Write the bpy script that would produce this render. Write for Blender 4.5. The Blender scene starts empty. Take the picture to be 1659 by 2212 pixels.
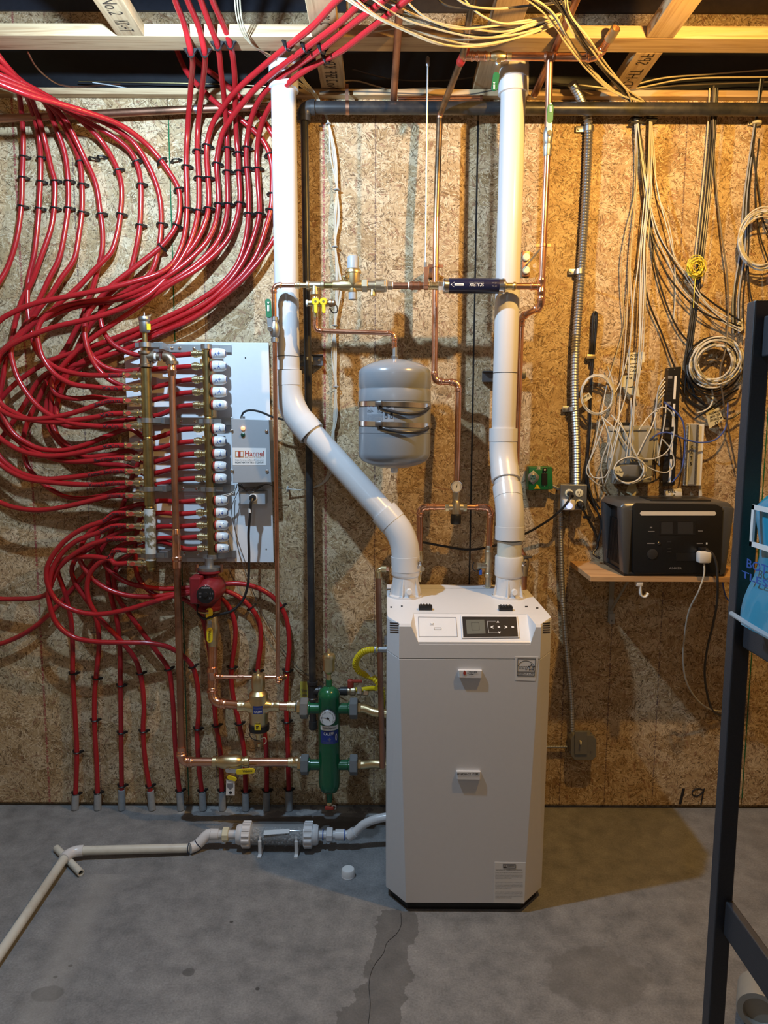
import bpy, bmesh, math, random
from mathutils import Vector as V, Matrix
random.seed(7)

# ------------------------------------------------------------------ camera, world, light, exposure
H, D, F = 1.6, 2.84, 1534.0            # eye height, distance to the wall, focal length in pixels of the 1659 x 2212 frame
PITCH, ROLL = math.radians(6.8), math.radians(0.25)
EYE = V((0, -D, H))
sc = bpy.context.scene
COL = sc.collection
cam = bpy.data.cameras.new('camera'); cam.sensor_fit = 'HORIZONTAL'; cam.sensor_width = 36.0; cam.lens = F / 1659.0 * 36.0
cam.clip_start = 0.02
CAMOBJ = bpy.data.objects.new('camera', cam); COL.objects.link(CAMOBJ)
CAMOBJ.matrix_world = Matrix.Translation(EYE) @ Matrix.Rotation(math.pi / 2 - PITCH, 4, 'X') @ Matrix.Rotation(ROLL, 4, 'Z')
sc.camera = CAMOBJ
world = bpy.data.worlds.new('world'); sc.world = world; world.use_nodes = True
world.node_tree.nodes['Background'].inputs[0].default_value = (0.60, 0.68, 0.80, 1)
world.node_tree.nodes['Background'].inputs[1].default_value = 0.05
sc.view_settings.view_transform = 'Standard'; sc.view_settings.look = 'None'
sc.view_settings.exposure = 0.06; sc.view_settings.gamma = 1.0; sc.view_settings.use_curve_mapping = False
sc.cycles.max_bounces = 6; sc.cycles.diffuse_bounces = 3; sc.cycles.glossy_bounces = 4
sc.cycles.transparent_max_bounces = 8; sc.cycles.caustics_reflective = False; sc.cycles.caustics_refractive = False
sc.cycles.sample_clamp_indirect = 4.0
def bulb_light(name, loc, col, power, r=0.035):
    l = bpy.data.lights.new(name, 'POINT'); l.color = col; l.energy = power; l.shadow_soft_size = r
    o = bpy.data.objects.new(name, l); COL.objects.link(o); o.location = loc
COOL_AT, WARM_AT = V((-0.65, -1.0, 2.70)), V((0.92, -1.05, 2.70))
bulb_light('cool_bulb_light', COOL_AT, (0.54, 0.77, 1.0), 100, 0.022)
bulb_light('warm_bulb_light', WARM_AT, (1.0, 0.56, 0.14), 76, 0.022)
FILL_LIGHT_AT = V((-0.3, -3.9, 2.72))
bulb_light('fill_light', FILL_LIGHT_AT, (0.58, 0.79, 1.0), 16, 0.05)  # added fill light behind the camera, not a known lamp

# ------------------------------------------------------------------ pixel -> place
def ray(px, py):
    x = (px - 829.5) / F; y = -(py - 1106) / F
    c, s = math.cos(ROLL), math.sin(ROLL)
    x, y = x * c - y * s, x * s + y * c
    return V((x, math.cos(PITCH) + y * math.sin(PITCH), -math.sin(PITCH) + y * math.cos(PITCH)))
def Q(px, py, d):                      # d metres out from the wall
    r = ray(px, py); return EYE + r * ((-d + D) / r.y)
def QZ(px, py, z=0.0):
    r = ray(px, py); return EYE + r * ((z - H) / r.z)
def QP(px, py, p, n):
    r = ray(px, py); return EYE + r * ((p - EYE).dot(n) / r.dot(n))

# ------------------------------------------------------------------ materials
MATS = {}
def nt(name):
    m = bpy.data.materials.new(name); m.use_nodes = True; t = m.node_tree
    return m, t, t.nodes['Principled BSDF']
def nd(t, typ, **kw):
    n = t.nodes.new(typ)
    for k, v in kw.items():
        if k == 'inp':
            for i, x in v.items(): n.inputs[i].default_value = x
        else: setattr(n, k, v)
    return n
def L(t, a, b): t.links.new(a, b)
def ramp(t, fac, stops):
    r = nd(t, 'ShaderNodeValToRGB'); e = r.color_ramp.elements
    while len(e) < len(stops): e.new(0.5)
    for i, (p, c) in enumerate(stops):
        e[i].position = p; e[i].color = (*c, 1) if len(c) == 3 else c
    L(t, fac, r.inputs[0]); return r.outputs[0]
def mixc(t, fac, a, b, mode='MIX'):
    n = nd(t, 'ShaderNodeMix', data_type='RGBA', blend_type=mode)
    for s, x in ((n.inputs[0], fac), (n.inputs[6], a), (n.inputs[7], b)):
        if hasattr(x, 'is_output'): L(t, x, s)
        else: s.default_value = x if not isinstance(x, tuple) or len(x) == 4 else (*x, 1)
    return n.outputs[2]
def mth(t, op, a, b=0.0, c=0.0, clamp=False):
    n = nd(t, 'ShaderNodeMath', operation=op, use_clamp=clamp)
    for s, x in zip(n.inputs, (a, b, c)):
        if hasattr(x, 'is_output'): L(t, x, s)
        else: s.default_value = x
    return n.outputs[0]
def pos(t):
    return nd(t, 'ShaderNodeNewGeometry').outputs['Position']
def noise(t, vec, scale, detail=3, rough=0.5, dist=0.0):
    n = nd(t, 'ShaderNodeTexNoise'); n.inputs['Scale'].default_value = scale; n.inputs['Detail'].default_value = detail
    n.inputs['Roughness'].default_value = rough; n.inputs['Distortion'].default_value = dist
    L(t, vec, n.inputs['Vector']); return n.outputs[0]
def mapping(t, vec, scale=(1, 1, 1), rot=(0, 0, 0), loc=(0, 0, 0)):
    n = nd(t, 'ShaderNodeMapping'); n.inputs['Scale'].default_value = scale; n.inputs['Rotation'].default_value = rot
    n.inputs['Location'].default_value = loc; L(t, vec, n.inputs[0]); return n.outputs[0]
def bump(t, b, h, strength=0.2, dist=0.002):
    n = nd(t, 'ShaderNodeBump'); n.inputs['Strength'].default_value = strength; n.inputs['Distance'].default_value = dist
    L(t, h, n.inputs['Height']); L(t, n.outputs[0], b.inputs['Normal'])
def M(name, col, rough=0.45, metal=0.0, var=0.12, scale=60.0, bmp=0.0, emit=0.0, dirt=None, spec=0.5, coat=0.0, dscale=9.0, dlo=0.45, dhi=0.7):
    m, t, b = nt(name); p = pos(t)
    n = noise(t, p, scale, 3)
    c = mixc(t, n, tuple(max(0, x * (1 - var)) for x in col), tuple(min(1, x * (1 + var)) for x in col))
    if dirt:
        n2 = noise(t, p, dscale, 5, 0.65)
        c = mixc(t, ramp(t, n2, [(dlo, (0, 0, 0)), (dhi, (1, 1, 1))]), c, dirt)
    L(t, c, b.inputs['Base Color'])
    b.inputs['Roughness'].default_value = rough; b.inputs['Metallic'].default_value = metal
    b.inputs['Specular IOR Level'].default_value = spec; b.inputs['Coat Weight'].default_value = coat
    if bmp: bump(t, b, noise(t, p, scale * 2, 4), bmp, 0.001)
    if emit:
        L(t, c, b.inputs['Emission Color']); b.inputs['Emission Strength'].default_value = emit
    MATS[name] = m; return m

def mat_osb():
    m, t, b = nt('osb'); p = pos(t)
    sx = nd(t, 'ShaderNodeSeparateXYZ'); L(t, p, sx.inputs[0])
    # flatten every panel face to (along, up)
    cx = nd(t, 'ShaderNodeCombineXYZ'); L(t, mth(t, 'ADD', sx.outputs[0], sx.outputs[1]), cx.inputs[0]); L(t, sx.outputs[2], cx.inputs[1])
    uv = cx.outputs[0]
    wob = nd(t, 'ShaderNodeVectorMath', operation='MULTIPLY_ADD')
    nn = nd(t, 'ShaderNodeTexNoise'); nn.inputs['Scale'].default_value = 9; nn.inputs['Detail'].default_value = 3; L(t, uv, nn.inputs['Vector'])
    L(t, nn.outputs[1], wob.inputs[0]); wob.inputs[1].default_value = (0.035, 0.035, 0.0); L(t, uv, wob.inputs[2])
    w = wob.outputs[0]
    def cells(vec, scale):
        v = nd(t, 'ShaderNodeTexVoronoi', voronoi_dimensions='2D'); v.inputs['Scale'].default_value = scale; L(t, vec, v.inputs['Vector'])
        s = nd(t, 'ShaderNodeSeparateColor'); L(t, v.outputs['Color'], s.inputs[0]); return s.outputs
    def turned(vec, ang):
        r = nd(t, 'ShaderNodeVectorRotate', rotation_type='Z_AXIS'); L(t, vec, r.inputs[0]); L(t, mth(t, 'MULTIPLY', ang, 6.283), r.inputs['Angle']); return r.outputs[0]
    big = cells(mapping(t, w, (1.0, 1.35, 1)), 15.0)
    grain = noise(t, mapping(t, turned(uv, big[1]), (14, 130, 1)), 1.0, 3, 0.6)
    base = ramp(t, big[0], [(0.0, (0.37, 0.25, 0.125)), (0.12, (0.49, 0.35, 0.19)), (0.5, (0.55, 0.405, 0.235)), (0.85, (0.61, 0.465, 0.29)), (1.0, (0.70, 0.565, 0.38))])
    base = mixc(t, ramp(t, grain, [(0.35, (0, 0, 0)), (0.7, (1, 1, 1))]), mixc(t, 0.32, base, (0.24, 0.14, 0.06)), base)
    # short straight splinters lying every way
    for sc_, st, thr, dark, amt, seed in ((26, (46, 300), 0.90, (0.12, 0.07, 0.03), 0.78, 0.0), (36, (62, 380), 0.88, (0.15, 0.08, 0.035), 0.72, 3.3), (46, (95, 460), 0.90, (0.09, 0.055, 0.028), 0.82, 13.9),
                                     (40, (75, 420), 0.88, (0.80, 0.68, 0.48), 0.75, 7.7), (24, (40, 190), 0.93, (0.74, 0.61, 0.42), 0.5, 5.1), (16, (34, 150), 0.96, (0.26, 0.12, 0.07), 0.6, 9.1)):
        q = mapping(t, uv, (1, 1, 1), (0, 0, 0), (seed, seed * 1.7, 0))
        a = cells(q, sc_)
        spl = cells(mapping(t, turned(q, a[1]), (st[0], st[1], 1)), 1.0)
        k = ramp(t, spl[0], [(thr - 0.03, (0, 0, 0)), (thr, (1, 1, 1))])
        dens = ramp(t, noise(t, mapping(t, uv, (1, 1, 1), (0, 0, 0), (seed * 2.3, seed, 0)), 11.0, 3, 0.6), [(0.34, (0, 0, 0)), (0.52, (1, 1, 1))])
        base = mixc(t, mth(t, 'MULTIPLY', mth(t, 'MULTIPLY', k, amt), dens), base, dark)
    tone = noise(t, uv, 1.1, 3)
    base = mixc(t, 1.0, base, ramp(t, tone, [(0.3, (0.88, 0.86, 0.85)), (0.7, (1.08, 1.05, 1.0))]), 'MULTIPLY')
    # chalked stud lines
    rag = noise(t, mapping(t, uv, (60, 160, 1)), 1.0, 4, 0.7)
    def lines(xs, half, col, base):
        dmin = None
        for x0 in xs:
            dd = mth(t, 'ABSOLUTE', mth(t, 'SUBTRACT', sx.outputs[0], x0)); dmin = dd if dmin is None else mth(t, 'MINIMUM', dmin, dd)
        k = mth(t, 'MULTIPLY', mth(t, 'LESS_THAN', dmin, half), mth(t, 'GREATER_THAN', rag, 0.47))
        return mixc(t, mth(t, 'MULTIPLY', k, 0.75), base, col)
    base = lines((-0.236, -1.41), 0.0042, (0.30, 0.03, 0.05), base)
    base = lines((-0.038, -1.19, -0.70, 0.747, 1.14, 0.937), 0.0026, (0.09, 0.05, 0.06), base)
    L(t, base, b.inputs['Base Color']); b.inputs['Roughness'].default_value = 0.62; b.inputs['Specular IOR Level'].default_value = 0.3
    bump(t, b, mth(t, 'ADD', grain, mth(t, 'MULTIPLY', big[2], 0.6)), 0.25, 0.0015)
    MATS['osb'] = m

def mat_concrete():
    m, t, b = nt('concrete'); p = pos(t)
    sx = nd(t, 'ShaderNodeSeparateXYZ'); L(t, p, sx.inputs[0]); X, Y = sx.outputs[0], sx.outputs[1]
    big = noise(t, p, 2.2, 6, 0.62, 0.6); fine = noise(t, p, 160, 3, 0.6); mid = noise(t, p, 14, 5, 0.65)
    c = ramp(t, big, [(0.25, (0.150, 0.157, 0.168)), (0.5, (0.215, 0.222, 0.232)), (0.75, (0.30, 0.302, 0.305))])
    c = mixc(t, 0.5, c, ramp(t, mid, [(0.3, (0.12, 0.125, 0.135)), (0.7, (0.36, 0.36, 0.365))]))
    c = mixc(t, 1.0, c, ramp(t, fine, [(0.3, (0.78, 0.78, 0.78)), (0.7, (1.16, 1.16, 1.16))]), 'MULTIPLY')
    wob = mth(t, 'MULTIPLY', mth(t, 'SUBTRACT', noise(t, p, 7, 4, 0.6), 0.5), 0.16)
    # damp run below the boiler that follows the crack
    axis = mth(t, 'MULTIPLY_ADD', mth(t, 'ADD', Y, 0.66), 0.20, 0.055)
    half = mth(t, 'MULTIPLY_ADD', mth(t, 'ADD', Y, 0.66), -0.03, 0.062)
    dx = mth(t, 'ADD', mth(t, 'ABSOLUTE', mth(t, 'SUBTRACT', X, axis)), wob)
    k = mth(t, 'MULTIPLY', mth(t, 'LESS_THAN', dx, half), mth(t, 'LESS_THAN', mth(t, 'ADD', Y, wob), -0.645))
    c = mixc(t, mth(t, 'MULTIPLY', k, 0.55), c, (0.075, 0.073, 0.072))
    def blot(cx, cy, rx, ry, amt, col, c, wk=2.0):
        a = mth(t, 'MULTIPLY', mth(t, 'SUBTRACT', X, cx), 1 / rx); d_ = mth(t, 'MULTIPLY', mth(t, 'SUBTRACT', Y, cy), 1 / ry)
        r = mth(t, 'ADD', mth(t, 'SQRT', mth(t, 'ADD', mth(t, 'MULTIPLY', a, a), mth(t, 'MULTIPLY', d_, d_))), mth(t, 'MULTIPLY', wob, wk * 4))
        return mixc(t, mth(t, 'MULTIPLY', ramp(t, r, [(0.85, (1, 1, 1)), (1.0, (0, 0, 0))]), amt), c, col)
    c = blot(0.62, -0.93, 0.17, 0.12, 0.4, (0.12, 0.118, 0.115), c)
    c = blot(0.52, -1.18, 0.07, 0.07, 0.45, (0.11, 0.108, 0.106), c)
    c = blot(-0.25, -0.12, 0.36, 0.05, 0.55, (0.06, 0.052, 0.046), c, 1.2)  # shadow on the floor near the wall, painted into the slab
    c = blot(-0.14, -0.17, 0.13, 0.07, 0.55, (0.06, 0.055, 0.05), c, 1.2)  # smaller painted patch of the same floor shadow
    c = blot(-0.95, -1.0, 0.05, 0.03, 0.55, (0.05, 0.05, 0.05), c)
    c = blot(-0.57, -0.92, 0.022, 0.02, 0.6, (0.06, 0.06, 0.06), c)
    for i in range(7):
        c = blot(random.uniform(-1, 0.2), random.uniform(-1.2, -0.6), 0.007, 0.006, 0.8, (0.03, 0.03, 0.03), c, 0.7)
    band = mth(t, 'ADD', mth(t, 'ABSOLUTE', mth(t, 'ADD', X, mth(t, 'MULTIPLY_ADD', Y, 0.09, 1.04))), mth(t, 'MULTIPLY', wob, 0.5))
    band = mth(t, 'MULTIPLY', ramp(t, band, [(0.02, (1, 1, 1)), (0.07, (0, 0, 0))]), mth(t, 'LESS_THAN', Y, -0.46))
    c = mixc(t, mth(t, 'MULTIPLY', band, 0.28), c, (0.42, 0.41, 0.39))
    # whitish lime along the foot of the wall
    lime = mth(t, 'MULTIPLY', mth(t, 'GREATER_THAN', mth(t, 'ADD', Y, wob), -0.05), mth(t, 'GREATER_THAN', mid, 0.47))
    lime = mth(t, 'MULTIPLY', lime, mth(t, 'MULTIPLY', mth(t, 'LESS_THAN', X, 0.0), mth(t, 'GREATER_THAN', X, -0.85)))
    c = mixc(t, mth(t, 'MULTIPLY', lime, 0.6), c, (0.42, 0.42, 0.42))
    L(t, c, b.inputs['Base Color']); L(t, ramp(t, mid, [(0.3, (0.38,) * 3), (0.7, (0.6,) * 3)]), b.inputs['Roughness'])
    bump(t, b, mth(t, 'ADD', fine, mid), 0.12, 0.002); MATS['concrete'] = m

def mat_pine(name, ax, dark=(0.36, 0.22, 0.11), light=(0.62, 0.45, 0.26)):
    m, t, b = nt(name); p = pos(t)
    s = [55, 55, 55]; s[ax] = 2.5
    g = noise(t, mapping(t, p, tuple(s)), 1.0, 4, 0.6, 1.2); w = noise(t, p, 3.5, 3)
    c = ramp(t, g, [(0.3, dark), (0.55, light), (0.8, tuple(x * 0.85 for x in light))])
    c = mixc(t, mth(t, 'MULTIPLY', w, 0.4), c, dark)
    v = nd(t, 'ShaderNodeTexVoronoi'); v.inputs['Scale'].default_value = 3.3; L(t, p, v.inputs['Vector'])
    c = mixc(t, ramp(t, v.outputs['Distance'], [(0.05, (0.8,) * 3), (0.075, (0, 0, 0))]), c, tuple(x * 0.4 for x in dark))
    L(t, c, b.inputs['Base Color']); b.inputs['Roughness'].default_value = 0.65; bump(t, b, g, 0.2, 0.001); MATS[name] = m

mat_osb(); mat_concrete(); mat_pine('pine_along', 0); mat_pine('pine_across', 1); mat_pine('shelf_pine', 0, (0.38, 0.20, 0.09), (0.66, 0.42, 0.22))
M('boiler_white', (0.70, 0.71, 0.74), 0.42, var=0.02, spec=0.4)
M('boiler_cover_white', (0.80, 0.81, 0.84), 0.38, var=0.02)
M('panel_white', (0.82, 0.84, 0.88), 0.32, var=0.02)
M('pvc_white', (0.68, 0.68, 0.70), 0.24, var=0.03, scale=9)
M('pvc_fitting', (0.72, 0.72, 0.74), 0.26, var=0.02, scale=9)
M('pvc_aged', (0.68, 0.67, 0.60), 0.38, var=0.05, scale=14, dirt=(0.52, 0.49, 0.42))
M('plastic_white', (0.80, 0.80, 0.80), 0.35, var=0.02)
M('plastic_cream', (0.78, 0.73, 0.52), 0.4, var=0.03)
M('copper', (0.86, 0.47, 0.32), 0.26, 1.0, var=0.10, scale=24, dirt=(0.62, 0.30, 0.19), dscale=14)
M('copper_fitting', (0.90, 0.50, 0.34), 0.24, 1.0, var=0.08, scale=30, dirt=(0.66, 0.33, 0.22), dscale=20)
M('copper_dull', (0.50, 0.26, 0.17), 0.42, 1.0, var=0.16, scale=14, dirt=(0.22, 0.12, 0.08), dscale=7)
M('copper_stained', (0.52, 0.34, 0.20), 0.38, 1.0, var=0.2, scale=12, dirt=(0.10, 0.08, 0.06), dscale=6, dlo=0.4, dhi=0.6)
M('brass', (0.76, 0.62, 0.36), 0.34, 1.0, var=0.10, scale=40)
M('brass_bright', (0.84, 0.72, 0.44), 0.26, 1.0, var=0.08, scale=40)
M('brass_olive', (0.40, 0.33, 0.155), 0.36, 1.0, var=0.16, scale=18, dirt=(0.26, 0.21, 0.10), dscale=22)
M('bronze_dark', (0.34, 0.27, 0.20), 0.42, 1.0, var=0.2, scale=30)
M('bronze_pale', (0.58, 0.50, 0.36), 0.42, 1.0, var=0.15, scale=40)
M('galvanised', (0.46, 0.48, 0.50), 0.42, 1.0, var=0.12, scale=30)
M('chrome', (0.80, 0.80, 0.80), 0.18, 1.0, var=0.03)
M('steel_dark', (0.30, 0.30, 0.32), 0.4, 1.0, var=0.15, scale=40)
M('lime_crust', (0.62, 0.66, 0.66), 0.7, 0.2, var=0.2, scale=40, dirt=(0.20, 0.17, 0.10), dscale=30, dlo=0.48, dhi=0.56)
M('iron_black', (0.022, 0.023, 0.027), 0.36, 0.0, var=0.3, scale=40, dirt=(0.055, 0.05, 0.045), dscale=16, spec=0.5)
M('rubber_black', (0.012, 0.012, 0.014), 0.38, var=0.2)
M('plastic_black', (0.010, 0.010, 0.011), 0.42, var=0.2)
M('clip_black', (0.008, 0.008, 0.009), 0.45, var=0.2)
M('pex_red', (0.36, 0.013, 0.017), 0.27, var=0.10, scale=8, spec=0.5, coat=0.1)
M('pump_red', (0.22, 0.016, 0.022), 0.36, var=0.12, scale=60, bmp=0.15)
M('tee_red', (0.34, 0.02, 0.015), 0.4)
M('green_paint', (0.006, 0.115, 0.045), 0.22, var=0.08, coat=0.3)
M('green_plastic', (0.010, 0.17, 0.075), 0.4, var=0.05)
M('green_grip', (0.02, 0.16, 0.07), 0.5, var=0.05)
M('tank_grey', (0.235, 0.255, 0.285), 0.24, var=0.03, scale=20, coat=0.2)
M('box_grey', (0.36, 0.385, 0.42), 0.42, var=0.03)
M('box_grey_dark', (0.17, 0.175, 0.18), 0.45, var=0.08)
M('demarc_grey', (0.33, 0.33, 0.31), 0.45, var=0.05)
M('sleeve_grey', (0.30, 0.32, 0.34), 0.6, var=0.2, scale=80)
M('yellow_plastic', (0.80, 0.62, 0.02), 0.38, var=0.05)
M('yellow_gas', (0.78, 0.58, 0.015), 0.34, var=0.06)
M('yellow_paper', (0.70, 0.60, 0.10), 0.8, var=0.08)
M('yellow_string', (0.80, 0.68, 0.08), 0.6, var=0.15)
M('blue_label', (0.018, 0.04, 0.23), 0.4, var=0.1)
M('navy_sleeve', (0.012, 0.014, 0.045), 0.22, var=0.05)
M('paper', (0.80, 0.80, 0.80), 0.7, var=0.03)
M('paper_tag', (0.62, 0.56, 0.36), 0.75, var=0.08)
M('ink', (0.012, 0.012, 0.016), 0.6, var=0.1)
M('ink_grey', (0.20, 0.20, 0.22), 0.6, var=0.1)
M('ink_blue', (0.03, 0.10, 0.42), 0.6, var=0.1)
M('ink_red', (0.42, 0.05, 0.03), 0.6, var=0.1)
M('ink_orange', (0.55, 0.28, 0.13), 0.6, var=0.1)
M('ink_white', (0.85, 0.85, 0.85), 0.6, var=0.02)
M('stamp', (0.035, 0.022, 0.014), 0.8, var=0.4, scale=120)
M('lcd', (0.13, 0.135, 0.115), 0.25, var=0.04)
M('screen_grey', (0.035, 0.036, 0.04), 0.2, var=0.05)
M('cable_white', (0.56, 0.545, 0.50), 0.42, var=0.05)
M('cable_cream', (0.58, 0.50, 0.35), 0.45, var=0.08)
M('cable_dark', (0.05, 0.045, 0.042), 0.45, var=0.2)
M('cable_brown', (0.10, 0.08, 0.065), 0.45, var=0.2)
M('cable_black', (0.013, 0.013, 0.015), 0.36, var=0.2)
M('cable_blue', (0.06, 0.10, 0.36), 0.4, var=0.1)
M('cable_bluegrey', (0.30, 0.34, 0.42), 0.42, var=0.1)
M('station_dark', (0.095, 0.098, 0.105), 0.34, 0.35, var=0.05)
M('station_face', (0.010, 0.010, 0.011), 0.34, var=0.1)
M('light_bar', (0.80, 0.76, 0.70), 0.4, var=0.02)
M('rack_black', (0.032, 0.036, 0.046), 0.42, var=0.25, scale=300, bmp=0.35)
M('particle_board', (0.36, 0.26, 0.15), 0.7, var=0.25, scale=120)
M('tank_sticker', (0.34, 0.37, 0.42), 0.35, var=0.03)
M('porcelain', (0.8, 0.8, 0.78), 0.25, var=0.02)
M('poly_black', (0.010, 0.011, 0.014), 0.35, var=0.3)
M('pebble', (0.34, 0.335, 0.33), 0.7, var=0.3, scale=90)
M('strut_steel', (0.16, 0.16, 0.17), 0.42, 0.8, var=0.2)
M('lamp_orange', (1.0, 0.36, 0.18), 0.3, emit=1.6)
M('lamp_blue', (0.45, 0.5, 1.0), 0.3, emit=1.3)
M('lamp_green_off', (0.01, 0.06, 0.04), 0.25)
M('blue_crate', (0.01, 0.30, 0.50), 0.3, var=0.10, scale=9, coat=0.3)
def mat_clear(name, col, rough=0.05, alpha=0.25):
    m, t, b = nt(name)
    b.inputs['Base Color'].default_value = (*col, 1); b.inputs['Roughness'].default_value = rough
    tr = nd(t, 'ShaderNodeBsdfTransparent'); tr.inputs[0].default_value = (0.93, 0.95, 0.97, 1); mx = nd(t, 'ShaderNodeMixShader')
    n = noise(t, pos(t), 30, 2); L(t, mth(t, 'MULTIPLY_ADD', n, 0.05, alpha), mx.inputs[0])
    L(t, tr.outputs[0], mx.inputs[1]); L(t, b.outputs[0], mx.inputs[2])
    L(t, mx.outputs[0], t.nodes['Material Output'].inputs[0]); MATS[name] = m
mat_clear('clear_plastic', (0.75, 0.78, 0.80)); M('strap_dark', (0.045, 0.045, 0.05), 0.35, 0.3)
M('rim_shade_brown', (0.040, 0.024, 0.014), 0.7, var=0.4, scale=50)  # brown rim colour with the shade painted in
M('rim_shade_blue', (0.020, 0.024, 0.036), 0.5, var=0.3)  # blue-black tone that stands for shade on the left rim
mat_clear('film_clear', (0.85, 0.88, 0.9), 0.2, 0.4)

# ------------------------------------------------------------------ mesh helpers
def frames(pts, closed=False):
    n = len(pts); tg = []
    for i in range(n):
        a = pts[(i - 1) % n] if (closed or i > 0) else pts[0]
        b = pts[(i + 1) % n] if (closed or i < n - 1) else pts[-1]
        d = b - a; tg.append(d.normalized() if d.length > 1e-9 else V((0, 0, 1)))
    u = tg[0].orthogonal().normalized(); out = []
    for i in range(n):
        if i:
            q = tg[i - 1].rotation_difference(tg[i]); u = q @ u
        u = (u - tg[i] * u.dot(tg[i])).normalized(); out.append((u, tg[i].cross(u)))
    return out
class MB:
    def __init__(s): s.v = []; s.f = []
    def add(s, vs, fs):
        o = len(s.v); s.v += [V(x) for x in vs]; s.f += [tuple(i + o for i in f) for f in fs]; return s
    def tube(s, pts, r, n=10, caps=True, closed=False):
        pts = [V(p) for p in pts]; fr = frames(pts, closed); R = r if isinstance(r, (list, tuple)) else [r] * len(pts)
        vs = []; fs = []; k = len(pts)
        for p, (u, w), rr in zip(pts, fr, R):
            for j in range(n):
                a = 2 * math.pi * j / n; vs.append(p + (u * math.cos(a) + w * math.sin(a)) * rr)
        for i in range(k if closed else k - 1):
            i2 = (i + 1) % k
            for j in range(n): fs.append((i * n + j, i * n + (j + 1) % n, i2 * n + (j + 1) % n, i2 * n + j))
        if caps and not closed:
            fs.append(tuple(range(n - 1, -1, -1))); fs.append(tuple((k - 1) * n + j for j in range(n)))
        return s.add(vs, fs)
    def lathe(s, prof, o, ax, n=20, caps=True):
        o = V(o); ax = V(ax).normalized()
        u = ax.orthogonal().normalized() if abs(ax.z) < 0.9 else V((1, 0, 0)); u = (u - ax * u.dot(ax)).normalized(); w = ax.cross(u)
        vs = []; fs = []
        for r, h in prof:
            for j in range(n):
                a = 2 * math.pi * (j + 0.5) / n; vs.append(o + ax * h + (u * math.cos(a) + w * math.sin(a)) * max(r, 1e-5))
        for i in range(len(prof) - 1):
            for j in range(n): fs.append((i * n + j, i * n + (j + 1) % n, (i + 1) * n + (j + 1) % n, (i + 1) * n + j))
        if caps:
            fs.append(tuple(range(n - 1, -1, -1))); k = len(prof) - 1; fs.append(tuple(k * n + j for j in range(n)))
        return s.add(vs, fs)
    def box(s, c, size, R=None):
        c = V(c); hx, hy, hz = (x / 2 for x in size)
        vs = [V((x, y, z)) for x in (-hx, hx) for y in (-hy, hy) for z in (-hz, hz)]
        if R is not None: vs = [R @ x for x in vs]
        return s.add([c + x for x in vs], [(0, 1, 3, 2), (4, 6, 7, 5), (0, 4, 5, 1), (2, 3, 7, 6), (0, 2, 6, 4), (1, 5, 7, 3)])
    def prism(s, poly, ext):               # polygon of 3-D points pushed along ext
        ext = V(ext); n = len(poly); p = [V(x) for x in poly]
        return s.add(p + [x + ext for x in p], [tuple(range(n - 1, -1, -1)), tuple(n + j for j in range(n))] + [(j, (j + 1) % n, n + (j + 1) % n, n + j) for j in range(n)])
    def hull(s, pts):
        bm = bmesh.new(); [bm.verts.new(V(p)) for p in pts]; r = bmesh.ops.convex_hull(bm, input=bm.verts)
        bm.verts.ensure_lookup_table(); bm.verts.index_update()
        s.add([v.co.copy() for v in bm.verts], [tuple(v.index for v in f.verts) for f in bm.faces]); bm.free(); return s
    def ball(s, c, r, n=10, m=6):
        return s.lathe([(r * math.sin(math.pi * i / m), -r * math.cos(math.pi * i / m)) for i in range(m + 1)], c, (0, 0, 1), n, False)
    def ring(s, c, ax, R, r, n=20, k=6):
        c = V(c); ax = V(ax).normalized(); u = ax.orthogonal().normalized(); w = ax.cross(u)
        return s.tube([c + (u * math.cos(2 * math.pi * i / n) + w * math.sin(2 * math.pi * i / n)) * R for i in range(n)], r, k, False, True)
def wloc(o):
    p = V((0, 0, 0))
    while o is not None: p += o.location; o = o.parent
    return p
def obj(name, mb, mat, parent=None, smooth=True, bevel=0.0, label=None):
    me = bpy.data.meshes.new(name); off = wloc(parent) if parent else V((0, 0, 0))
    me.from_pydata([tuple(v - off) for v in mb.v], [], mb.f); me.update()
    bm = bmesh.new(); bm.from_mesh(me); bmesh.ops.recalc_face_normals(bm, faces=bm.faces)
    if bevel: bmesh.ops.bevel(bm, geom=[e for e in bm.edges if e.calc_face_angle(0) > 0.6], offset=bevel, segments=2, affect='EDGES', profile=0.5)
    bm.to_mesh(me); bm.free()
    if smooth:
        me.polygons.foreach_set('use_smooth', [True] * len(me.polygons)); me.set_sharp_from_angle(angle=math.radians(38))
    me.materials.append(MATS[mat]); o = bpy.data.objects.new(name, me); COL.objects.link(o); o.parent = parent
    if label: o['label'] = label
    return o
def tag(o, label=None, cat=None, group=None, kind=None):
    for k, v in (('label', label), ('category', cat), ('group', group), ('kind', kind)):
        if v: o[k] = v
    return o
def thing(name, label, cat, loc, group=None):
    o = bpy.data.objects.new(name, None); COL.objects.link(o); o.location = loc; o.empty_display_size = 0.05
    return tag(o, label, cat, group)
def struct(name, mb, mat, **kw): return tag(obj(name, mb, mat, **kw), kind='structure')
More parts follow.
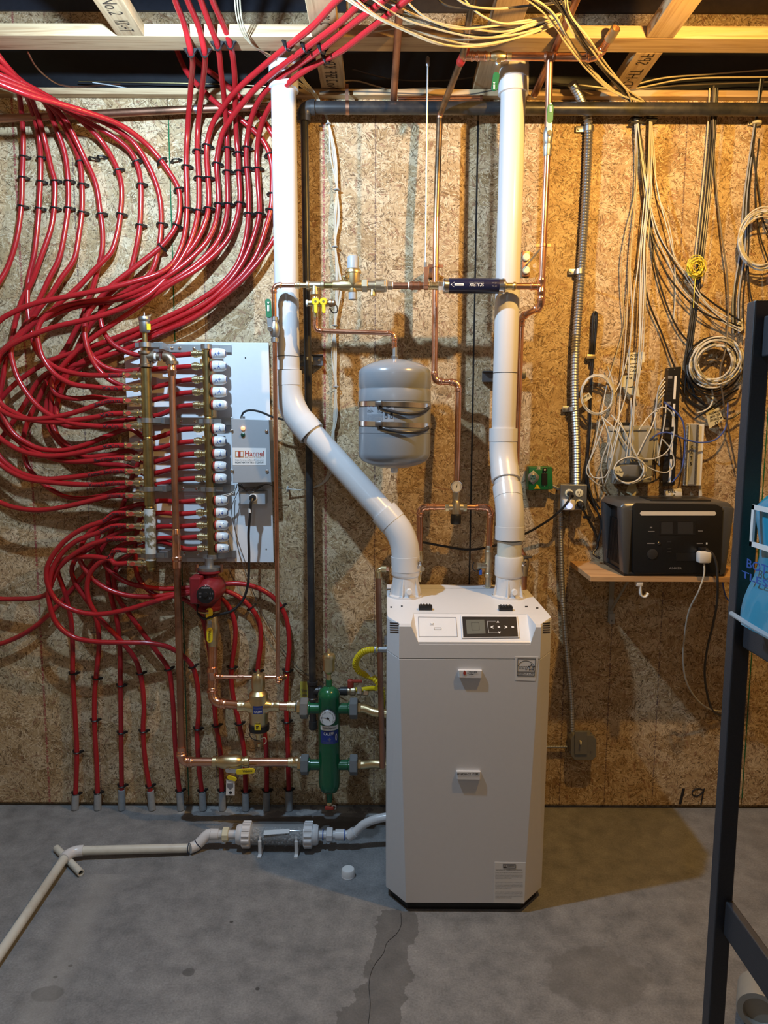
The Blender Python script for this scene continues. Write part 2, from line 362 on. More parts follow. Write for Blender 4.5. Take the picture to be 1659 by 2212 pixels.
def smoothline(pts, step=0.012, closed=False):
    pts = [V(p) for p in pts]; out = []; n = len(pts)
    for i in range(n if closed else n - 1):
        g = lambda j: pts[j % n] if closed else pts[max(0, min(n - 1, j))]
        p0, p1, p2, p3 = g(i - 1), g(i), g(i + 1), g(i + 2)
        if not closed:
            if i == 0: p0 = p1 * 2 - p2
            if i == n - 2: p3 = p2 * 2 - p1
        t01, t12, t23 = max((p1 - p0).length, 1e-4) ** .5, max((p2 - p1).length, 1e-4) ** .5, max((p3 - p2).length, 1e-4) ** .5
        m1 = (p2 - p1) + t12 * ((p1 - p0) / t01 - (p2 - p0) / (t01 + t12)); m2 = (p2 - p1) + t12 * ((p3 - p2) / t23 - (p3 - p1) / (t12 + t23))
        k = max(2, int((p2 - p1).length / step))
        for j in range(k):
            t = j / k; out.append((2 * t ** 3 - 3 * t * t + 1) * p1 + (t ** 3 - 2 * t * t + t) * m1 + (3 * t * t - 2 * t ** 3) * p2 + (t ** 3 - t * t) * m2)
    if not closed: out.append(pts[-1])
    return out
def path(s, d0=0.03):                   # 'x,y,d x,y x,y,d': pixels with depth from the wall; a negative d is a height; gaps are interpolated
    P = []
    for w in s.split():
        a = [float(x) for x in w.split(',')]
        d = None
        if len(a) > 2: d = a[2] if a[2] >= 0 else -QZ(a[0], a[1], -a[2]).y
        P.append([a[0], a[1], d])
    if P[0][2] is None: P[0][2] = d0
    last = 0
    for i in range(1, len(P)):
        if P[i][2] is not None:
            for j in range(last + 1, i): P[j][2] = P[last][2] + (P[i][2] - P[last][2]) * (j - last) / (i - last)
            last = i
    for j in range(last + 1, len(P)): P[j][2] = P[last][2]
    return [Q(*p) for p in P]
def cable(name, label, cat, s, r, mat, group=None, n=6, step=0.015, parent=None, d0=0.03, jit=0.0):
    pts = path(s, d0) if isinstance(s, str) else s
    if jit: pts = [p + V((random.uniform(-jit, jit), random.uniform(-jit, 0), random.uniform(-jit, jit))) for p in pts]
    o = obj(name, MB().tube(smoothline(pts, step), r, n), mat, parent)
    return tag(o, label, cat, group) if not parent else o

_txt = {}
def text_mesh(s, bold=0.0):
    if (s, bold) not in _txt:
        cu = bpy.data.curves.new('t', 'FONT'); cu.body = s; cu.extrude = 0.0; cu.resolution_u = 2; cu.offset = bold; cu.space_line = 0.9
        o = bpy.data.objects.new('t', cu); COL.objects.link(o); bpy.context.view_layer.update()
        me = bpy.data.meshes.new_from_object(o.evaluated_get(bpy.context.evaluated_depsgraph_get()))
        vs = [v.co.copy() for v in me.vertices]; fs = [tuple(p.vertices) for p in me.polygons]
        bpy.data.objects.remove(o); bpy.data.curves.remove(cu); bpy.data.meshes.remove(me)
        _txt[(s, bold)] = (vs, fs)
    return _txt[(s, bold)]
def text(parent, s, mat, o, ux, uy, name='lettering', bold=0.0, warp=None):
    """lay the words into the parallelogram o, o+ux, o+uy (o = lower left corner)"""
    vs, fs = text_mesh(s, bold)
    if not vs: return None
    x0, x1 = min(v.x for v in vs), max(v.x for v in vs); y0, y1 = min(v.y for v in vs), max(v.y for v in vs)
    mb = MB(); mb.add([V(o) + V(ux) * ((v.x - x0) / (x1 - x0)) + V(uy) * ((v.y - y0) / (y1 - y0)) if warp is None else warp((v.x - x0) / (x1 - x0), (v.y - y0) / (y1 - y0)) for v in vs], fs)
    return obj(name, mb, mat, parent, smooth=False)
def textq(parent, s, mat, x0, y0, x1, y1, pl, name='lettering', bold=0.0, off=0.0012, dy=0.0):
    """words into the pixel box x0..x1, y0 (top)..y1 (bottom) on the plane pl = (point, normal); dy = rise of the right end"""
    p, n = pl; n = n.normalized(); p = p + n * off
    a, b_, c = QP(x0, y1, p, n), QP(x1, y1 + dy, p, n), QP(x0, y0, p, n)
    return text(parent, s, mat, a, b_ - a, c - a, name, bold)
def slab(parent, name, mat, px, pl, th=0.001, bevel=0.0, label=None, off=0.0):
    p, n = pl; n = n.normalized(); p = p + n * off
    if len(px) == 4 and not isinstance(px[0], tuple): px = [(px[0], px[1]), (px[2], px[1]), (px[2], px[3]), (px[0], px[3])]
    return obj(name, MB().prism([QP(x, y, p, n) for x, y in px], n * th), mat, parent, smooth=False, bevel=bevel, label=label)
FR = V((0, -1, 0))
def wp(d): return (V((0, -d, 0)), FR)

# pipe runs: straight pipes and bent or socketed fittings as parts
def arc(p0, p, p1, b, k=8):
    u = (p0 - p).normalized(); v = (p1 - p).normalized(); A = p + u * b; B = p + v * b
    return [A * (1 - t) ** 2 + p * 2 * t * (1 - t) + B * t * t for t in [i / k for i in range(k + 1)]]
def collar(mb, c, ax, r, n=14):
    mb.lathe([(r * 1.02, -r * .9), (r * 1.13, -r * .75), (r * 1.13, -r * .35), (r * 1.30, -r * .15), (r * 1.30, r * .15), (r * 1.13, r * .35), (r * 1.13, r * .75), (r * 1.02, r * .9)], c, ax, n)
def run(th, pts, r, mat='copper', fit='copper_fitting', bend=2.4, n=14, pipe_name='pipe', elbow_name='elbow', press=True, skip=()):
    pts = [V(p) for p in pts]; st = pts[0]
    for i in range(1, len(pts)):
        last = i == len(pts) - 1
        if not last:
            b = min(bend * r, (pts[i] - pts[i - 1]).length * .48, (pts[i + 1] - pts[i]).length * .48)
            A = arc(pts[i - 1], pts[i], pts[i + 1], b)
            mb = MB().tube(A, r * (1.13 if press else 1.0), n)
            if press:
                collar(mb, A[0], A[0] - A[1], r); collar(mb, A[-1], A[-1] - A[-2], r)
            obj(elbow_name, mb, fit, th); en, nx = A[0], A[-1]
        else: en, nx = pts[i], None
        if i not in skip and (en - st).length > 1e-4: obj(pipe_name, MB().tube([st, en], r, n), mat, th)
        st = nx
def coupling(th, c, ax, r, mat='copper_fitting', name='coupling', ln=1.0, parent=None):
    ax = V(ax).normalized(); mb = MB(); h = r * 1.6 * ln
    mb.lathe([(r * 1.02, -h), (r * 1.13, -h * .92), (r * 1.13, -h * .8), (r * 1.28, -h * .7), (r * 1.28, -h * .5), (r * 1.13, -h * .4), (r * 1.13, h * .4), (r * 1.28, h * .5), (r * 1.28, h * .7), (r * 1.13, h * .8), (r * 1.13, h * .92), (r * 1.02, h)], c, ax, 16)
    return obj(name, mb, mat, th)
def lat(th, name, mat, prof, o, ax, n=20, **kw): return obj(name, MB().lathe(prof, o, ax, n), mat, th, **kw)
def nut(th, c, ax, r, h, mat='brass', name='nut'): 
    return obj(name, MB().lathe([(r * .93, -h / 2), (r, -h * .4), (r, h * .4), (r * .93, h / 2)], c, ax, 6), mat, th, smooth=False)

# ================================================================== the setting
XL, XR, YF, ZC = -2.6, 2.6, -5.2, 2.851
struct('floor', MB().box((0, -2.6, -0.05), (5.4, 5.4, 0.1)), 'concrete', smooth=False)
WALL = struct('wall_back', MB().box((0, 0.07, 1.42), (5.4, 0.10, 2.84)), 'osb', smooth=False)
for x0, x1 in ((-2.6, -1.994), (-1.99, -0.823), (-0.819, 0.347), (0.351, 1.517), (1.521, 2.6)):
    obj('osb_panel', MB().box(((x0 + x1) / 2, 0.0095, 1.422 - 0.0), (x1 - x0, 0.019, 2.808)), 'osb', WALL, smooth=False)
for a, b_ in (((0.349, 0.02), (0.349, 2.75)), ((-0.821, 0.05), (-0.821, 2.75)), ((1.519, 0.05), (1.519, 2.75))):   # dark painted edges of the sheets
    obj('panel_joint', MB().box((a[0], -0.0003, (a[1] + b_[1]) / 2), (0.0062 if a[0] > 0 and a[0] < 1 else 0.0042, 0.0012, b_[1] - a[1])), 'clip_black' if 0 < a[0] < 1 else 'green_paint', WALL, smooth=False)
text(WALL, '1', 'ink', Q(1466, 1737, 0.0012), Q(1472, 1737, 0.0012) - Q(1466, 1737, 0.0012), Q(1474, 1703, 0.0012) - Q(1466, 1737, 0.0012), 'handwriting', 0.01)
obj('handwriting', MB().tube(smoothline(path('1518,1706,.001 1508,1703 1496,1709 1496,1717 1506,1720 1518,1711 1521,1703 1517,1722 1514,1738')), 0.0028, 6), 'ink', WALL)
struct('wall_left', MB().box((XL - 0.05, -2.6, 1.42), (0.1, 5.4, 2.86)), 'osb', smooth=False)
struct('wall_right', MB().box((XR + 0.05, -2.6, 1.42), (0.1, 5.4, 2.86)), 'osb', smooth=False)
struct('wall_front', MB().box((0, YF - 0.05, 1.42), (5.4, 0.1, 2.86)), 'osb', smooth=False)
struct('ceiling', MB().box((0, -2.6, 3.30), (5.6, 5.6, 0.02)), 'osb', smooth=False)
# rim above the wall, black poly tucked over the plate
struct('trim_1', MB().box((0, 0.06, 3.07), (5.4, 0.04, 0.44)), 'osb', smooth=False)
struct('trim_2', MB().box((0, -0.008, 2.838), (5.4, 0.05, 0.022)), 'pine_along', smooth=False)
mb = MB(); N = 60
for i in range(N):
    for j in range(4):
        x = -2.55 + 5.1 * i / (N - 1); mb.v.append(V((x, 0.034 - 0.008 * math.sin(i * 1.7 + j) - 0.012 * j / 3 * (1 + math.sin(i * .9)), 2.850 + 0.066 * j)))
mb.f = [(i * 4 + j, i * 4 + 4 + j, i * 4 + 5 + j, i * 4 + 1 + j) for i in range(N - 1) for j in range(3)]
tag(obj('vapour_barrier', mb, 'poly_black'), 'black plastic vapour barrier sheet tucked above the top of the wall', 'plastic sheet')
tag(obj('rim_shade_strip', MB().box((-1.4, 0.035, 3.22), (2.5, 0.012, 0.14)), 'rim_shade_blue', smooth=False), 'dark blue-black insulation board above the lit strip of the left rim', 'shading'); tag(obj('rim_shade_strip', MB().box((1.23, 0.035, 3.22), (2.72, 0.012, 0.14)), 'rim_shade_brown', smooth=False), 'dark brown fibre board above the lit strip of the right rim', 'shading')  # dark boards added to paint the shade on the upper rim
# flat 2x4 header and the chords that butt into it
HEAD = Q(829, 82, 0).y
y_near, y_far = -0.382, -0.293
struct('trim_3', MB().box((0, (y_near + y_far) / 2, ZC + 0.019), (5.2, y_far - y_near, 0.038)), 'pine_along', smooth=False, bevel=0.002)
def chord(px, py, w=0.089, near=True, far=True, k=[3]):
    x = QZ(px, py, ZC).x
    for ok, ya, yb in ((near, -5.1, y_near - 0.001), (far, y_far + 0.001, 0.03)):
        if ok:
            k[0] += 1
            struct('trim_%d' % k[0], MB().box((x, (ya + yb) / 2, ZC + 0.019), (w, yb - ya, 0.038)), 'pine_across', smooth=False, bevel=0.002)
    return x
X1 = chord(258, 40, far=False); X2 = chord(697, 40); X3 = chord(1102, 25, 0.1); X4 = chord(1445, 55)
for x in (-1.9, 1.65, 2.25): 
    struct('trim_%d' % (30 + int(x * 10)), MB().box((x, -2.75, ZC + 0.019), (0.089, 4.7, 0.038)), 'pine_across', smooth=False)
# webs and top chords of the trusses
k = 60
for x in (X1, X2, X3, X4):
    struct('trim_%d' % k, MB().box((x, -2.6, 3.268), (0.089, 5.1, 0.04)), 'pine_across', smooth=False); k += 1
ZB = ZC - 0.0006
def stamp(x, s, ya, yb, w=0.05, par='stamp'):
    t_ = text(None, s, 'stamp', V((x - w / 2, ya, ZB)), V((0, yb - ya, 0)), V((w, 0, 0)), 'grade_stamp'); return t_
def chordobj(x, far): 
    for o in COL.objects:
        if o.name.startswith('trim_') and o.get('kind') == 'structure':
            bb = [o.matrix_world @ V(c) for c in o.bound_box]
            cx = sum(p.x for p in bb) / 8; cy = sum(p.y for p in bb) / 8; cz = sum(p.z for p in bb) / 8
            if abs(cx - x) < 0.02 and ((cy > -0.2) == far) and cz < 2.9: return o
for x, far, s, ya, yb in ((X1, False, 'SPF No.2', -0.66, -0.50), (X1, False, 'KD-HT', -0.47, -0.41), (X2, True, 'No.2 SPF  KD-HT', -0.03, -0.285), (X4, True, 'KD-HT  SPF', -0.03, -0.285), (X2, False, '20 JC', -0.5, -0.45)):
    o = text(chordobj(x, far), s, 'stamp', V((x - 0.022, ya, ZB)), V((0, yb - ya, 0)), V((0.044, 0, 0)) if ya < yb else V((0.044, 0, 0)), 'grade_stamp')
# unseen lamp holders above the frame, bases flared to cut off upward light
for P_, lab in ((COOL_AT, 'unseen porcelain holder of the cool bulb, left of the pair, flared to block upward light'), (WARM_AT, 'unseen porcelain holder of the warm bulb, right of the pair, flared to block upward light'), (FILL_LIGHT_AT, 'added porcelain holder of the unseen fill light behind the camera, flared to block upward light')):
    t_ = thing('lamp_holder', lab, 'lamp', P_ + V((0, 0, 0.14)))
    lat(t_, 'base', 'porcelain', [(0.055, 0.14), (0.058, 0.125), (0.045, 0.10), (0.026, 0.085), (0.030, 0.062), (0.090, 0.044), (0.096, 0.038)], P_, (0, 0, 1), 20)  # wide rim sized to block light going up
    obj('mounting_board', MB().box(P_ + V((0, 0, 0.145)), (0.4, 0.09, 0.012)), 'pine_along', t_, smooth=False)
# a fine crack in the slab
FL = bpy.data.objects['floor']
obj('crack', MB().tube(smoothline([QZ(x, y, 0.0004) for x, y in ((866, 1972), (866, 2000), (856, 2018), (836, 2036), (828, 2060), (812, 2080), (802, 2100), (797, 2130), (800, 2170), (793, 2230))]), 0.0009, 4), 'clip_black', FL)

# ================================================================== red heating tubes
RP = 0.0098
PORT = [810, 838, 865.5, 892.6, 919.6, 961.7, 988.7, 1017.4, 1042.7, 1069.7, 1109, 1136, 1163, 1189.5, 1216.4]
RET = [764, 791, 820, 847, 875, 926, 953, 980, 1007, 1033, 1081, 1107, 1134, 1159, 1184]
DM, DR = 0.135, 0.085
def pend(i): x = 266 + (PORT[i] - 810) * 0.026; return f' {x - 30:.0f},{PORT[i] + 1:.0f},{DM:.3f} {x + 8:.0f},{PORT[i]:.0f},{DM:.3f}'
def rend(i, k=14): x = 420 + (RET[i] - 764) * 0.032; return f' 318,{RET[i] + k + 4:.0f},0.055 345,{RET[i] + k - 1:.0f},0.062 390,{RET[i] + 3:.0f},0.08 {x:.0f},{RET[i]:.0f},{DR:.3f}'
T = []   # (where, label, path, clips, writing)
T += [
 ('L1', 'red tube farthest left in the clipped row, looping back to the tenth brass port', '-40,70,.34 -5,118,.30 28,165,.20 42,205,.09 50,300,.025 48,383,.022 46,445,.022 35,520,.03 15,580,.04 -12,625,.06 -75,740 -95,900,.09 -65,1050 0,1085,.10 31,1096 82,1102 143,1094 215,1077,.13' + pend(9), '50,338 47,383 46,445', 'Dining Rm,232,1070,300'),
 ('L2', 'red tube second from left in the clipped row, feeding the topmost brass port', '-40,85,.36 20,150,.28 61,215,.10 83,290,.025 88,350,.022 84,450,.022 80,500,.028 73,555 62,600,.04 59,640,.05 61,680,.06 68,720 74,745,.08 86,768 123,795,.10 176,809' + pend(0), '87,341 84,392 86,450', 'Master Bdrm,238,810,300'),
 ('L3', 'red tube third from left in the clipped row, looping to the eighth brass port', '-40,95,.33 25,155,.25 67,212,.11 92,285,.04 111,365,.025 118,391,.022 117,449,.022 111,490,.03 88,557,.045 68,610 51,640 37,680,.05 29,715 23,745,.055 11,790 2,840,.07 -9,900 -12,960 0,987,.09 41,1020 92,1034 143,1032 205,1024,.12' + pend(7), '115,392 117,449', 'Master Bedroom,188,1021,300'),
 ('L4', 'red tube fourth from left in the clipped row, swinging round to the third brass port', '-40,105,.30 30,162,.24 98,223,.10 118,270,.05 138,324,.028 147,391,.022 147,449,.022 140,500,.03 127,560,.04 107,600,.05 86,645 61,690,.06 41,722 15,752 -5,780,.08 -26,815 -30,860 0,884,.11 20,896 57,905 102,903 154,893,.125 205,876' + pend(2), '146,392 147,449', 'Bedroom 2,206,872,275'),
 ('L5', 'red tube fifth from left in the clipped row, ending at the fourth brass port', '-40,118,.36 35,170,.25 110,230,.10 150,295,.03 172,349,.022 177,398,.022 177,458,.022 170,510,.03 160,560,.04 133,600,.055 107,640 86,665,.07 68,693 41,732 18,755,.085 0,778 -14,810 -10,850,.10 5,875 30,891 61,905 115,912 164,907,.125 217,899' + pend(3), '172,349 176,398 178,459', 'Main,216,896,275'),
 ('L6', 'red tube with the long straight drop between the fifth and seventh in the clipped row', '-40,122,.28 45,175,.22 100,220,.13 135,250,.09 158,290,.06 182,341,.035 206,395,.025 217,462,.022 222,506,.025 220,545 209,590,.03 201,620 190,650,.03 176,690 160,720,.03 141,755 123,780,.04 100,825 82,865,.045 62,905 51,945 51,970,.05 60,1008 90,1042,.06 115,1060 143,1073 176,1077 215,1072,.075 262,1054,.065 300,1043,.055' + rend(9), '217,463', None),
 ('L7', 'red tube seventh in the clipped row, sweeping left to the sixth brass port', '-40,135,.30 60,185,.22 130,225,.12 175,260,.08 219,305,.035 250,358,.022 262,398,.022 260,462,.022 252,510,.03 240,545,.04 219,568,.05 197,590 174,615 156,632,.07 131,652 111,672 90,686 68,703,.085 43,727 20,744 0,765,.10 -30,830 -38,900 0,946,.11 16,958 51,976 102,985 154,981,.125 215,968' + pend(5), '254,366 260,465', 'Main,222,964,278'),
 ('L8', 'red tube eighth in the clipped row, curving behind the top of the brass manifold', '-40,145,.34 60,190,.24 140,236,.13 196,267,.08 243,294,.05 280,325,.03 297,358,.022 304,398,.022 302,486,.022 299,510,.028 291,550,.03 277,595,.035 248,625 228,643,.04 217,670 219,700,.06 227,722 246,745,.075 273,760 301,768,.07 340,770,.07' + ' 390,767,.08 420,764,.085', '292,353 300,395 302,486', None),
 ('L9', 'red tube ninth in the clipped row, bowing down to the second white valve cap', '-40,160,.38 60,195,.28 150,235,.16 236,270,.10 290,310,.05 324,365,.03 344,422,.022 348,483,.022 341,545,.03 325,590,.04 290,618,.05 245,648,.05 205,655,.055 189,670 182,700,.07 185,735,.085 197,766 223,791,.09 262,802,.08 300,799,.07' + ' 345,797,.062 390,793,.08 421,791,.085', '343,482', None),
 ('L10', 'red tube with the widest upper arc, tenth in the clipped row', '-40,165,.42 60,205,.34 120,222,.27 189,243,.19 263,272,.11 321,316,.05 364,370,.028 385,408,.022 388,449,.022 381,486,.025 354,526,.035 314,560,.05 278,588,.06 240,618,.07 211,650,.075 190,678 183,709,.09 189,752,.10 209,793 243,824,.09 275,836,.07' + rend(2, 15), '340,351 382,407 380,488 352,542', None),
 ('M1', 'red tube first of the middle bunch, dropping from the header to the ninth brass port', '345,-170,.64 360,-60,.60 378,0,.50 400,60,.40 412,112,.35 416,130,.30 412,190,.14 405,280,.03 402,350,.022 404,450,.022 400,500,.03 389,540,.045 372,570,.06 345,590,.09 290,608,.12 225,625,.14 150,640 74,656,.15 30,674 0,692,.15 -50,760 -60,900 -35,970 0,1002,.10 25,1020 60,1035 110,1042 160,1046 215,1047,.125' + pend(8), '414,115 403,355 404,453', 'Master Bedroom,192,1046,300'),
 ('M2', 'red tube second of the middle bunch, crossing the tangle to the sixth white valve cap', '372,-170,.64 386,-60,.60 405,0,.50 430,60,.40 442,112,.35 443,130,.30 437,190,.14 428,270,.03 426,325,.022 429,383,.022 429,445,.022 424,480,.03 410,525,.045 388,565,.06 355,605,.085 320,637,.11 287,656,.125 240,675 184,691,.135 120,706 61,727,.13 25,745 -2,768,.12 -16,830 0,885,.11 29,936 57,956,.10 82,968 133,973 184,961,.09 236,940,.08 280,926,.06' + rend(5, 18), '443,115 423,327 428,383 428,456', None),
 ('M3', 'red tube third of the middle bunch, coming round to the fifth brass port', '402,-170,.64 416,-60,.60 434,0,.50 458,65,.40 470,97,.35 478,160,.22 485,220,.10 489,280,.03 491,330,.022 491,380,.022 492,440,.022 487,480,.03 470,522,.04 435,562,.06 395,592,.08 350,618,.09 290,640 225,652,.08 160,664 105,685,.075 60,708,.08 35,730 24,757,.10 28,785 40,820,.11 62,855 85,880 115,900,.12 160,915 215,921' + pend(4), '470,97 491,323 491,372 492,443', 'Main,220,920,275'),
 ('M4', 'red tube fourth of the middle bunch, running to the fourth white valve cap', '428,-170,.64 442,-60,.60 459,0,.50 483,55,.40 497,94,.35 506,150,.24 508,220,.10 511,300,.03 514,330,.022 516,380,.022 518,430,.022 510,478,.03 490,520,.04 460,553,.05 420,585,.07 375,610,.085 340,632,.09 297,664,.09 236,705 190,738,.085 140,785,.08 112,825,.08 120,850 160,861,.09 205,858 250,864,.08 285,864,.06' + rend(3, 15), '497,94 512,328 513,371 517,438', None),
 ('M5', 'highest red tube of the four slanting under the header, to the fifth white valve cap', '905,-150,-3.10 800,-60,-2.84 729,0,-2.83 672,60,-2.83 617,103,-2.83 558,152,.24 512,194,.16 483,230,.09 460,266,.05 449,301,.028 446,327,.022 449,384,.022 451,440,.022 445,475,.03 425,520,.04 395,558,.05 350,592,.06 300,615,.06 245,648,.065 205,690,.06 180,725 155,785,.05 132,845,.05 122,890 138,918,.06 200,920,.06 266,908,.05' + rend(4, 22), '620,100 446,320 448,384 451,448', None),
 ('M6', 'red tube second of the four slanting under the header, looping to the second brass port', '955,-150,-3.10 850,-60,-2.83 785,0,-2.82 735,48,-2.82 662,103,-2.82 600,150,.26 555,188,.19 525,222,.14 499,256,.09 480,290,.05 468,353,.022 471,400,.022 472,440,.022 466,480,.03 448,520,.045 415,556,.06 375,588,.08 335,612,.09 290,632 240,645,.095 160,655 115,672,.10 90,692 80,718,.115 84,746 92,772 115,805,.125 154,829 205,836' + pend(1), '662,100 468,353 471,441', 'Main,222,837,275'),
 ('M7', 'red tube third of the four slanting under the header, running to the seventh brass port', '1000,-150,-3.10 895,-60,-2.82 830,0,-2.80 755,57,-2.81 697,104,-2.81 645,140,.27 600,171,.21 564,210,.14 545,250,.08 534,301,.03 532,345,.022 536,400,.022 537,461,.022 530,520,.035 512,572,.045 478,614,.055 428,650,.06 371,680,.065 304,708,.07 236,735 164,760,.06 102,782,.06 60,808 30,832 5,858,.07 -10,885 0,912,.08 30,945 68,972,.095 115,991 154,997 205,995,.12' + pend(6), '697,100 533,315 533,364 538,461', 'Bedroom 3,205,993,275'),
 ('M8', 'lowest red tube of the four slanting under the header, to the eighth white valve cap', '1045,-150,-3.10 940,-50,-2.81 875,3,-2.79 800,62,-2.80 738,110,-2.80 690,135,.29 645,162,.24 612,192,.19 580,236,.12 562,280,.06 555,330,.025 557,390,.022 560,461,.022 550,505,.03 525,566,.04 492,612,.055 444,655,.065 380,688,.07 304,720,.065 236,752,.06 180,780,.055 140,808 116,835,.05 111,882 112,915,.055 128,945 155,967 184,986,.065 225,984,.06 285,975,.055' + rend(7, 16), '700,120 556,363 560,463', None),
 ('M9', 'red tube slanting down behind the four header drops to the ninth white valve cap', '370,70,.02 385,116,.03 405,158,.05 437,194,.055 476,230,.06 525,262,.05 571,308,.03 586,350,.022 588,400,.022 586,445,.022 574,494,.03 551,556,.04 512,606,.05 465,645,.055 411,680,.06 340,712,.058 250,745 190,782,.05 130,825,.04 104,860,.035 100,890 103,915,.04 114,937 140,966,.045 170,987 215,1002,.05 268,1006,.05' + rend(8, 14), '585,329 586,419 590,450', None),
 ('M10', 'red tube nearest the left white flue, looping round to the thirteenth brass port', '395,90,.02 421,129,.03 467,165,.045 512,204,.05 551,240,.045 587,288,.04 612,350,.03 620,420,.03 606,490,.035 590,520,.04 558,566,.05 512,616,.06 470,650,.065 420,686,.07 350,718,.07 270,755,.065 200,778,.06 140,795 100,808,.05 78,830 60,862,.045 37,898 4,946,.05 -35,1010 -70,1110 -60,1240 -20,1288,.06 40,1294 80,1291,.08 102,1282 112,1258,.10 127,1226 156,1200,.12 195,1177 232,1166' + pend(12), '590,440', 'Bedroom,230,1164,282'),
 ('B1', 'red tube leftmost of the row rising from the floor, from the bottom brass port', '163,1722,.022 166,1625,.022 163,1560,.022 157,1455,.022 157,1397,.025 153,1337,.035 143,1290,.05 131,1255,.06 124,1230,.07 132,1212,.085 152,1204,.10 176,1203,.11 205,1203,.12 241,1210' + pend(14), '157,1454 163,1622 163,1717', None),
 ('B2', 'red tube second in the row rising from the floor', '211,1720,.022 209,1657,.022 204,1556,.022 205,1488,.022 210,1437,.025 214,1387,.03 210,1345,.04 200,1315,.045 184,1291,.05 163,1260,.05 155,1234,.05 160,1213,.045 185,1190,.04 225,1168,.04 260,1148,.04 300,1140,.045' + rend(12, 5), '204,1467 205,1556 211,1714', None),
 ('B3', 'red tube third in the row rising from the floor', '263,1712,.022 262,1640,.022 261,1540,.022 260,1460,.022 259,1397,.028 252,1337,.035 243,1301,.04 235,1260,.04 233,1230,.04 240,1200,.04 262,1178,.04 300,1168,.045' + rend(13, 5), '259,1480 262,1580 262,1697', None),
 ('B4', 'red tube fourth in the row rising from the floor, from the fourteenth brass port', '326,1714,.022 316,1660,.022 309,1580,.022 311,1520,.022 303,1455,.025 291,1422,.035 260,1383,.06 232,1354,.075 212,1332,.09 193,1300,.10 188,1267,.11 195,1238,.115 214,1216,.12 241,1201' + pend(13), '300,1453 307,1578 321,1700', 'Main,228,1199,275'),
 ('B5', 'red tube fifth in the row rising from the floor, slanting up behind the copper riser', '389,1716,.022 384,1680,.022 378,1600,.022 373,1510,.022 364,1446,.025 349,1422,.03 313,1373,.04 280,1328,.045 255,1290,.045 246,1255,.04 255,1220,.035 280,1198,.035 305,1182,.045' + ' 345,1170,.055 375,1178,.07 405,1186,.08 436,1184,.085', '360,1443 389,1710', None),
 ('B6', 'red tube sixth in the row rising from the floor, from the big low loop', '437,1716,.022 430,1660,.022 426,1590,.022 429,1530,.022 425,1470,.025 412,1434,.035 373,1402,.06 330,1390,.08 270,1388,.10 205,1386,.115 156,1375,.12 122,1346 107,1304,.13 106,1268 113,1229,.13 137,1191 168,1167 217,1149,.13' + pend(11), '415,1437 425,1573 437,1709', 'Basement,218,1138,275'),
 ('B7', 'red tube eighth in the row rising from the floor, passing behind the pump', '531,1718,.022 527,1624,.022 517,1564,.022 508,1526,.022 500,1475,.022 501,1434,.022 507,1394,.025 508,1352,.03 499,1320,.03 480,1293,.035 450,1276,.04 410,1270,.045 373,1272,.05 337,1271,.055 277,1259,.06 238,1234,.065 217,1203,.065 209,1178,.065 216,1148,.055 250,1122,.045 300,1110,.045' + rend(11, 2), '497,1319 500,1440 517,1562 531,1712', None),
 ('B8', 'red tube ninth in the row rising from the floor, arching over right of the pump', '576,1716,.022 576,1651,.022 573,1597,.022 564,1530,.022 557,1480,.022 557,1442,.022 563,1390,.025 560,1345,.03 542,1313,.035 512,1287,.04 470,1273,.05 410,1278,.06 325,1289,.08 265,1284,.09 217,1264,.095 186,1233,.095 172,1205,.09 180,1168,.08 205,1140,.065 245,1112,.05 290,1092,.045' + rend(10, 2), '546,1314 555,1447 575,1709', None),
 ('B9', 'rightmost red tube rising from the floor, with the tallest arch right of the pump', '624,1714,.022 621,1597,.022 618,1516,.022 621,1442,.022 625,1390,.025 617,1332,.03 594,1294,.035 561,1272,.04 520,1261,.045 470,1264,.055 410,1281,.075 373,1288,.085 325,1302,.10 265,1319,.11 205,1327,.12 156,1317,.125 122,1297 104,1265,.135 101,1229 118,1194,.14 144,1165 181,1141 229,1123' + pend(10), '612,1312 618,1447 618,1557 624,1706', 'Basement,222,1118,275'),
 ('B10', 'red tube seventh in the row rising from the floor, behind the pump discharge pipe', '480,1716,.022 476,1624,.022 467,1568,.022 463,1520,.022 458,1450,.022 448,1380,.025 430,1320,.03 390,1291,.035 335,1284,.04 300,1250,.04 292,1200,.035 300,1130,.03 318,1080,.035', '468,1568 480,1709', None),
 ('R7', 'red tube leaving the left edge below all the loops, from the seventh white valve cap', '-60,1400,.05 0,1391,.05 60,1364,.05 108,1325,.05 156,1272,.045 195,1222,.04 232,1165,.035 262,1100,.03 290,1020,.035' + rend(6, 16), '', None),
]
def nearest(pts, q):
    return min(range(len(pts)), key=lambda i: (pts[i] - q).length)
def proj(p):
    v = p - EYE; f = V((0, math.cos(PITCH), -math.sin(PITCH))); u = V((0, math.sin(PITCH), math.cos(PITCH))); z = v.dot(f)
    x, y = v.x / z, v.dot(u) / z; c, s = math.cos(ROLL), math.sin(ROLL)
    return (x * c + y * s) * F + 829.5, 1106 - (-x * s + y * c) * F
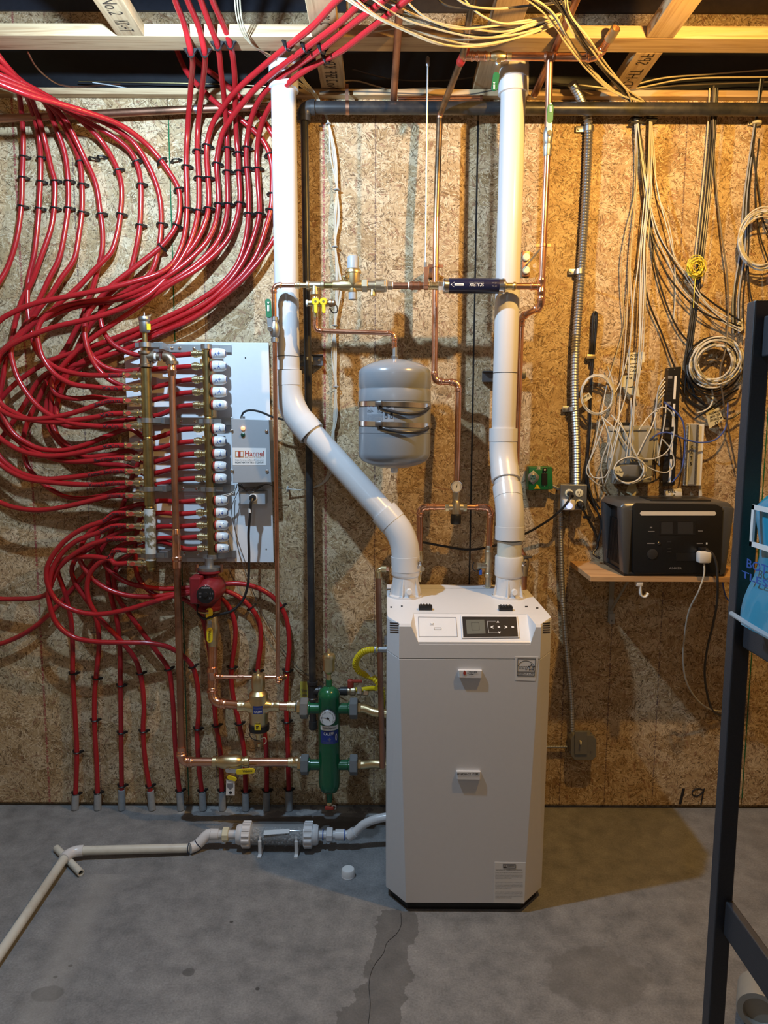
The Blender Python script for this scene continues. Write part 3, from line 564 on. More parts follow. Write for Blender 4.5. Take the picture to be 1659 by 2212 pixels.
def clip_mesh(c, tg, beam=False):
    """black two-arm talon clip: saddle over the tube with a pointed nail block on each side"""
    mb = MB(); n = V((0, 0, -1)) if beam else V((0, -1, 0)); tg = (tg - n * tg.dot(n)).normalized(); s = tg.cross(n)
    base = c - n * (RP + 0.004 if not beam else RP)
    w = 0.006
    mb.tube([base - s * 0.013, base - s * 0.0125 + n * 0.012, base - s * 0.008 + n * (RP * 2 + 0.004), base + n * (RP * 2 + 0.0068), base + s * 0.008 + n * (RP * 2 + 0.004), base + s * 0.0125 + n * 0.012, base + s * 0.013], 0.0030, 6)
    for k in (-1, 1):
        mb.hull([base + s * k * a + tg * t_ + n * h for a, t_, h in ((0.011, -w, 0), (0.011, w, 0), (0.011, -w, 0.018), (0.011, w, 0.018), (0.024, -w * .6, 0), (0.024, w * .6, 0), (0.021, 0, 0.009))])
    return mb
for key, lab, s, clips, wr in T:
    ctrl = path(s); pts = smoothline(ctrl, 0.014)
    for p in pts:
        if p.y > -RP - 0.003 and p.z < 2.86: p.y = -RP - 0.003
    base = pts[0] if key[0] != 'B' else pts[0]
    grp = {'L': 'red heating tubes of the left clipped row', 'M': 'red heating tubes of the middle bunch', 'B': 'red heating tubes rising from the floor', 'R': 'red heating tubes of the left clipped row'}[key[0]]
    th = thing('heating_tube', lab, 'tube', base, grp)
    obj('tube', MB().tube(pts, RP, 14), 'pex_red', th)
    PX = [proj(p) for p in pts]
    for cq in clips.split():
        x, y = (float(v) for v in cq.split(','))
        i = min(range(1, len(pts) - 1), key=lambda i: (PX[i][0] - x) ** 2 + (PX[i][1] - y) ** 2)
        obj('pipe_clip', clip_mesh(pts[i], pts[i + 1] - pts[i - 1], y < 125), 'clip_black', th)
    if key[0] == 'B':
        a = pts[0]; dz = (pts[3] - pts[0]).normalized()
        foot = V((a.x - dz.x * 0.03, -0.027, 0.002)); top = a + dz * 0.012
        obj('conduit_sleeve', MB().tube([foot, top], 0.0150, 12), 'sleeve_grey', th)
    if wr:
        s_, x0, yy, x1 = wr.split(','); x0, yy, x1 = float(x0), float(yy), float(x1)
        i = min(range(len(pts)), key=lambda i: abs(PX[i][0] - x0) + abs(PX[i][1] - yy)); e = min(range(len(pts)), key=lambda i: abs(PX[i][0] - (x0 + min(x1 - x0, 8.2 * len(s_)))) + abs(PX[i][1] - yy))
        if e < i: i, e = e, i
        seg = pts[i:e + 1]
        if len(seg) >= 2:
            def wrap(u, v, seg=seg):
                k = min(len(seg) - 2, int(u * (len(seg) - 1))); f = u * (len(seg) - 1) - k
                p = seg[k].lerp(seg[k + 1], f); tg = (seg[k + 1] - seg[k]).normalized()
                if tg.x < 0: tg = -tg
                up = (V((0, -1, 0)).cross(tg)).normalized(); up = up if up.z > 0 else -up
                ang = (v - 0.5) * 1.5
                nrm = tg.cross(up); nrm = nrm if nrm.y < 0 else -nrm
                return p + up * (RP + .0006) * math.sin(ang) + nrm * (RP + 0.0006) * math.cos(ang)
            text(th, s_, 'ink', None, None, None, 'handwriting', 0.012, warp=wrap)
# empty clips left on the wall
for i, (x, y, lab) in enumerate(((200, 342, 'empty black pipe clip nailed between the sixth and seventh red tubes, left of two'), (218, 339, 'empty black pipe clip tilted beside another empty clip, right of two'), (379, 346, 'empty black pipe clip right of the widest red arc'))):
    c = Q(x, y, 0.0139)
    tag(obj('pipe_clip', clip_mesh(c, V((0.2 - .2 * i, 0, 1))), 'clip_black'), lab, 'clip')

# ================================================================== manifold board
BD = thing('manifold_board', 'white painted mounting board behind the two brass heating manifolds', 'board', Q(430, 1213, 0.012))
slab(BD, 'panel', 'panel_white', [(268, 738), (581, 741), (592, 1214), (297, 1212)], wp(0.010), 0.010, 0.001)
for x, y in ((530, 773), (575, 1186), (283, 752), (420, 1130), (414, 950)): lat(BD, 'screw', 'clip_black', [(0.0030, 0), (0.0020, 0.002)], Q(x, y, 0.0205), FR, 8)
def band_r(px, d=DM): return Q(px, 900, d)
def manifold(name, lab, xs, ys, d, r, seg_ys, mat):
    top, bot = Q(xs[0], ys[0], d), Q(xs[1], ys[1], d); bot.x = top.x + (bot.x - top.x); ax = (bot - top).normalized()
    th = thing(name, lab, 'manifold', bot)
    z = lambda py: top + ax * ((Q(xs[0], py, d).z - top.z) / ax.z)
    es = [ys[0]] + seg_ys + [ys[1]]
    for a, b_ in zip(es[:-1], es[1:]):
        A, B = z(a), z(b_); l = (B - A).length
        lat(th, 'barrel', mat, [(r * .86, 0.001), (r, 0.004), (r, l - 0.012), (r * .82, l - 0.010), (r * .82, l - 0.006), (r * .9, l - .004), (r * .9, l - .001)], A, ax, 24)
    return th, z, ax
SUP, zs, axs = manifold('supply_manifold', 'left brass heating manifold with fifteen ports and a silver air vent on top', (315, 327), (793, 1230), DM, 0.0195, [948, 1098], 'brass_olive')
# limed lowest barrel: crust shell over the last third
lat(SUP, 'lime_crust', 'lime_crust', [(0.0212, 0), (0.0212, 0.20)], zs(1099), axs, 24)
lat(SUP, 'end_cap', 'brass_olive', [(0.0165, 0.0), (0.0165, 0.045), (0.0145, 0.05)], zs(1206), axs, 24)
for i, y in enumerate(PORT):
    c = Q(266 + (y - 810) * .026, y, DM); e = zs(y); mb = MB(); ax = V((1, 0, 0)); ln = e.x - c.x
    p = lat(SUP, 'port_fitting', 'brass_bright', [(0.0095, 0.0), (0.0135, 0.001), (0.0135, 0.006), (0.0115, 0.008), (0.0115, ln * .42), (0.0155, ln * .45), (0.0155, ln * .62), (0.0100, ln * .64), (0.0100, ln * .70), (0.0135, ln * .72), (0.0135, ln * .90), (0.0110, ln)], c, ax, 10)
    k = MB(); a = c + V((ln * .12, -0.0122, 0)); w = ln * .24
    k.hull([a + V((x, y_, z_)) for x, z_ in ((0, 0.0022), (0, -0.0022), (w * .35, .0072), (w * .35, -.0072), (w * .65, .0072), (w * .65, -.0072), (w, .0022), (w, -.0022)) for y_ in (0.003, -0.0035)])
    obj('balancing_knob', k, 'ink_red', p)
# silver vent, tee, nipple and elbow
tp = zs(793)
lat(SUP, 'tee', 'bronze_dark', [(0.0255, 0), (0.0255, .010), (.0205, .013), (.0205, .045), (.026, .048), (.026, .058), (.015, .060)], tp, (0, 0, 1), 20)
c = Q(314, 771, DM); lat(SUP, 'tee_branch', 'bronze_dark', [(0.0185, 0.0), (0.0185, 0.024), (0.023, 0.026), (0.023, 0.036)], c, V((1, -.02, 0)), 18)
lat(SUP, 'nipple', 'bronze_dark', [(0.0150, 0.03), (0.0150, 0.055)], c, V((1, 0, 0)), 14)
lat(SUP, 'tape', 'plastic_white', [(0.0158, 0.036), (0.0158, 0.043)], c, V((1, 0, 0)), 14)
ev = path('314,735,.135')[0]
lat(SUP, 'vent_stem', 'brass_olive', [(0.0095, -0.045), (0.0095, 0.03)], Q(313, 733, DM), (0, 0, 1), 14)
AV = lat(SUP, 'air_vent', 'galvanised', [(0.010, 0), (0.017, 0.002), (0.0195, 0.006), (0.0195, 0.038), (0.0175, 0.040), (0.0205, 0.043), (0.0215, 0.050), (0.0195, 0.058), (0.006, 0.060), (0.003, 0.064), (0.003, 0.074)], Q(313, 719, DM), (0, 0, 1), 24)
obj('yellow_sticker', MB().box(Q(321, 706, DM + 0.0165), (0.014, 0.003, 0.022), Matrix.Rotation(0.45, 3, 'Z')), 'yellow_plastic', AV, smooth=False)
RETM, zr, axr = manifold('return_manifold', 'right brass heating manifold with fifteen white actuator caps', (446, 459), (755, 1210), DR, 0.0180, [905, 1059], 'brass_olive')
lat(RETM, 'end_plug', 'brass_bright', [(0.018, 0), (0.019, .004), (.019, .012), (.009, .013), (.009, .022), (.006, .024)], zr(757), (0, 0, 1), 18)
for i, y in enumerate(RET):
    x0 = 413 + (y - 764) * .032; c = Q(x0, y, DR); e = zr(y); ln = e.x - c.x
    lat(RETM, 'port_fitting', 'brass_bright', [(0.0095, 0), (0.0120, 0.002), (0.0120, .008), (0.0155, .010), (0.0155, ln * .38), (0.0130, ln * .42), (0.0130, ln * .5), (0.010, ln * .55), (.010, ln)], c, V((1, 0, 0)), 10)
    h = e + V((0.016, -0.004, 0)); L_ = 0.058 if i < 5 else 0.050
    cap = lat(RETM, 'actuator_cap', 'plastic_white', [(0.0175, 0.006), (0.0195, 0.008), (0.0205, 0.02), (0.0195, L_ * .72), (0.0165, L_ * .9), (0.0115, L_), (0.009, L_ - 0.003)], h, V((1, 0, 0.0)), 22)
    lat(cap, 'red_ring', 'ink_red', [(0.0178, 0), (0.0188, 0.002), (0.0188, 0.0075)], h, V((1, 0, 0)), 20)
    lat(cap, 'blue_mark', 'ink_blue', [(0.0100, -.0002), (0.0102, 0.0006)], h + V((L_ - .001, 0, 0)), V((1, 0, 0)), 16)
    def wrap(u, v, h=h, L_=L_): 
        a = (v - .5) * 1.1; return h + V((0.016 + u * L_ * .42, -math.cos(a) * 0.0207, math.sin(a) * 0.0207))
    text(cap, random.choice(('A+', 'L A', 'A1', 'J A')), 'ink_blue', None, None, None, 'scribble', 0.01, warp=wrap)
# steel brackets that clasp both barrels
for i, (yl, yr) in enumerate(((745, 749), (908, 910), (1056, 1057), (1200, 1202))):
    a, b_ = zs(yl) if yl > 790 else zs(yl), zr(yr)
    xr = b_.x + 0.062
    th = thing('manifold_bracket', 'galvanised steel bracket clasping both manifolds, ' + ('topmost of four', 'second from the top of four', 'third from the top of four', 'lowest of four')[i], 'bracket', V((a.x, -0.02, a.z)), 'steel manifold brackets')
    obj('rail', MB().box(V(((a.x + xr) / 2, -0.026, b_.z)), (xr - a.x + .04, 0.012, 0.030)), 'galvanised', th, smooth=False, bevel=0.001)
    obj('stand_off', MB().box(V((a.x + 0.042, -0.07, a.z)), (0.034, 0.09, 0.026)), 'galvanised', th, smooth=False, bevel=0.001)
    for nm, cc, dd, rr in (('clamp_ring', a, DM, 0.0228), ('clamp_ring', b_, DR, 0.0212)):
        mb = MB().lathe([(rr - .0022, -.009), (rr, -.0085), (rr, .0085), (rr - .0022, .009)], cc, axs, 24); mb.box(cc + V((rr + .012, 0.006, 0)), (0.03, 0.006, 0.017)); mb.box(cc + V((-rr - .007, 0.006, 0)), (0.02, 0.006, 0.017))
        obj(nm, mb, 'galvanised', th)
    for dx in (0.07, 0.10, 0.155, 0.215): lat(th, 'bolt', 'chrome', [(0.0062, 0), (0.0062, 0.003), (0.003, 0.005)], V((a.x + dx, -0.032, b_.z)), FR, 8)
# grey control box
CB = thing('control_box', 'grey radiant heating control box with an orange lamp and a white name plate', 'control box', Q(543, 1042, 0.02))
obj('case', MB().hull([Q(x, y, 0.115) for x, y in ((499, 904), (581, 907), (586, 1042), (503, 1043))] + [p + V((0, 0.093, 0)) for p in [Q(x, y, 0.115) for x, y in ((499, 904), (581, 907), (586, 1042), (503, 1043))]]), 'box_grey', CB, smooth=False, bevel=0.002)
pl = wp(0.115)
slab(CB, 'name_plate', 'paper', [(502, 967), (575, 968), (575, 1005), (503, 1005)], pl, 0.001)
slab(CB, 'logo', 'ink_orange', (508, 974, 527, 988), pl, 0.0016); slab(CB, 'logo_window', 'paper', (510, 976, 525, 986), pl, 0.0022); slab(CB, 'logo_bar', 'ink_red', (515, 975, 520, 987), pl, 0.0026)
textq(CB, 'Hannel', 'ink_red', 529, 974, 570, 985, pl, bold=0.012, off=.0014)
textq(CB, 'RADIANT DIRECT', 'ink_orange', 529, 986, 570, 990, pl, off=.0014)
textq(CB, 'http://www.radiantdirect.com', 'ink', 508, 992, 570, 996, pl, off=.0014); textq(CB, 'RADIANT HEAT FOR THE 21 ST CENTURY', 'ink', 508, 997, 570, 1001, pl, bold=.01, off=.0014)
for x, y in ((501, 931), (576, 932), (502, 1018), (577, 1018)): lat(CB, 'screw', 'chrome', [(0.0065, 0), (0.0065, 0.003), (0.003, 0.005)], Q(x, y, 0.1155), FR, 8)
lat(CB, 'lamp', 'lamp_orange', [(0.0085, 0), (0.008, 0.005), (0.003, 0.008)], Q(525, 925, .1155), FR, 14, label='lit orange indicator lamp'); lat(CB, 'lamp', 'lamp_green_off', [(0.0085, 0), (0.008, 0.005), (0.003, 0.008)], Q(525, 939, .1155), FR, 14, label='unlit dark green indicator lamp')
lat(CB, 'cord_gland', 'galvanised', [(0.010, 0), (0.010, 0.008)], Q(524, 904, .07), (0, 0, 1), 12)
cable('control_cable', 'short black cord arching out of the top of the grey control box', 'cord', '521,903,.07 525,892,.075 538,886,.075 560,889,.08 590,901,.09 620,908,.09 645,915,.06', 0.0042, 'cable_black')
# outlet under the control box
OB = thing('outlet_box', 'pale metal outlet box with a round socket under the grey control box', 'outlet', Q(550, 1090, .02))
obj('box', MB().box(Q(549, 1074, .052), (0.098, 0.062, 0.052)), 'box_grey', OB, smooth=False, bevel=0.003)
lat(OB, 'socket', 'plastic_white', [(0.0165, 0), (0.0165, 0.004), (0.013, 0.005)], Q(547, 1075, .083), FR, 18)
PC = thing('pump_cable', 'black cord plugged in below the control box and looping down to the red pump', 'cord', Q(543, 1090, .1))
lat(PC, 'plug', 'rubber_black', [(0.0125, 0), (0.0125, 0.022), (.007, .03)], Q(547, 1075, .085), FR, 14)
obj('cord', MB().tube(smoothline(path('546,1076,.11 542,1085,.12 541,1105,.12 537,1150,.12 538,1210,.13 534,1270,.14 522,1300,.15 500,1320,.16 470,1328,.16 440,1336,.15 428,1325,.13 427,1305,.12')), 0.0052, 8), 'cable_black', PC)
lat(PC, 'cord_sleeve', 'plastic_white', [(0.0062, -.008), (0.0062, .008)], Q(540, 1103, .12), (0, 0, 1), 10)
cable('sensor_wire', 'thin dark wire slanting from the outlet box down to the green separator', 'wire', '508,1080,.06 507,1110 513,1180 540,1260,.03 560,1310 580,1350,.02 605,1395 650,1448,.012 690,1470 745,1503,.012', 0.0016, 'cable_brown', n=5)
cable('sensor_wire', 'thin dark wire coming down from the white valve caps beside the outlet box', 'wire', '520,1050,.05 508,1075,.07 500,1100,.05 512,1160,.03 530,1215,.02', 0.0014, 'cable_brown', n=5)
for k in range(4):
    cable('control_wire', 'thin grey control wire looping under the grey control box', 'wire', f'{512+k*3},1046,.06 {520+k*4},{1052+k*3},.085 545,{1054+k*3},.09 {575},{1046},.07 590,1050,.06 612,1056,.05', 0.0016, 'cable_brown', 'loose wires under the control box', n=5)
for k in range(2): cable('valve_lead', 'pale lead running from the control box to the eleventh white cap', 'wire', f'512,{1048+k*3},.06 505,{1062+k*3},.08 490,{1068+k*3},.09 478,{1070+k*4},.09', 0.0015, 'cable_white', 'pale leads under the control box', n=5)

# ================================================================== circulator and heating pipes, left
DP = 0.115
PU = thing('circulator_pump', 'dark red circulator pump with a round black face plate under the right manifold', 'pump', Q(450, 1320, DP))
lat(PU, 'nipple', 'galvanised', [(0.0165, -.02), (0.0165, .03)], Q(452, 1222, .10), (0, 0, 1), 18)
lat(PU, 'flange', 'galvanised', [(0.020, 0.010), (0.044, 0.008), (0.045, 0), (0.044, -.004)], Q(453, 1229, DP), (0, 0, 1), 24)
lat(PU, 'casting_flange', 'pump_red', [(0.044, 0), (0.045, -.008), (0.038, -.014), (0.024, -.018), (0.024, -.05)], Q(453, 1231, DP), (0, 0, 1), 24)
for x in (426, 479): lat(PU, 'bolt', 'copper_dull', [(0.006, -.012), (0.006, .018)], Q(x, 1229, DP + .01), (0, 0, 1), 8)
c = Q(455, 1274, .14)
lat(PU, 'motor', 'pump_red', [(0.030, -.09), (0.044, -.075), (0.0485, -.05), (0.0485, .02), (0.046, .045), (0.040, .06), (0.037, .075), (0.033, .078)], c, FR, 28)
obj('junction_case', MB().box(Q(427, 1272, .16), (0.044, 0.075, 0.104)), 'pump_red', PU, smooth=False, bevel=0.006)
obj('volute', MB().lathe([(0.022, -.095), (0.036, -.085), (0.043, -.05), (0.043, .04), (0.03, .07), (0.022, .085)], Q(453, 1274, DP - .01), (0, 0, 1), 20), 'pump_red', PU)
lat(PU, 'casting_flange', 'pump_red', [(0.022, 0.03), (0.036, .014), (0.044, .008), (0.044, 0)], Q(452, 1316, DP), (0, 0, 1), 24)
lat(PU, 'flange', 'brass', [(0.044, 0.0), (0.044, -.006), (0.020, -.010)], Q(452, 1317, DP), (0, 0, 1), 24)
fp = Q(451, 1288, .2195) if False else c + V((0, -0.0785, 0))
FPL = lat(PU, 'face_plate', 'plastic_black', [(0.0335, 0), (0.0335, 0.003), (0.031, .004)], fp, FR, 28)
lat(FPL, 'dial', 'rubber_black', [(0.011, 0.004), (0.010, .008), (0.004, .009)], fp, FR, 16)
pf = (fp + V((0, -.0042, 0)), FR); cx, cy = proj(fp)
textq(FPL, 'GRUNDFOS', 'ink_white', cx - 9, cy - 15.5, cx + 9, cy - 12.8, pf, off=.0005)
textq(FPL, 'X', 'ink_white', cx - 2, cy - 21, cx + 2, cy - 17, pf, off=.0005, bold=.03)
for a, b_, s in ((-15, -4, 'ooo'), (10, -4, 'I II'), (7, 6, 'X1'), (-15, 3, 'TF')): textq(FPL, s, 'ink_grey', cx + a, cy + b_, cx + a + 6, cy + b_ + 4, pf, off=.0005)

def lever(th, name, mat, a, b_, w, t, parentname=None, **kw):   # flat bar from a to b with rounded ends
    a, b_ = V(a), V(b_); ax = (b_ - a).normalized(); s = ax.cross(V((0, -1, 0))); s = s.normalized() if s.length > .1 else V((1, 0, 0)); nn = ax.cross(s).normalized()
    ring_ = [a - ax * w * .5 * math.sin(q) + s * w * .5 * math.cos(q) for q in [math.pi * k / 6 for k in range(7)]] + [b_ + ax * w * .5 * math.sin(q) - s * w * .5 * math.cos(q) for q in [math.pi * k / 6 for k in range(7)]]
    return obj(name, MB().prism([p - nn * t / 2 for p in ring_], nn * t), mat, th, smooth=False, bevel=min(t, w) * .18, **kw)
R1 = 0.0168
PD = thing('pump_discharge_pipe', 'thick copper pipe dropping from the red pump through a yellow-handled valve to the air separator', 'pipe', Q(462, 1525, .17))
pa, pb = Q(459, 1335, DP), Q(465, 1525, .17); pb.x = pa.x + .003
zfix = Q(560, 1525, .19).z
pz1 = V((pa.x, -.19, zfix)); pa2 = V((pa.x, -DP, pa.z))
lat(PD, 'valve_body', 'brass', [(0.017, .01), (0.022, 0), (0.022, -.02), (0.027, -.03), (0.027, -.065), (0.022, -.075), (0.022, -.10), (0.0185, -.115)], pa2, (0, 0, 1), 20)
low = Q(463, 1497, .15); 
run(PD, [pa2 + V((0, 0, -.10)), V((pa.x + .002, -.16, zfix)), V((Q(536, 1525, .19).x, -.19, zfix))], R1, bend=2.6)
zt = Q(462, 1462, .145).z
coupling(PD, V((pa.x + .001, -.142, zt)), (0, -.1, 1), R1, ln=1.5, name='tee')
HV = thing('yellow_lever', 'yellow lever handle with a flat grip on the valve below the red pump', 'valve handle', Q(452, 1350, .15))
lever(HV, 'stop_tab', 'yellow_plastic', Q(452, 1320, .155), Q(452, 1332, .155), .026, .006); lever(HV, 'grip', 'yellow_plastic', Q(453, 1362, .162), Q(453, 1382, .162), .023, .007)
lever(HV, 'arm', 'chrome', Q(453, 1338, .156), Q(453, 1358, .158), .018, .003); nut(HV, Q(453, 1344, .160), FR, .008, .008, 'chrome', 'handle_nut')
a, b_ = Q(455.5, 1386, .1668), Q(455.5, 1363, .1668)
text(HV, 'Webstone', 'ink', Q(450, 1362, .1668), Q(450, 1385, .1668) - Q(450, 1362, .1668), Q(456, 1362, .1668) - Q(450, 1362, .1668), bold=.01)
# fill line: small copper tee-ing into the discharge pipe
FLN = thing('fill_pipe', 'thin copper fill pipe dropping beside the grey control box to the pump discharge', 'pipe', Q(602, 1478, .2))
XF = Q(597, 1060, .16).x; R0 = 0.0080
zW = Q(829, 617, .25).z
WL0 = Q(592, 622, .25)
vz = Q(585, 712, .25).z
run(FLN, [V((WL0.x, -.25, zW - .055)), V((WL0.x, -.25, Q(590, 735, .25).z))], R0)
f1 = V((WL0.x + .004, -.25, Q(590, 735, .25).z)); f2 = Q(601, 1474, .22)
run(FLN, [V((WL0.x, -.25, f1.z)), f2, Q(616, 1462, .15), V((Q(616, 1462, .15).x - .004, -.145, zt)), V((pa.x + .02, -.145, zt))], R0, bend=1.9)
coupling(FLN, f2 + V((0, 0, .012)), (0, 0, 1), R0); coupling(FLN, V((pa.x + .028, -.145, zt)), (1, 0, 0), R0, ln=1.2); coupling(FLN, V((Q(520, 1462, .145).x, -.145, zt)), (1, 0, 0), R0)
# air separator
AS = thing('air_separator', 'brass air separator with a blue label and black band left of the green separator', 'air separator', Q(559, 1605, .19))
ca = Q(559, 1525, .19)
zz = lambda py: Q(559, py, .19).z - ca.z
lat(AS, 'body', 'brass', [(0.012, zz(1598)), (0.013, zz(1588)), (0.022, zz(1580)), (0.036, zz(1568)), (0.0365, zz(1545)), (0.0385, zz(1538)), (0.0385, zz(1512)), (0.036, zz(1508)), (0.036, zz(1498)), (0.024, zz(1491)), (0.024, zz(1488)), (0.0265, zz(1486)), (0.0265, zz(1462)), (0.021, zz(1456)), (0.008, zz(1455)), (0.006, zz(1451)), (0.003, zz(1446))], ca, (0, 0, 1), 28)
lat(AS, 'magnet_band', 'plastic_black', [(0.037, zz(1577)), (0.0395, zz(1576)), (0.0395, zz(1563)), (0.037, zz(1562))], ca, (0, 0, 1), 28)
slab(AS, 'warning_label', 'yellow_plastic', (550, 1565, 563, 1577), wp(.19 + .0397), .001); textq(AS, 'm', 'ink', 553, 1568, 560, 1575, wp(.2308), bold=.02, off=.0004)
for s in (-1, 1): lat(AS, 'side_port', 'brass_bright', [(0.034, .020), (0.030, .035), (0.021, .048), (0.0205, .062), (0.0215, .064), (0.0215, .080), (0.018, .082)], ca, (s, 0, 0), 22)
def cyl_patch(th, name, mat, c, r, x0, y0, x1, y1, label=None):
    """thin label wrapped on an upright cylinder, between pixel columns x0..x1 and rows y0..y1"""
    pc, _ = proj(c + V((0, -r, 0))); sc_ = (Q(x1, y0, -(c.y - r)).x - Q(x0, y0, -(c.y - r)).x) / (x1 - x0)
    clampv = lambda v: max(-.98, min(.98, v)); a0, a1 = (math.asin(clampv((x - pc) * sc_ / r)) for x in (x0, x1))
    z0, z1 = (Q((x0 + x1) / 2, y, -(c.y - r)).z for y in (y1, y0)); mb = MB(); k = 12
    for i in range(k + 1):
        a = a0 + (a1 - a0) * i / k
        for z in (z0, z1): mb.v.append(V((c.x + r * math.sin(a), c.y - r * math.cos(a), z)))
    mb.f = [(2 * i, 2 * i + 2, 2 * i + 3, 2 * i + 1) for i in range(k)]
    obj(name, mb, mat, th, label=label)
    return lambda u, v, e=.0004: V((c.x + (r + e) * math.sin(a0 + (a1 - a0) * u), c.y - (r + e) * math.cos(a0 + (a1 - a0) * u), z0 + (z1 - z0) * v))
def on(f, u0, v0, u1, v1): return lambda u, v: f(u0 + (u1 - u0) * u, v0 + (v1 - v0) * v)
f = cyl_patch(AS, 'name_label', 'blue_label', ca, .0388, 546, 1526, 567, 1543); text(AS, 'CALEFFI', 'ink_white', None, None, None, bold=.01, warp=on(f, .12, .14, .9, .42)); text(AS, 'DISCALDIRTMAG', 'ink_grey', None, None, None, warp=on(f, .06, .6, .94, .8))
lat(AS, 'drain_tip', 'brass_bright', [(0.007, 0), (0.007, .012), (.004, .014)], Q(560, 1612, .19), (0, 0, 1), 12)
obj('strap_ring', MB().tube(smoothline([Q(562, 1596, .2), Q(572, 1593, .2), Q(575, 1602, .2), Q(570, 1608, .2)]), .002, 6), 'plastic_white', AS)
obj('cap_tether', MB().tube(smoothline([Q(541, 1580, .21), Q(540, 1590, .21), Q(549, 1598, .215), Q(562, 1600, .215)]), .002, 6), 'rubber_black', AS)
ST = thing('separator_feed_pipe', 'short thick copper pipe between the brass air separator and the green separator', 'pipe', Q(620, 1525, .19))
run(ST, [ca + V((.078, 0, 0)), V((Q(628, 1525, .19).x, -.19, zfix))], R1)
lat(ST, 'press_adapter', 'brass_bright', [(R1, 0), (R1 * 1.15, .002), (R1 * 1.15, .008), (R1 * 1.32, .010), (R1 * 1.32, .016), (R1 * 1.15, .018), (R1 * 1.15, .024), (R1 * 1.35, .026), (R1 * 1.35, .034), (R1, .036)], V((Q(620, 1525, .19).x, -.19, zfix)), (1, 0, 0), 18)
lat(ST, 'thread_tape', 'plastic_white', [(.0215, 0), (.0215, .006)], V((Q(642, 1525, .19).x, -.19, zfix)), (1, 0, 0), 16)
# return pipe from the supply manifold top to the lower left port
RR = thing('return_riser', 'long dull copper riser from the elbow atop the left manifold down to the floor', 'pipe', Q(398, 1640, .19))
R2 = 0.0128; el = Q(366, 771, .15); xr1 = Q(371, 900, .17)
zlow = Q(560, 1646, .19).z
lat(RR, 'elbow', 'bronze_dark', [(0.0235, 0), (0.0235, .010), (.019, .012)], Q(372, 787, .15), (0, 0, 1), 18)
obj('elbow', MB().tube(arc(Q(340, 771, .14), Q(371, 770, .148), Q(372, 800, .15), .030), .0195, 16), 'bronze_dark', RR)
top_ = Q(371, 787, .15); bot_ = Q(393, 1640, .19)
lat(RR, 'press_adapter', 'copper_fitting', [(R2 * 1.05, -.045), (R2 * 1.2, -.042), (R2 * 1.2, -.030), (R2 * 1.38, -.027), (R2 * 1.38, -.018), (R2 * 1.2, -.015), (R2 * 1.2, 0), (R2, .002)], top_, (0, 0, 1), 18)
corner = V((bot_.x, -.19, zlow))
run(RR, [top_, corner], R2, 'copper_dull')
m_ = top_.lerp(corner, (Q(377, 1185, .17).z - top_.z) / (corner.z - top_.z)); ax = corner - top_
obj('reducer', MB().lathe([(R2, -.075), (R2 * 1.15, -.072), (R2 * 1.15, -.062), (R2 * 1.32, -.058), (R2 * 1.32, -.05), (R2 * 1.15, -.045), (R2 * 1.2, -.01), (R2 * 1.3, .015), (R2 * 1.3, .03), (R2 * 1.55, .034), (R2 * 1.55, .044), (R2 * 1.3, .048), (R2 * 1.3, .075), (R2, .078)], m_, ax, 18), 'copper_fitting', RR)
RL = thing('return_header', 'thick copper pipe low on the wall with a brass ball valve and yellow lever', 'pipe', Q(560, 1646, .19))
run(RL, [corner + (top_ - corner).normalized() * .06, corner, V((Q(632, 1646, .19).x, -.19, zlow))], R1, bend=2.2)
vb = V((Q(500, 1646, .19).x, -.19, zlow))
lat(RL, 'valve_body', 'brass', [(.019, -.075), (.0225, -.072), (.0225, -.058), (.019, -.055), (.019, -.048), (.024, -.04), (.029, -.02), (.029, .02), (.024, .04), (.019, .044), (.019, .05), (.0225, .054), (.0225, .068), (.019, .072)], vb, (1, 0, 0), 20)
lat(RL, 'press_adapter', 'brass_bright', [(R1, 0), (R1 * 1.15, .002), (R1 * 1.15, .012), (R1 * 1.32, .014), (R1 * 1.32, .020), (R1 * 1.15, .022), (R1 * 1.35, .030), (R1 * 1.35, .040), (R1, .042)], V((Q(622, 1646, .19).x, -.19, zlow)), (1, 0, 0), 18)
lat(RL, 'thread_tape', 'plastic_white', [(.0215, 0), (.0215, .006)], V((Q(648, 1646, .19).x, -.19, zlow)), (1, 0, 0), 16)
VH = thing('yellow_lever', 'yellow lever handle lying level on the low brass ball valve, with a hanging white tag', 'valve handle', Q(510, 1665, .225))
nut(VH, Q(492, 1663, .226), FR, .010, .012, 'chrome', 'handle_nut'); lever(VH, 'arm', 'chrome', Q(492, 1664, .226), Q(515, 1666, .226), .018, .004)
lever(VH, 'grip', 'yellow_plastic', Q(515, 1667, .229), Q(545, 1665, .229), .021, .007)
text(VH, 'Webstone', 'ink', Q(524, 1669, .2332), Q(545, 1667.5, .2332) - Q(524, 1669, .2332), Q(524, 1663.5, .2332) - Q(524, 1669, .2332), bold=.01)
lever(VH, 'stop_tab', 'yellow_plastic', Q(495, 1679, .226), Q(507, 1683, .226), .016, .006)
TG = slab(VH, 'tag', 'paper', [(489, 1684), (507, 1684), (507, 1718), (488, 1718)], wp(.224), .001)
slab(TG, 'tag_emblem', 'ink_grey', [(491, 1692), (504, 1692), (504, 1700), (497.5, 1706), (491, 1700)], wp(.2252), .0006); lat(TG, 'tag_dot', 'ink', [(.006, 0), (.006, .0006)], Q(498, 1712, .2253), FR, 12)
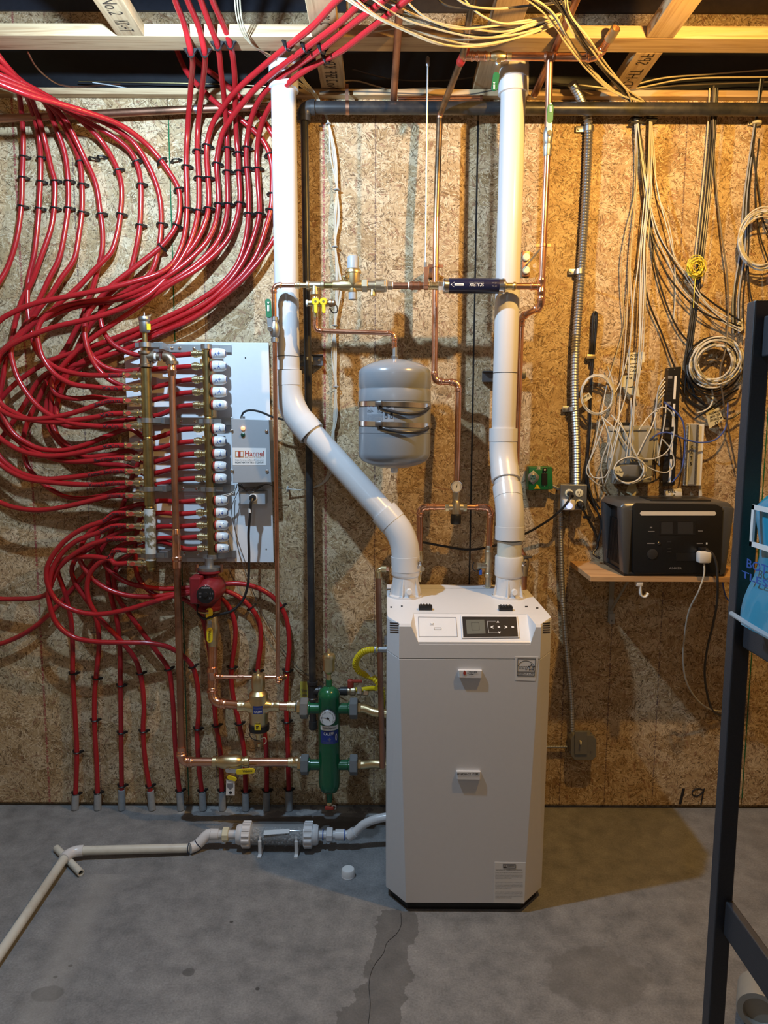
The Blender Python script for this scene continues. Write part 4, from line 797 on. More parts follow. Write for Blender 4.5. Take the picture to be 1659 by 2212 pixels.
# ================================================================== green hydraulic separator
GS = thing('hydraulic_separator', 'green painted hydraulic separator standing left of the boiler with a round thermometer', 'separator', Q(713, 1748, .21))
cg = Q(711, 1585, .21); zz = lambda py: Q(711, py, .21).z - cg.z
cgx = V((cg.x, -.21, cg.z))
lat(GS, 'vessel', 'green_paint', [(.010, zz(1732)), (.0125, zz(1718)), (.0125, zz(1712)), (.033, zz(1706)), (.0395, zz(1698)), (.0415, zz(1688)), (.0415, zz(1505)), (.0430, zz(1501)), (.0415, zz(1497)), (.036, zz(1490)), (.024, zz(1485)), (.0125, zz(1482)), (.0125, zz(1468))], cgx, (0, 0, 1), 30)
for py, zc in ((1525, zfix), (1643, zlow)):
    for s in (-1, 1):
        o_ = V((cgx.x, -.21, zc))
        lat(GS, 'side_stub', 'green_paint', [(.0205, .03), (.0205, .072), (.026, .075), (.026, .082)], o_, (s, 0, 0), 20)
        nut(GS, o_ + V((s * .095, 0, 0)), (s, 0, 0), .040, .030, 'box_grey_dark', 'union_nut')
        if s < 0: nut(GS, o_ + V((-.116, 0, 0)), (1, 0, 0), .024, .014, 'brass_bright', 'hex_bushing')
lat(GS, 'air_vent', 'brass', [(.009, zz(1470)), (.009, zz(1456)), (.014, zz(1454)), (.0225, zz(1446)), (.0225, zz(1424)), (.0250, zz(1422)), (.0255, zz(1417)), (.022, zz(1413)), (.008, zz(1411)), (.007, zz(1407)), (.0035, zz(1402))], cgx, (0, 0, 1), 26)
gc = Q(708, 1550, .252 + .006)
lat(GS, 'gauge_boss', 'green_paint', [(.018, -.02), (.018, .004)], gc + V((.0, .012, .006)), FR, 18)
GA = lat(GS, 'thermometer', 'steel_dark', [(.030, -.012), (.0315, -.006), (.0315, .004), (.029, .006)], gc, FR, 28); lat(GA, 'dial', 'paper', [(.0285, 0), (.0285, .0012)], gc + V((0, -.006, 0)), FR, 28)
def needle(th, c, ang, l, w=.0016, mat='ink'):
    d = V((math.cos(ang), 0, math.sin(ang))); s = V((-d.z, 0, d.x)); obj('needle', MB().prism([c - d * l * .25 + s * w, c + d * l, c - d * l * .25 - s * w], V((0, -.0008, 0))), mat, th, smooth=False)
def ticks(th, c, r, a0, a1, k, mat='ink'):
    mb = MB()
    for i in range(k):
        a = a0 + (a1 - a0) * i / (k - 1); d = V((math.cos(a), 0, math.sin(a))); s = V((-d.z, 0, d.x)) * .0005; mb.prism([c + d * r * .8 + s, c + d * r + s, c + d * r - s, c + d * r * .8 - s], V((0, -.0004, 0)))
    obj('scale_marks', mb, mat, th, smooth=False)
gd = gc + V((0, -.0074, 0)); ticks(GA, gd, .026, math.radians(-40), math.radians(220), 22); needle(GA, gd, math.radians(172), .024); needle(GA, gd, math.radians(-48), .016); lat(GA, 'hub', 'ink', [(.0035, 0), (.0035, .0015)], gd, FR, 12)
f = cyl_patch(GS, 'name_label', 'blue_label', cgx, .0418, 692, 1580, 730, 1608, label='blue label with white lettering'); text(GS, 'CALEFFI', 'ink_white', None, None, None, bold=.012, warp=on(f, .2, .68, .72, .92))
text(GS, 'o', 'ink_white', None, None, None, warp=on(f, .78, .2, .9, .75)); text(GS, '+', 'ink_grey', None, None, None, warp=on(f, .4, .22, .56, .5))
for k in range(2): text(GS, 'US PAT PENDING 5 mm', 'ink_grey', None, None, None, warp=on(f, .14, .04 + .1 * k, .66, .10 + .1 * k))
f = cyl_patch(GS, 'title_label', 'paper', cgx, .0418, 692, 1569, 730, 1579); text(GS, 'Hydro Separator', 'ink', None, None, None, bold=.01, warp=on(f, .16, .25, .84, .8))
dr = V((cgx.x, -.21, cgx.z + zz(1738)))
lat(GS, 'drain_valve', 'brass_bright', [(.011, -.012), (.012, .004), (.009, .012)], dr, (0, 0, 1), 14); obj('drain_handle', MB().box(dr + V((0, -.014, -.006)), (.034, .010, .014)), 'ink_red', GS, smooth=False, bevel=.003)
obj('drain_strap', MB().tube(smoothline([dr + V((.004, -.012, -.008)), dr + V((.018, -.014, .006)), dr + V((.026, -.012, -.002)), dr + V((.022, -.01, -.014))]), .0018, 6), 'plastic_white', GS)
for nm, py, zc, lab in (('boiler_supply_connector', 1525, zfix, 'upper bent brass connector from the green separator to the boiler'), ('boiler_return_connector', 1640, zlow, 'lower bent brass connector from the green separator to the boiler')):
    s = 1 if py == 1640 else -1
    th = thing(nm, lab, 'pipe fitting', V((-.09, -.21, zc)))
    a = V((cgx.x + .105, -.21, zc)); obj('tailpiece', MB().tube(smoothline([a, a + V((.03, 0, 0)), a + V((.065, -.01, s * .010)), a + V((.10, -.02, s * .012))]), .0165, 16), 'brass', th)
    lat(th, 'sleeve', 'brass_bright', [(.018, 0), (.018, .022), (.0145, .024), (.0145, .05)], a + V((.095, -.02, s * .012)), (1, 0, 0), 18)
    nut(th, a + V((.012, 0, 0)), (1, 0, 0), .020, .012, 'brass')
# ================================================================== black iron gas pipe
zi = Q(829, 233, .085).z
GP = thing('gas_pipe', 'black iron gas pipe running level under the joists and down the wall', 'pipe', Q(675, 1575, .05))
xg = Q(660, 400, .06).x; xgb = Q(675, 1470, .06).x; gt = V((xg, -.085, zi)); gb = V((xgb, -.06, Q(675, 1478, .06).z))
obj('pipe', MB().tube([gt + V((.03, 0, 0)), V((2.55, -.085, zi))], .0225, 18), 'iron_black', GP)
obj('elbow', MB().tube(arc(gt + V((.1, 0, 0)), gt, gt + V((0, .002, -.1)), .03), .0255, 16), 'iron_black', GP); lat(GP, 'elbow_band', 'iron_black', [(.028, 0), (.028, .014)], gt + V((.026, 0, 0)), (1, 0, 0), 18); lat(GP, 'elbow_band', 'iron_black', [(.024, -.05), (.024, -.02)], gt, (0, 0, 1), 18)
obj('pipe', MB().tube([gt + V((0, .0, -.03)), gb], .0142, 16), 'iron_black', GP)
lat(GP, 'tee', 'iron_black', [(.0215, .012), (.0215, 0), (.0185, -.003), (.0185, -.055), (.0215, -.058), (.0215, -.068)], gb, (0, 0, 1), 18)
lat(GP, 'tee_branch', 'iron_black', [(.0185, 0), (.0185, .025), (.0215, .027), (.0215, .038)], gb + V((0, 0, -.028)), (1, 0, 0), 18)
obj('drip_leg', MB().tube([gb + V((0, 0, -.05)), V((gb.x + .001, -.06, Q(675, 1565, .06).z))], .0135, 16), 'iron_black', GP)
lat(GP, 'drip_cap', 'iron_black', [(.0175, .02), (.0175, -.01), (.014, -.014)], V((gb.x + .001, -.06, Q(675, 1568, .06).z)), (0, 0, 1), 18)
gv = gb + V((0, 0, -.028)); xv = Q(750, 1490, .06).x
obj('branch_pipe', MB().tube([gv + V((.03, 0, 0)), V((xv, -.06, gv.z))], .0125, 14), 'iron_black', GP); lat(GP, 'branch_coupling', 'iron_black', [(.0175, 0), (.0175, .03)], V((Q(735, 1490, .06).x, -.06, gv.z)), (1, 0, 0), 16)
lat(GP, 'strap', 'copper_dull', [(.0238, -.0065), (.0238, .0065)], V((Q(751, 233, .085).x, -.085, zi)), (1, 0, 0), 20); obj('strap_tail', MB().box(V((Q(749, 215, .085).x - .001, -.085 + .0235, zi + .05)), (.013, .0015, .085)), 'copper_dull', GP, smooth=False)
for px, lab in ((675, 'steel strut bracket with a brass clamp on the black gas pipe'),):
    th = thing('pipe_bracket', lab, 'bracket', Q(672, 778, .02)); zc = Q(672, 778, .02).z
    mb = MB(); x0, x1 = Q(602, 778, .03).x, Q(697, 778, .03).x
    mb.box(V(((x0 + x1) / 2, -.008, zc)), (x1 - x0, .004, .041)); mb.box(V(((x0 + x1) / 2, -.020, zc + .0195)), (x1 - x0, .028, .003)); mb.box(V(((x0 + x1) / 2, -.020, zc - .0195)), (x1 - x0, .028, .003))
    obj('strut_channel', mb, 'strut_steel', th, smooth=False)
    c = V((xg + (xgb - xg) * .42, -.066, zc)); lat(th, 'clamp', 'brass_bright', [(.0165, -.011), (.0178, -.010), (.0178, .010), (.0165, .011)], c, (0, 0, 1), 20); obj('clamp_ears', MB().box(c + V((0, .018, 0)), (.006, .04, .02)), 'brass_bright', th); obj('clamp_screw', MB().box(c + V((.0, -.02, 0)), (.008, .01, .014)), 'brass_bright', th, bevel=.002)
    lat(th, 'bolt', 'chrome', [(.006, 0), (.006, .003), (.003, .004)], V((x1 - .016, -.0105, zc)), FR, 8)
VG = thing('gas_valve', 'small gas valve with a red lever behind the green separator', 'valve', V((xv, -.06, gv.z)))
lat(VG, 'body', 'bronze_pale', [(.013, 0), (.015, .004), (.015, .015), (.019, .02), (.019, .035), (.014, .04)], V((xv - .005, -.06, gv.z)), (1, 0, 0), 16); nut(VG, V((xv + .05, -.06, gv.z)), (1, 0, 0), .018, .02, 'chrome'); nut(VG, V((xv + .075, -.065, gv.z - .004)), (1, 0, -.1), .015, .022, 'chrome'); 
lat(VG, 'stem', 'ink_red', [(.012, .015), (.013, .02), (.013, .045), (.010, .048)], V((xv + .014, -.06, gv.z)), (0, 0, 1), 14); obj('lever', MB().box(V((xv + .036, -.062, gv.z + .042)), (.05, .012, .012)), 'ink_red', VG, bevel=.003)
YG = thing('gas_flex_hose', 'yellow corrugated gas hose bending from the gas valve into the boiler side', 'hose', Q(800, 1490, .2))
pts = smoothline(path('830,1403,.24 806,1403,.23 787,1407,.21 773,1420,.18 768,1436,.16 775,1450,.15 790,1458,.15 808,1466,.17 820,1480,.18 826,1505,.17 824,1530,.15'), .0022)
n_ = len(pts); w0 = 10
obj('hose', MB().tube(pts[w0:], [.0118 + .0016 * math.sin(i * 1.35) for i in range(n_ - w0)], 12), 'yellow_gas', YG); lat(YG, 'end_nut', 'galvanised', [(.012, 0), (.0145, .003), (.0145, .018), (.010, .02), (.010, .06)], Q(807, 1403, .232), (1, 0, 0), 12)
obj('hose_label', MB().prism([Q(x, y, .172) for x, y in ((788, 1447), (792, 1445), (807, 1459), (803, 1464))], V((0, -.003, 0))), 'paper', YG, smooth=False)
obj('hose_tail', MB().tube(smoothline(path('812,1487,.09 800,1487,.07 780,1490,.06 768,1490,.06')), .010, 10), 'yellow_gas', YG)
NC = tag(slab(None, 'note_card', 'yellow_paper', [(648, 1472), (663, 1472), (668, 1513), (650, 1512)], wp(.003), .001), 'yellow note card with handwriting stuck behind the black gas pipe', 'note')
textq(NC, 'Vent', 'ink_grey', 651, 1488, 664, 1495, wp(.004), 'handwriting'); textq(NC, 'leak', 'ink_grey', 652, 1498, 664, 1504, wp(.004), 'handwriting')
# relief drain beside the boiler
RD = thing('relief_drain_pipe', 'dull copper relief drain pipe running down the left side of the boiler', 'pipe', Q(826, 1660, .26))
rt = Q(817, 1230, .22); rb_ = Q(826, 1658, .26)
run(RD, [V((.02, rt.y, rt.z + .002)), V((rt.x, rt.y, rt.z + .002)), V((rt.x, rt.y, rt.z - .05))], .0085, 'copper', 'brass', bend=1.8)
lat(RD, 'brass_elbow', 'brass', [(.0135, 0), (.0135, -.022), (.010, -.026)], rt + V((0, 0, -.008)), (0, 0, 1), 16); lat(RD, 'brass_elbow', 'brass', [(.0125, .012), (.0125, .03)], rt + V((0, 0, .002)), (1, 0, 0), 16)
obj('pipe', MB().tube([rt + V((0, 0, -.03)), rb_], .0110, 14), 'copper_dull', RD)

# ================================================================== white PVC flues
RV = .0445
def flue(name, lab, px, d, marks): 
    th = thing(name, lab, 'flue pipe', V((px[0].x, px[0].y, .985))); return th
zt_b = .985
def pvc_sock(th, c, ax, l, name='coupling', r=RV): return lat(th, name, 'pvc_fitting', [(r + .0005, -l / 2), (r + .0085, -l / 2 + .001), (r + .0085, l / 2 - .001), (r + .0005, l / 2)], c, ax, 32)
def adapter(th, x, y):
    lat(th, 'flange_adapter', 'pvc_fitting', [(.062, .0), (.062, .006), (.051, .010), (.0475, .03), (.0465, .075), (.0500, .078), (.0515, .082), (.0515, .148), (.0490, .152)], V((x, y, zt_b)), (0, 0, 1), 36)
    for a in range(0, 360, 60):
        d = V((math.cos(math.radians(a + 20)), math.sin(math.radians(a + 20)), 0))
        obj('gusset', MB().prism([V((x, y, zt_b)) + d * .062 + V((0, 0, .006)), V((x, y, zt_b)) + d * .046 + V((0, 0, .006)), V((x, y, zt_b)) + d * .046 + V((0, 0, .075))], d.cross(V((0, 0, 1))) * .003), 'pvc_fitting', th, smooth=False)
        lat(th, 'screw', 'chrome', [(.004, 0), (.004, .002)], V((x, y, zt_b + .0065)) + d * .056 + d.cross(V((0, 0, 1))) * .012, (0, 0, 1), 8)
    lat(th, 'test_port', 'plastic_white', [(.011, 0), (.011, .012), (.009, .014)], V((x + .012, y - .052, zt_b + .03)), FR, 14)
    obj('latch', MB().box(V((x + .045, y - .028, zt_b + .128)), (.018, .02, .016), Matrix.Rotation(.9, 3, 'Z')), 'chrome', th, bevel=.002)
yA = -.285; xA = Q(876, 1240, .285).x; xB = Q(1099, 1240, .285).x
FLU = thing('exhaust_flue', 'white plastic flue pipe that angles left from the boiler top before rising straight', 'flue pipe', V((xA, yA, zt_b)))
adapter(FLU, xA, yA)
v1 = V((Q(622, 800, .165).x, -.165, Q(625, 880, .165).z)); v0 = V((v1.x - .004, -.165, 2.80)); e1 = V((xA, yA, Q(874, 1160, yA * -1).z))
A1 = arc(v0, v1, e1, .085, 10); A2 = arc(v1, e1, V((xA, yA, 1.0)), .075, 10)
obj('pipe', MB().tube([v0, A1[0]], RV, 32), 'pvc_white', FLU); obj('pipe', MB().tube([A1[-1], A2[0]], RV, 32), 'pvc_white', FLU); obj('pipe', MB().tube([A2[-1], V((xA, yA, 1.05))], RV, 32), 'pvc_white', FLU)
TA = arc(v0, v0 + V((0, 0, .12)), v0 + V((0, .2, .12)), .09, 10); obj('pipe', MB().tube([v0 - V((0, 0, .002)), TA[0]], RV, 32), 'pvc_white', FLU); obj('pipe', MB().tube([TA[-1], v0 + V((0, .205, .12))], RV, 32), 'pvc_white', FLU); A_T = TA
for A in (A1, A2, TA):
    obj('elbow', MB().tube(A, RV + .007, 32), 'pvc_fitting', FLU)
    for p, q in ((A[0], A[1]), (A[-1], A[-2])): pvc_sock(FLU, p + (p - q).normalized() * .022, p - q, .055, 'elbow_socket')
for c, ax in ((A1[0] + V((0, 0, .0505)), (0, 0, 1)), (A1[-1] + (A1[-1] - A1[-2]).normalized() * .051, A1[-1] - A1[-2]), (A2[-1] + V((0, 0, -.0515)), (0, 0, 1)), (V((v1.x - .001, v1.y, Q(625, 771, .165).z)), (0, 0, 1))): lat(FLU, 'seam_line', 'ink', [(RV + .0004, -.0012), (RV + .0006, 0), (RV + .0004, .0012)], c, ax, 32)
INT = thing('intake_flue', 'white plastic intake pipe rising almost straight from the right of the boiler top', 'flue pipe', V((xB, yA, zt_b)))
adapter(INT, xB, yA)
w1 = V((Q(1086, 990, .165).x, -.165, Q(1086, 985, .165).z)); w0 = V((Q(1104, 400, .165).x, -.165, 2.83)); e2 = V((xB, yA, Q(1098, 1105, .285).z))
B1_ = arc(w0, w1, e2, .06, 10); B2_ = arc(w1, e2, V((xB, yA, 1.0)), .06, 10)
obj('pipe', MB().tube([w0, B1_[0]], RV, 32), 'pvc_white', INT); obj('pipe', MB().tube([B1_[-1], B2_[0]], RV, 32), 'pvc_white', INT); obj('pipe', MB().tube([B2_[-1], V((xB, yA, 1.05))], RV, 32), 'pvc_aged', INT)
TB = arc(w0, w0 + V((0, 0, .12)), w0 + V((0, .2, .12)), .09, 10); obj('pipe', MB().tube([w0 - V((0, 0, .002)), TB[0]], RV, 32), 'pvc_white', INT); obj('pipe', MB().tube([TB[-1], w0 + V((0, .205, .12))], RV, 32), 'pvc_white', INT)
for A in (B1_, B2_, TB):
    obj('elbow', MB().tube(A, RV + .007, 32), 'pvc_fitting', INT)
    for p, q in ((A[0], A[1]), (A[-1], A[-2])): pvc_sock(INT, p + (p - q).normalized() * .018, p - q, .05, 'elbow_socket')
for c, ax in ((B1_[-1] + (B1_[-1] - B1_[-2]).normalized() * .044, B1_[-1] - B1_[-2]), (B2_[-1] + V((0, 0, -.045)), (0, 0, 1)), (w1.lerp(w0, (Q(1090, 806, .165).z - w1.z) / (w0.z - w1.z)), w0 - w1)): lat(INT, 'seam_line', 'ink', [(RV + .0004, -.0012), (RV + .0006, 0), (RV + .0004, .0012)], c, ax, 32)
pvc_sock(INT, w1.lerp(w0, (Q(1110, 185, .165).z - w1.z) / (w0.z - w1.z)), w0 - w1, .06)
SB = thing('strut_bracket', 'dark steel strut bracket behind the right white pipe', 'bracket', Q(1075, 815, .02)); zc = Q(1075, 813, .03).z
mb = MB(); x0, x1 = Q(1043, 813, .03).x, Q(1126, 813, .03).x
mb.box(V(((x0 + x1) / 2, -.008, zc)), (x1 - x0, .004, .041)); mb.box(V(((x0 + x1) / 2, -.022, zc + .0195)), (x1 - x0, .03, .003)); mb.box(V(((x0 + x1) / 2, -.022, zc - .0195)), (x1 - x0, .03, .003)); obj('strut_channel', mb, 'strut_steel', SB, smooth=False); obj('clamp', MB().box(V((x1 - .006, -.06, zc)), (.02, .09, .026)), 'strut_steel', SB, bevel=.003)

# ================================================================== domestic water line across the wall
WL = thing('water_line', 'copper and bronze water line crossing in front of both white pipes at mid height', 'pipe', Q(700, 617, .25))
W = lambda px: V((Q(px, 617, .25).x, -.25, zW))
run(WL, [V((WL0.x, -.25, zW - .06)), V((WL0.x, -.25, zW)), W(662)], .0085, bend=2.6)
lat(WL, 'adapter', 'brass_bright', [(.0085, -.02), (.0105, -.018), (.0105, -.01), (.013, -.008), (.013, 0), (.010, .002), (.010, .03)], W(648), (1, 0, 0), 14)
TE = lat(WL, 'tee', 'bronze_pale', [(.016, 0), (.016, .008), (.0125, .011), (.0125, .05), (.016, .053), (.016, .062)], W(662), (1, 0, 0), 16); lat(WL, 'tee_branch', 'bronze_pale', [(.0125, 0), (.0125, -.02), (.016, -.022), (.016, -.032)], W(680), (0, 0, 1), 16)
obj('nipple', MB().tube([W(694), W(722)], .0105, 14), 'brass_olive', WL)
for x in (662, 694, 724, 846, 881): lat(WL, 'thread_tape', 'plastic_white', [(.0125, 0), (.0125, .005)], W(x), (1, 0, 0), 14)
obj('nipple', MB().tube([W(838), W(886)], .0115, 14), 'copper_dull', WL); obj('pipe', MB().tube([W(884), W(930)], .0125, 14), 'copper_dull', WL)
coupling(WL, W(898), (1, 0, 0), .0125, 'copper_dull'); coupling(WL, W(936), (1, 0, 0), .0120, 'brass_bright', 'adapter'); nut(WL, W(950), (1, 0, 0), .0165, .012, 'chrome')
run(WL, [W(1088), W(1164)], .0115); lat(WL, 'adapter', 'brass_bright', [(.013, -.012), (.013, 0), (.0155, .002), (.0155, .01), (.0125, .012), (.0125, .03), (.0150, .033), (.0150, .04), (.0118, .044)], W(1088), (1, 0, 0), 14)
coupling(WL, W(1155), (1, 0, 0), .0115)
# reducing valve
RVV = thing('pressure_reducing_valve', 'brass pressure reducing valve with a pale grey cap on the water line', 'valve', W(762))
lat(RVV, 'body', 'brass', [(.012, -.072), (.0165, -.07), (.0165, -.048), (.0195, -.04), (.0195, .03), (.0130, .042), (.0130, .052)], W(762), (1, 0, 0), 20)
zq = lambda py: Q(762, py, .25).z - zW
lat(RVV, 'bonnet', 'brass', [(.014, zq(626)), (.0185, zq(622)), (.0215, zq(612)), (.024, zq(598)), (.0245, zq(592)), (.029, zq(590)), (.029, zq(586)), (.0235, zq(581))], W(763), (0, 0, 1), 26); lat(RVV, 'cap', 'box_grey', [(.0215, zq(584)), (.0205, zq(556)), (.0185, zq(554))], W(763), (0, 0, 1), 24)
lat(RVV, 'bottom_plug', 'brass', [(.016, zq(618)), (.017, zq(626)), (.0155, zq(632))], W(762), (0, 0, 1), 20); lat(RVV, 'bottom_cap', 'box_grey', [(.0150, zq(631)), (.0150, zq(647)), (.0135, zq(648))], W(762), (0, 0, 1), 20)
lat(RVV, 'gauge_plug', 'brass_bright', [(.010, 0), (.010, .014), (.006, .016)], W(747) + V((0, -.012, .022)), (-.3, -.5, .5), 12)
# backflow preventer
BF = thing('backflow_preventer', 'bronze backflow preventer with two hex unions right of the reducing valve', 'valve', W(808))
lat(BF, 'body', 'bronze_pale', [(.013, -.038), (.0165, -.034), (.0165, .012), (.0235, .016), (.0235, .046), (.018, .05)], W(802), (1, 0, 0), 22); nut(BF, W(788), (1, 0, 0), .0245, .020, 'bronze_pale'); nut(BF, W(829), (1, 0, 0), .0245, .020, 'bronze_pale'); nut(BF, W(842), (1, 0, 0), .0155, .016, 'bronze_dark')
lat(BF, 'vent_port', 'brass', [(.0095, .005), (.0095, -.022), (.011, -.024), (.011, -.036)], W(805), (0, 0, 1), 14)
# scale filter
SF = thing('scale_filter', 'steel scale filter cartridge with a navy printed sleeve on the water line', 'water filter', W(1020))
lat(SF, 'housing', 'chrome', [(.018, 0), (.0265, .002), (.0280, .006), (.0280, .008), (.0255, .012), (.0255, .208), (.0280, .212), (.0280, .216), (.0265, .220), (.016, .222)], W(956), (1, 0, 0), 32)
lat(SF, 'sleeve', 'navy_sleeve', [(.0260, .022), (.0262, .024), (.0262, .196), (.0260, .198)], W(956), (1, 0, 0), 32)
s0 = W(956)
def onsleeve(x0, x1, a0, a1, flip=True):
    def g(u, v):
        if flip: u, v = 1 - u, 1 - v
        a = a0 + (a1 - a0) * v; return V((s0.x + x0 + (x1 - x0) * u, s0.y - math.cos(a) * .0266, s0.z + math.sin(a) * .0266))
    return g
text(SF, 'SCALERX', 'ink_white', None, None, None, bold=.006, warp=onsleeve(.092, .142, -.22, .22)); text(SF, 'Scale Prevention System', 'ink_grey', None, None, None, warp=onsleeve(.092, .142, .26, .36)); text(SF, 'flow direction', 'ink', None, None, None, warp=onsleeve(.044, .068, -.06, .06)); text(SF, 'cold water', 'ink_grey', None, None, None, warp=onsleeve(.170, .188, .1, .3)); text(SF, '3/4" line', 'ink_grey', None, None, None, warp=onsleeve(.172, .188, -.3, -.1))
g = onsleeve(0, .2, -.5, .5, False); ar = [(.13, .5), (.20, .85), (.20, .65), (.36, .65), (.36, .35), (.20, .35), (.20, .15)]
mb = MB(); mb.v = [g(u, v) for u, v in ar]; mb.f = [(0, 1, 2, 5, 6), (2, 3, 4, 5)]; obj('flow_arrow', mb, 'ink_white', SF, smooth=False)
nut(SF, W(953), (1, 0, 0), .0155, .012, 'chrome')
# tank service valve with two yellow handles
SV = thing('tank_service_valve', 'brass tank service valve with two yellow handles hanging below the tee', 'valve', W(680) + V((0, 0, -.1)))
sx_ = W(681).x; zq = lambda py: Q(681, py, .25).z
lat(SV, 'body', 'brass_bright', [(.0115, zq(642) - zW), (.0125, zq(645) - zW), (.0125, zq(672) - zW), (.0095, zq(674) - zW), (.0095, zq(690) - zW)], V((sx_, -.25, zW)), (0, 0, 1), 16)
lat(SV, 'cross_port', 'brass_bright', [(.0095, -.035), (.011, -.03), (.0125, -.02), (.0125, .03), (.010, .045)], V((sx_ + .008, -.25, zq(655))), (1, 0, 0), 14); lat(SV, 'left_cap', 'plastic_white', [(.012, -.041), (.012, -.034)], V((sx_ + .008, -.25, zq(655))), (1, 0, 0), 14)
for dx in (0, 17):
    h = Q(682 + dx, 652, .275); k = lat(SV, 'handle', 'yellow_plastic', [(.0130, 0), (.0135, .002), (.0135, .008), (.011, .010)], h, FR, 18); lever(SV, 'handle_grip', 'yellow_plastic', h + V((.0005, -.005, -.012)), h + V((.001, -.005, -.034)), .012, .009); lat(k, 'handle_screw', 'brass_olive', [(.004, .010), (.0035, .012)], h, FR, 10)
lat(SV, 'drain_cap', 'bronze_dark', [(.009, 0), (.0135, .004), (.0135, .012), (.011, .014), (.011, .022), (.008, .024)], Q(710, 655, .25), (1, -.2, 0), 12); obj('cap_tether', MB().tube(smoothline(path('712,665,.25 720,676,.25 728,674,.25 728,662,.25 722,655,.25')), .0022, 6), 'rubber_black', SV)
TP = thing('tank_pipe', 'thin copper pipe stepping from the yellow-handled valve over to the grey expansion tank', 'pipe', Q(770, 715, .25))
tz = Q(770, 716, .25).z; tx = Q(852, 740, .25).x
run(TP, [V((sx_, -.25, zq(688))), V((sx_, -.25, tz + .002)), V((tx, -.25, tz - .006)), V((tx, -.25, Q(852, 752, .25).z))], .0082, bend=2.5)
coupling(TP, V((sx_, -.25, zq(692))), (0, 0, 1), .0082); coupling(TP, V((tx, -.25, Q(852, 745, .25).z)), (0, 0, 1), .0082)
# ================================================================== expansion tank
ET = thing('expansion_tank', 'grey steel expansion tank strapped to the wall with two chrome bands', 'tank', Q(857, 1025, .25))
ct = Q(855, 900, .25); ct = V((tx + .002, -.25, Q(855, 900, .11).z)); RT = .1305
zt_ = lambda py: Q(855, py, .25 + RT).z - ct.z
zT, zB_ = zt_(806), zt_(995); zT = Q(855, 797, .25 + .1).z - ct.z
lat(ET, 'shell', 'tank_grey', [(.012, zB_ - .034), (.05, zB_ - .031), (.09, zB_ - .020), (.118, zB_ - .006), (.128, zB_ + .008), (RT, zB_ + .022), (RT, zt_(938)), (RT - .0014, zt_(937)), (RT, zt_(936)), (RT, zt_(867)), (RT - .0015, zt_(866)), (RT, zt_(865)), (RT, zt_(842)), (RT - .0035, zt_(838)), (RT - .0035, zt_(836)), (RT, zt_(832)), (RT, zT - .014), (.1285, zT), (.120, zT + .010), (.095, zT + .024), (.05, zT + .038), (.016, zT + .043), (.011, zT + .044)], ct, (0, 0, 1), 48)
lat(ET, 'stem', 'galvanised', [(.0105, zT + .042), (.0125, zT + .046), (.0125, zT + .054), (.0095, zT + .056), (.0095, zT + .085)], ct, (0, 0, 1), 14)
lat(ET, 'air_valve_cap', 'plastic_white', [(.010, zB_ - .05), (.013, zB_ - .045), (.013, zB_ - .03)], ct, (0, 0, 1), 16)
f = cyl_patch(ET, 'rating_label', 'tank_sticker', ct, RT + .0006, 792, 870, 851, 911, label='printed rating label')
slab_w = on(f, 0.02, .80, .62, .97)
for (u0, v0, u1, v1, s, mt) in ((.02, .80, .30, .97, '/A', 'ink_red'), (.30, .86, .64, .96, 'MTROL', 'ink'), (.02, .66, .2, .70, 'EX-30', 'ink'), (.02, .58, .26, .62, 'THERM-X-TROL', 'ink'), (.02, .52, .28, .56, 'MAX PRESSURE', 'ink'), (.02, .46, .2, .50, '150 PSIG', 'ink'), (.44, .56, .52, .66, 'W', 'ink'), (.56, .56, .64, .66, 'O', 'ink'), (.44, .44, .50, .54, 'Q', 'ink'), (.50, .44, .56, .54, 'O', 'ink'), (.58, .44, .64, .54, 'i', 'ink')): text(ET, s, mt, None, None, None, bold=.008, warp=on(f, u0, v0, u1, v1))
for k in range(7): text(ET, random.choice(('INSTALL IN ACCORDANCE WITH LOCAL CODES', 'DO NOT EXCEED THE MAXIMUM PRESSURE', 'READ ALL INSTRUCTIONS BEFORE USE')), 'ink', None, None, None, 'fine_print', warp=on(f, .02, .06 + .05 * k, .64, .09 + .05 * k))
for (u0, v0, u1, v1) in ((.74, .55, .9, .95), (.70, .2, .78, .45), (.88, .2, .96, .45)):
    mb = MB(); P_ = [(u0, v0), (u1, v0), (u1, v1), (u0, v1)]
    for (a, b_), (c_, d_) in zip(P_, P_[1:] + P_[:1]): mb.tube([f(a, b_, .0008), f(c_, d_, .0008)], .0006, 4)
    mb.prism([f(u0, v0 + (v1 - v0) * .6, .0008), f((u0 + u1) / 2, v0 + (v1 - v0) * .45, .0008), f(u1, v0 + (v1 - v0) * .6, .0008), f(u1, v1, .0008), f(u0, v1, .0008)], V((0, -.0002, 0))); obj('diagram', mb, 'ink', ET, smooth=False)
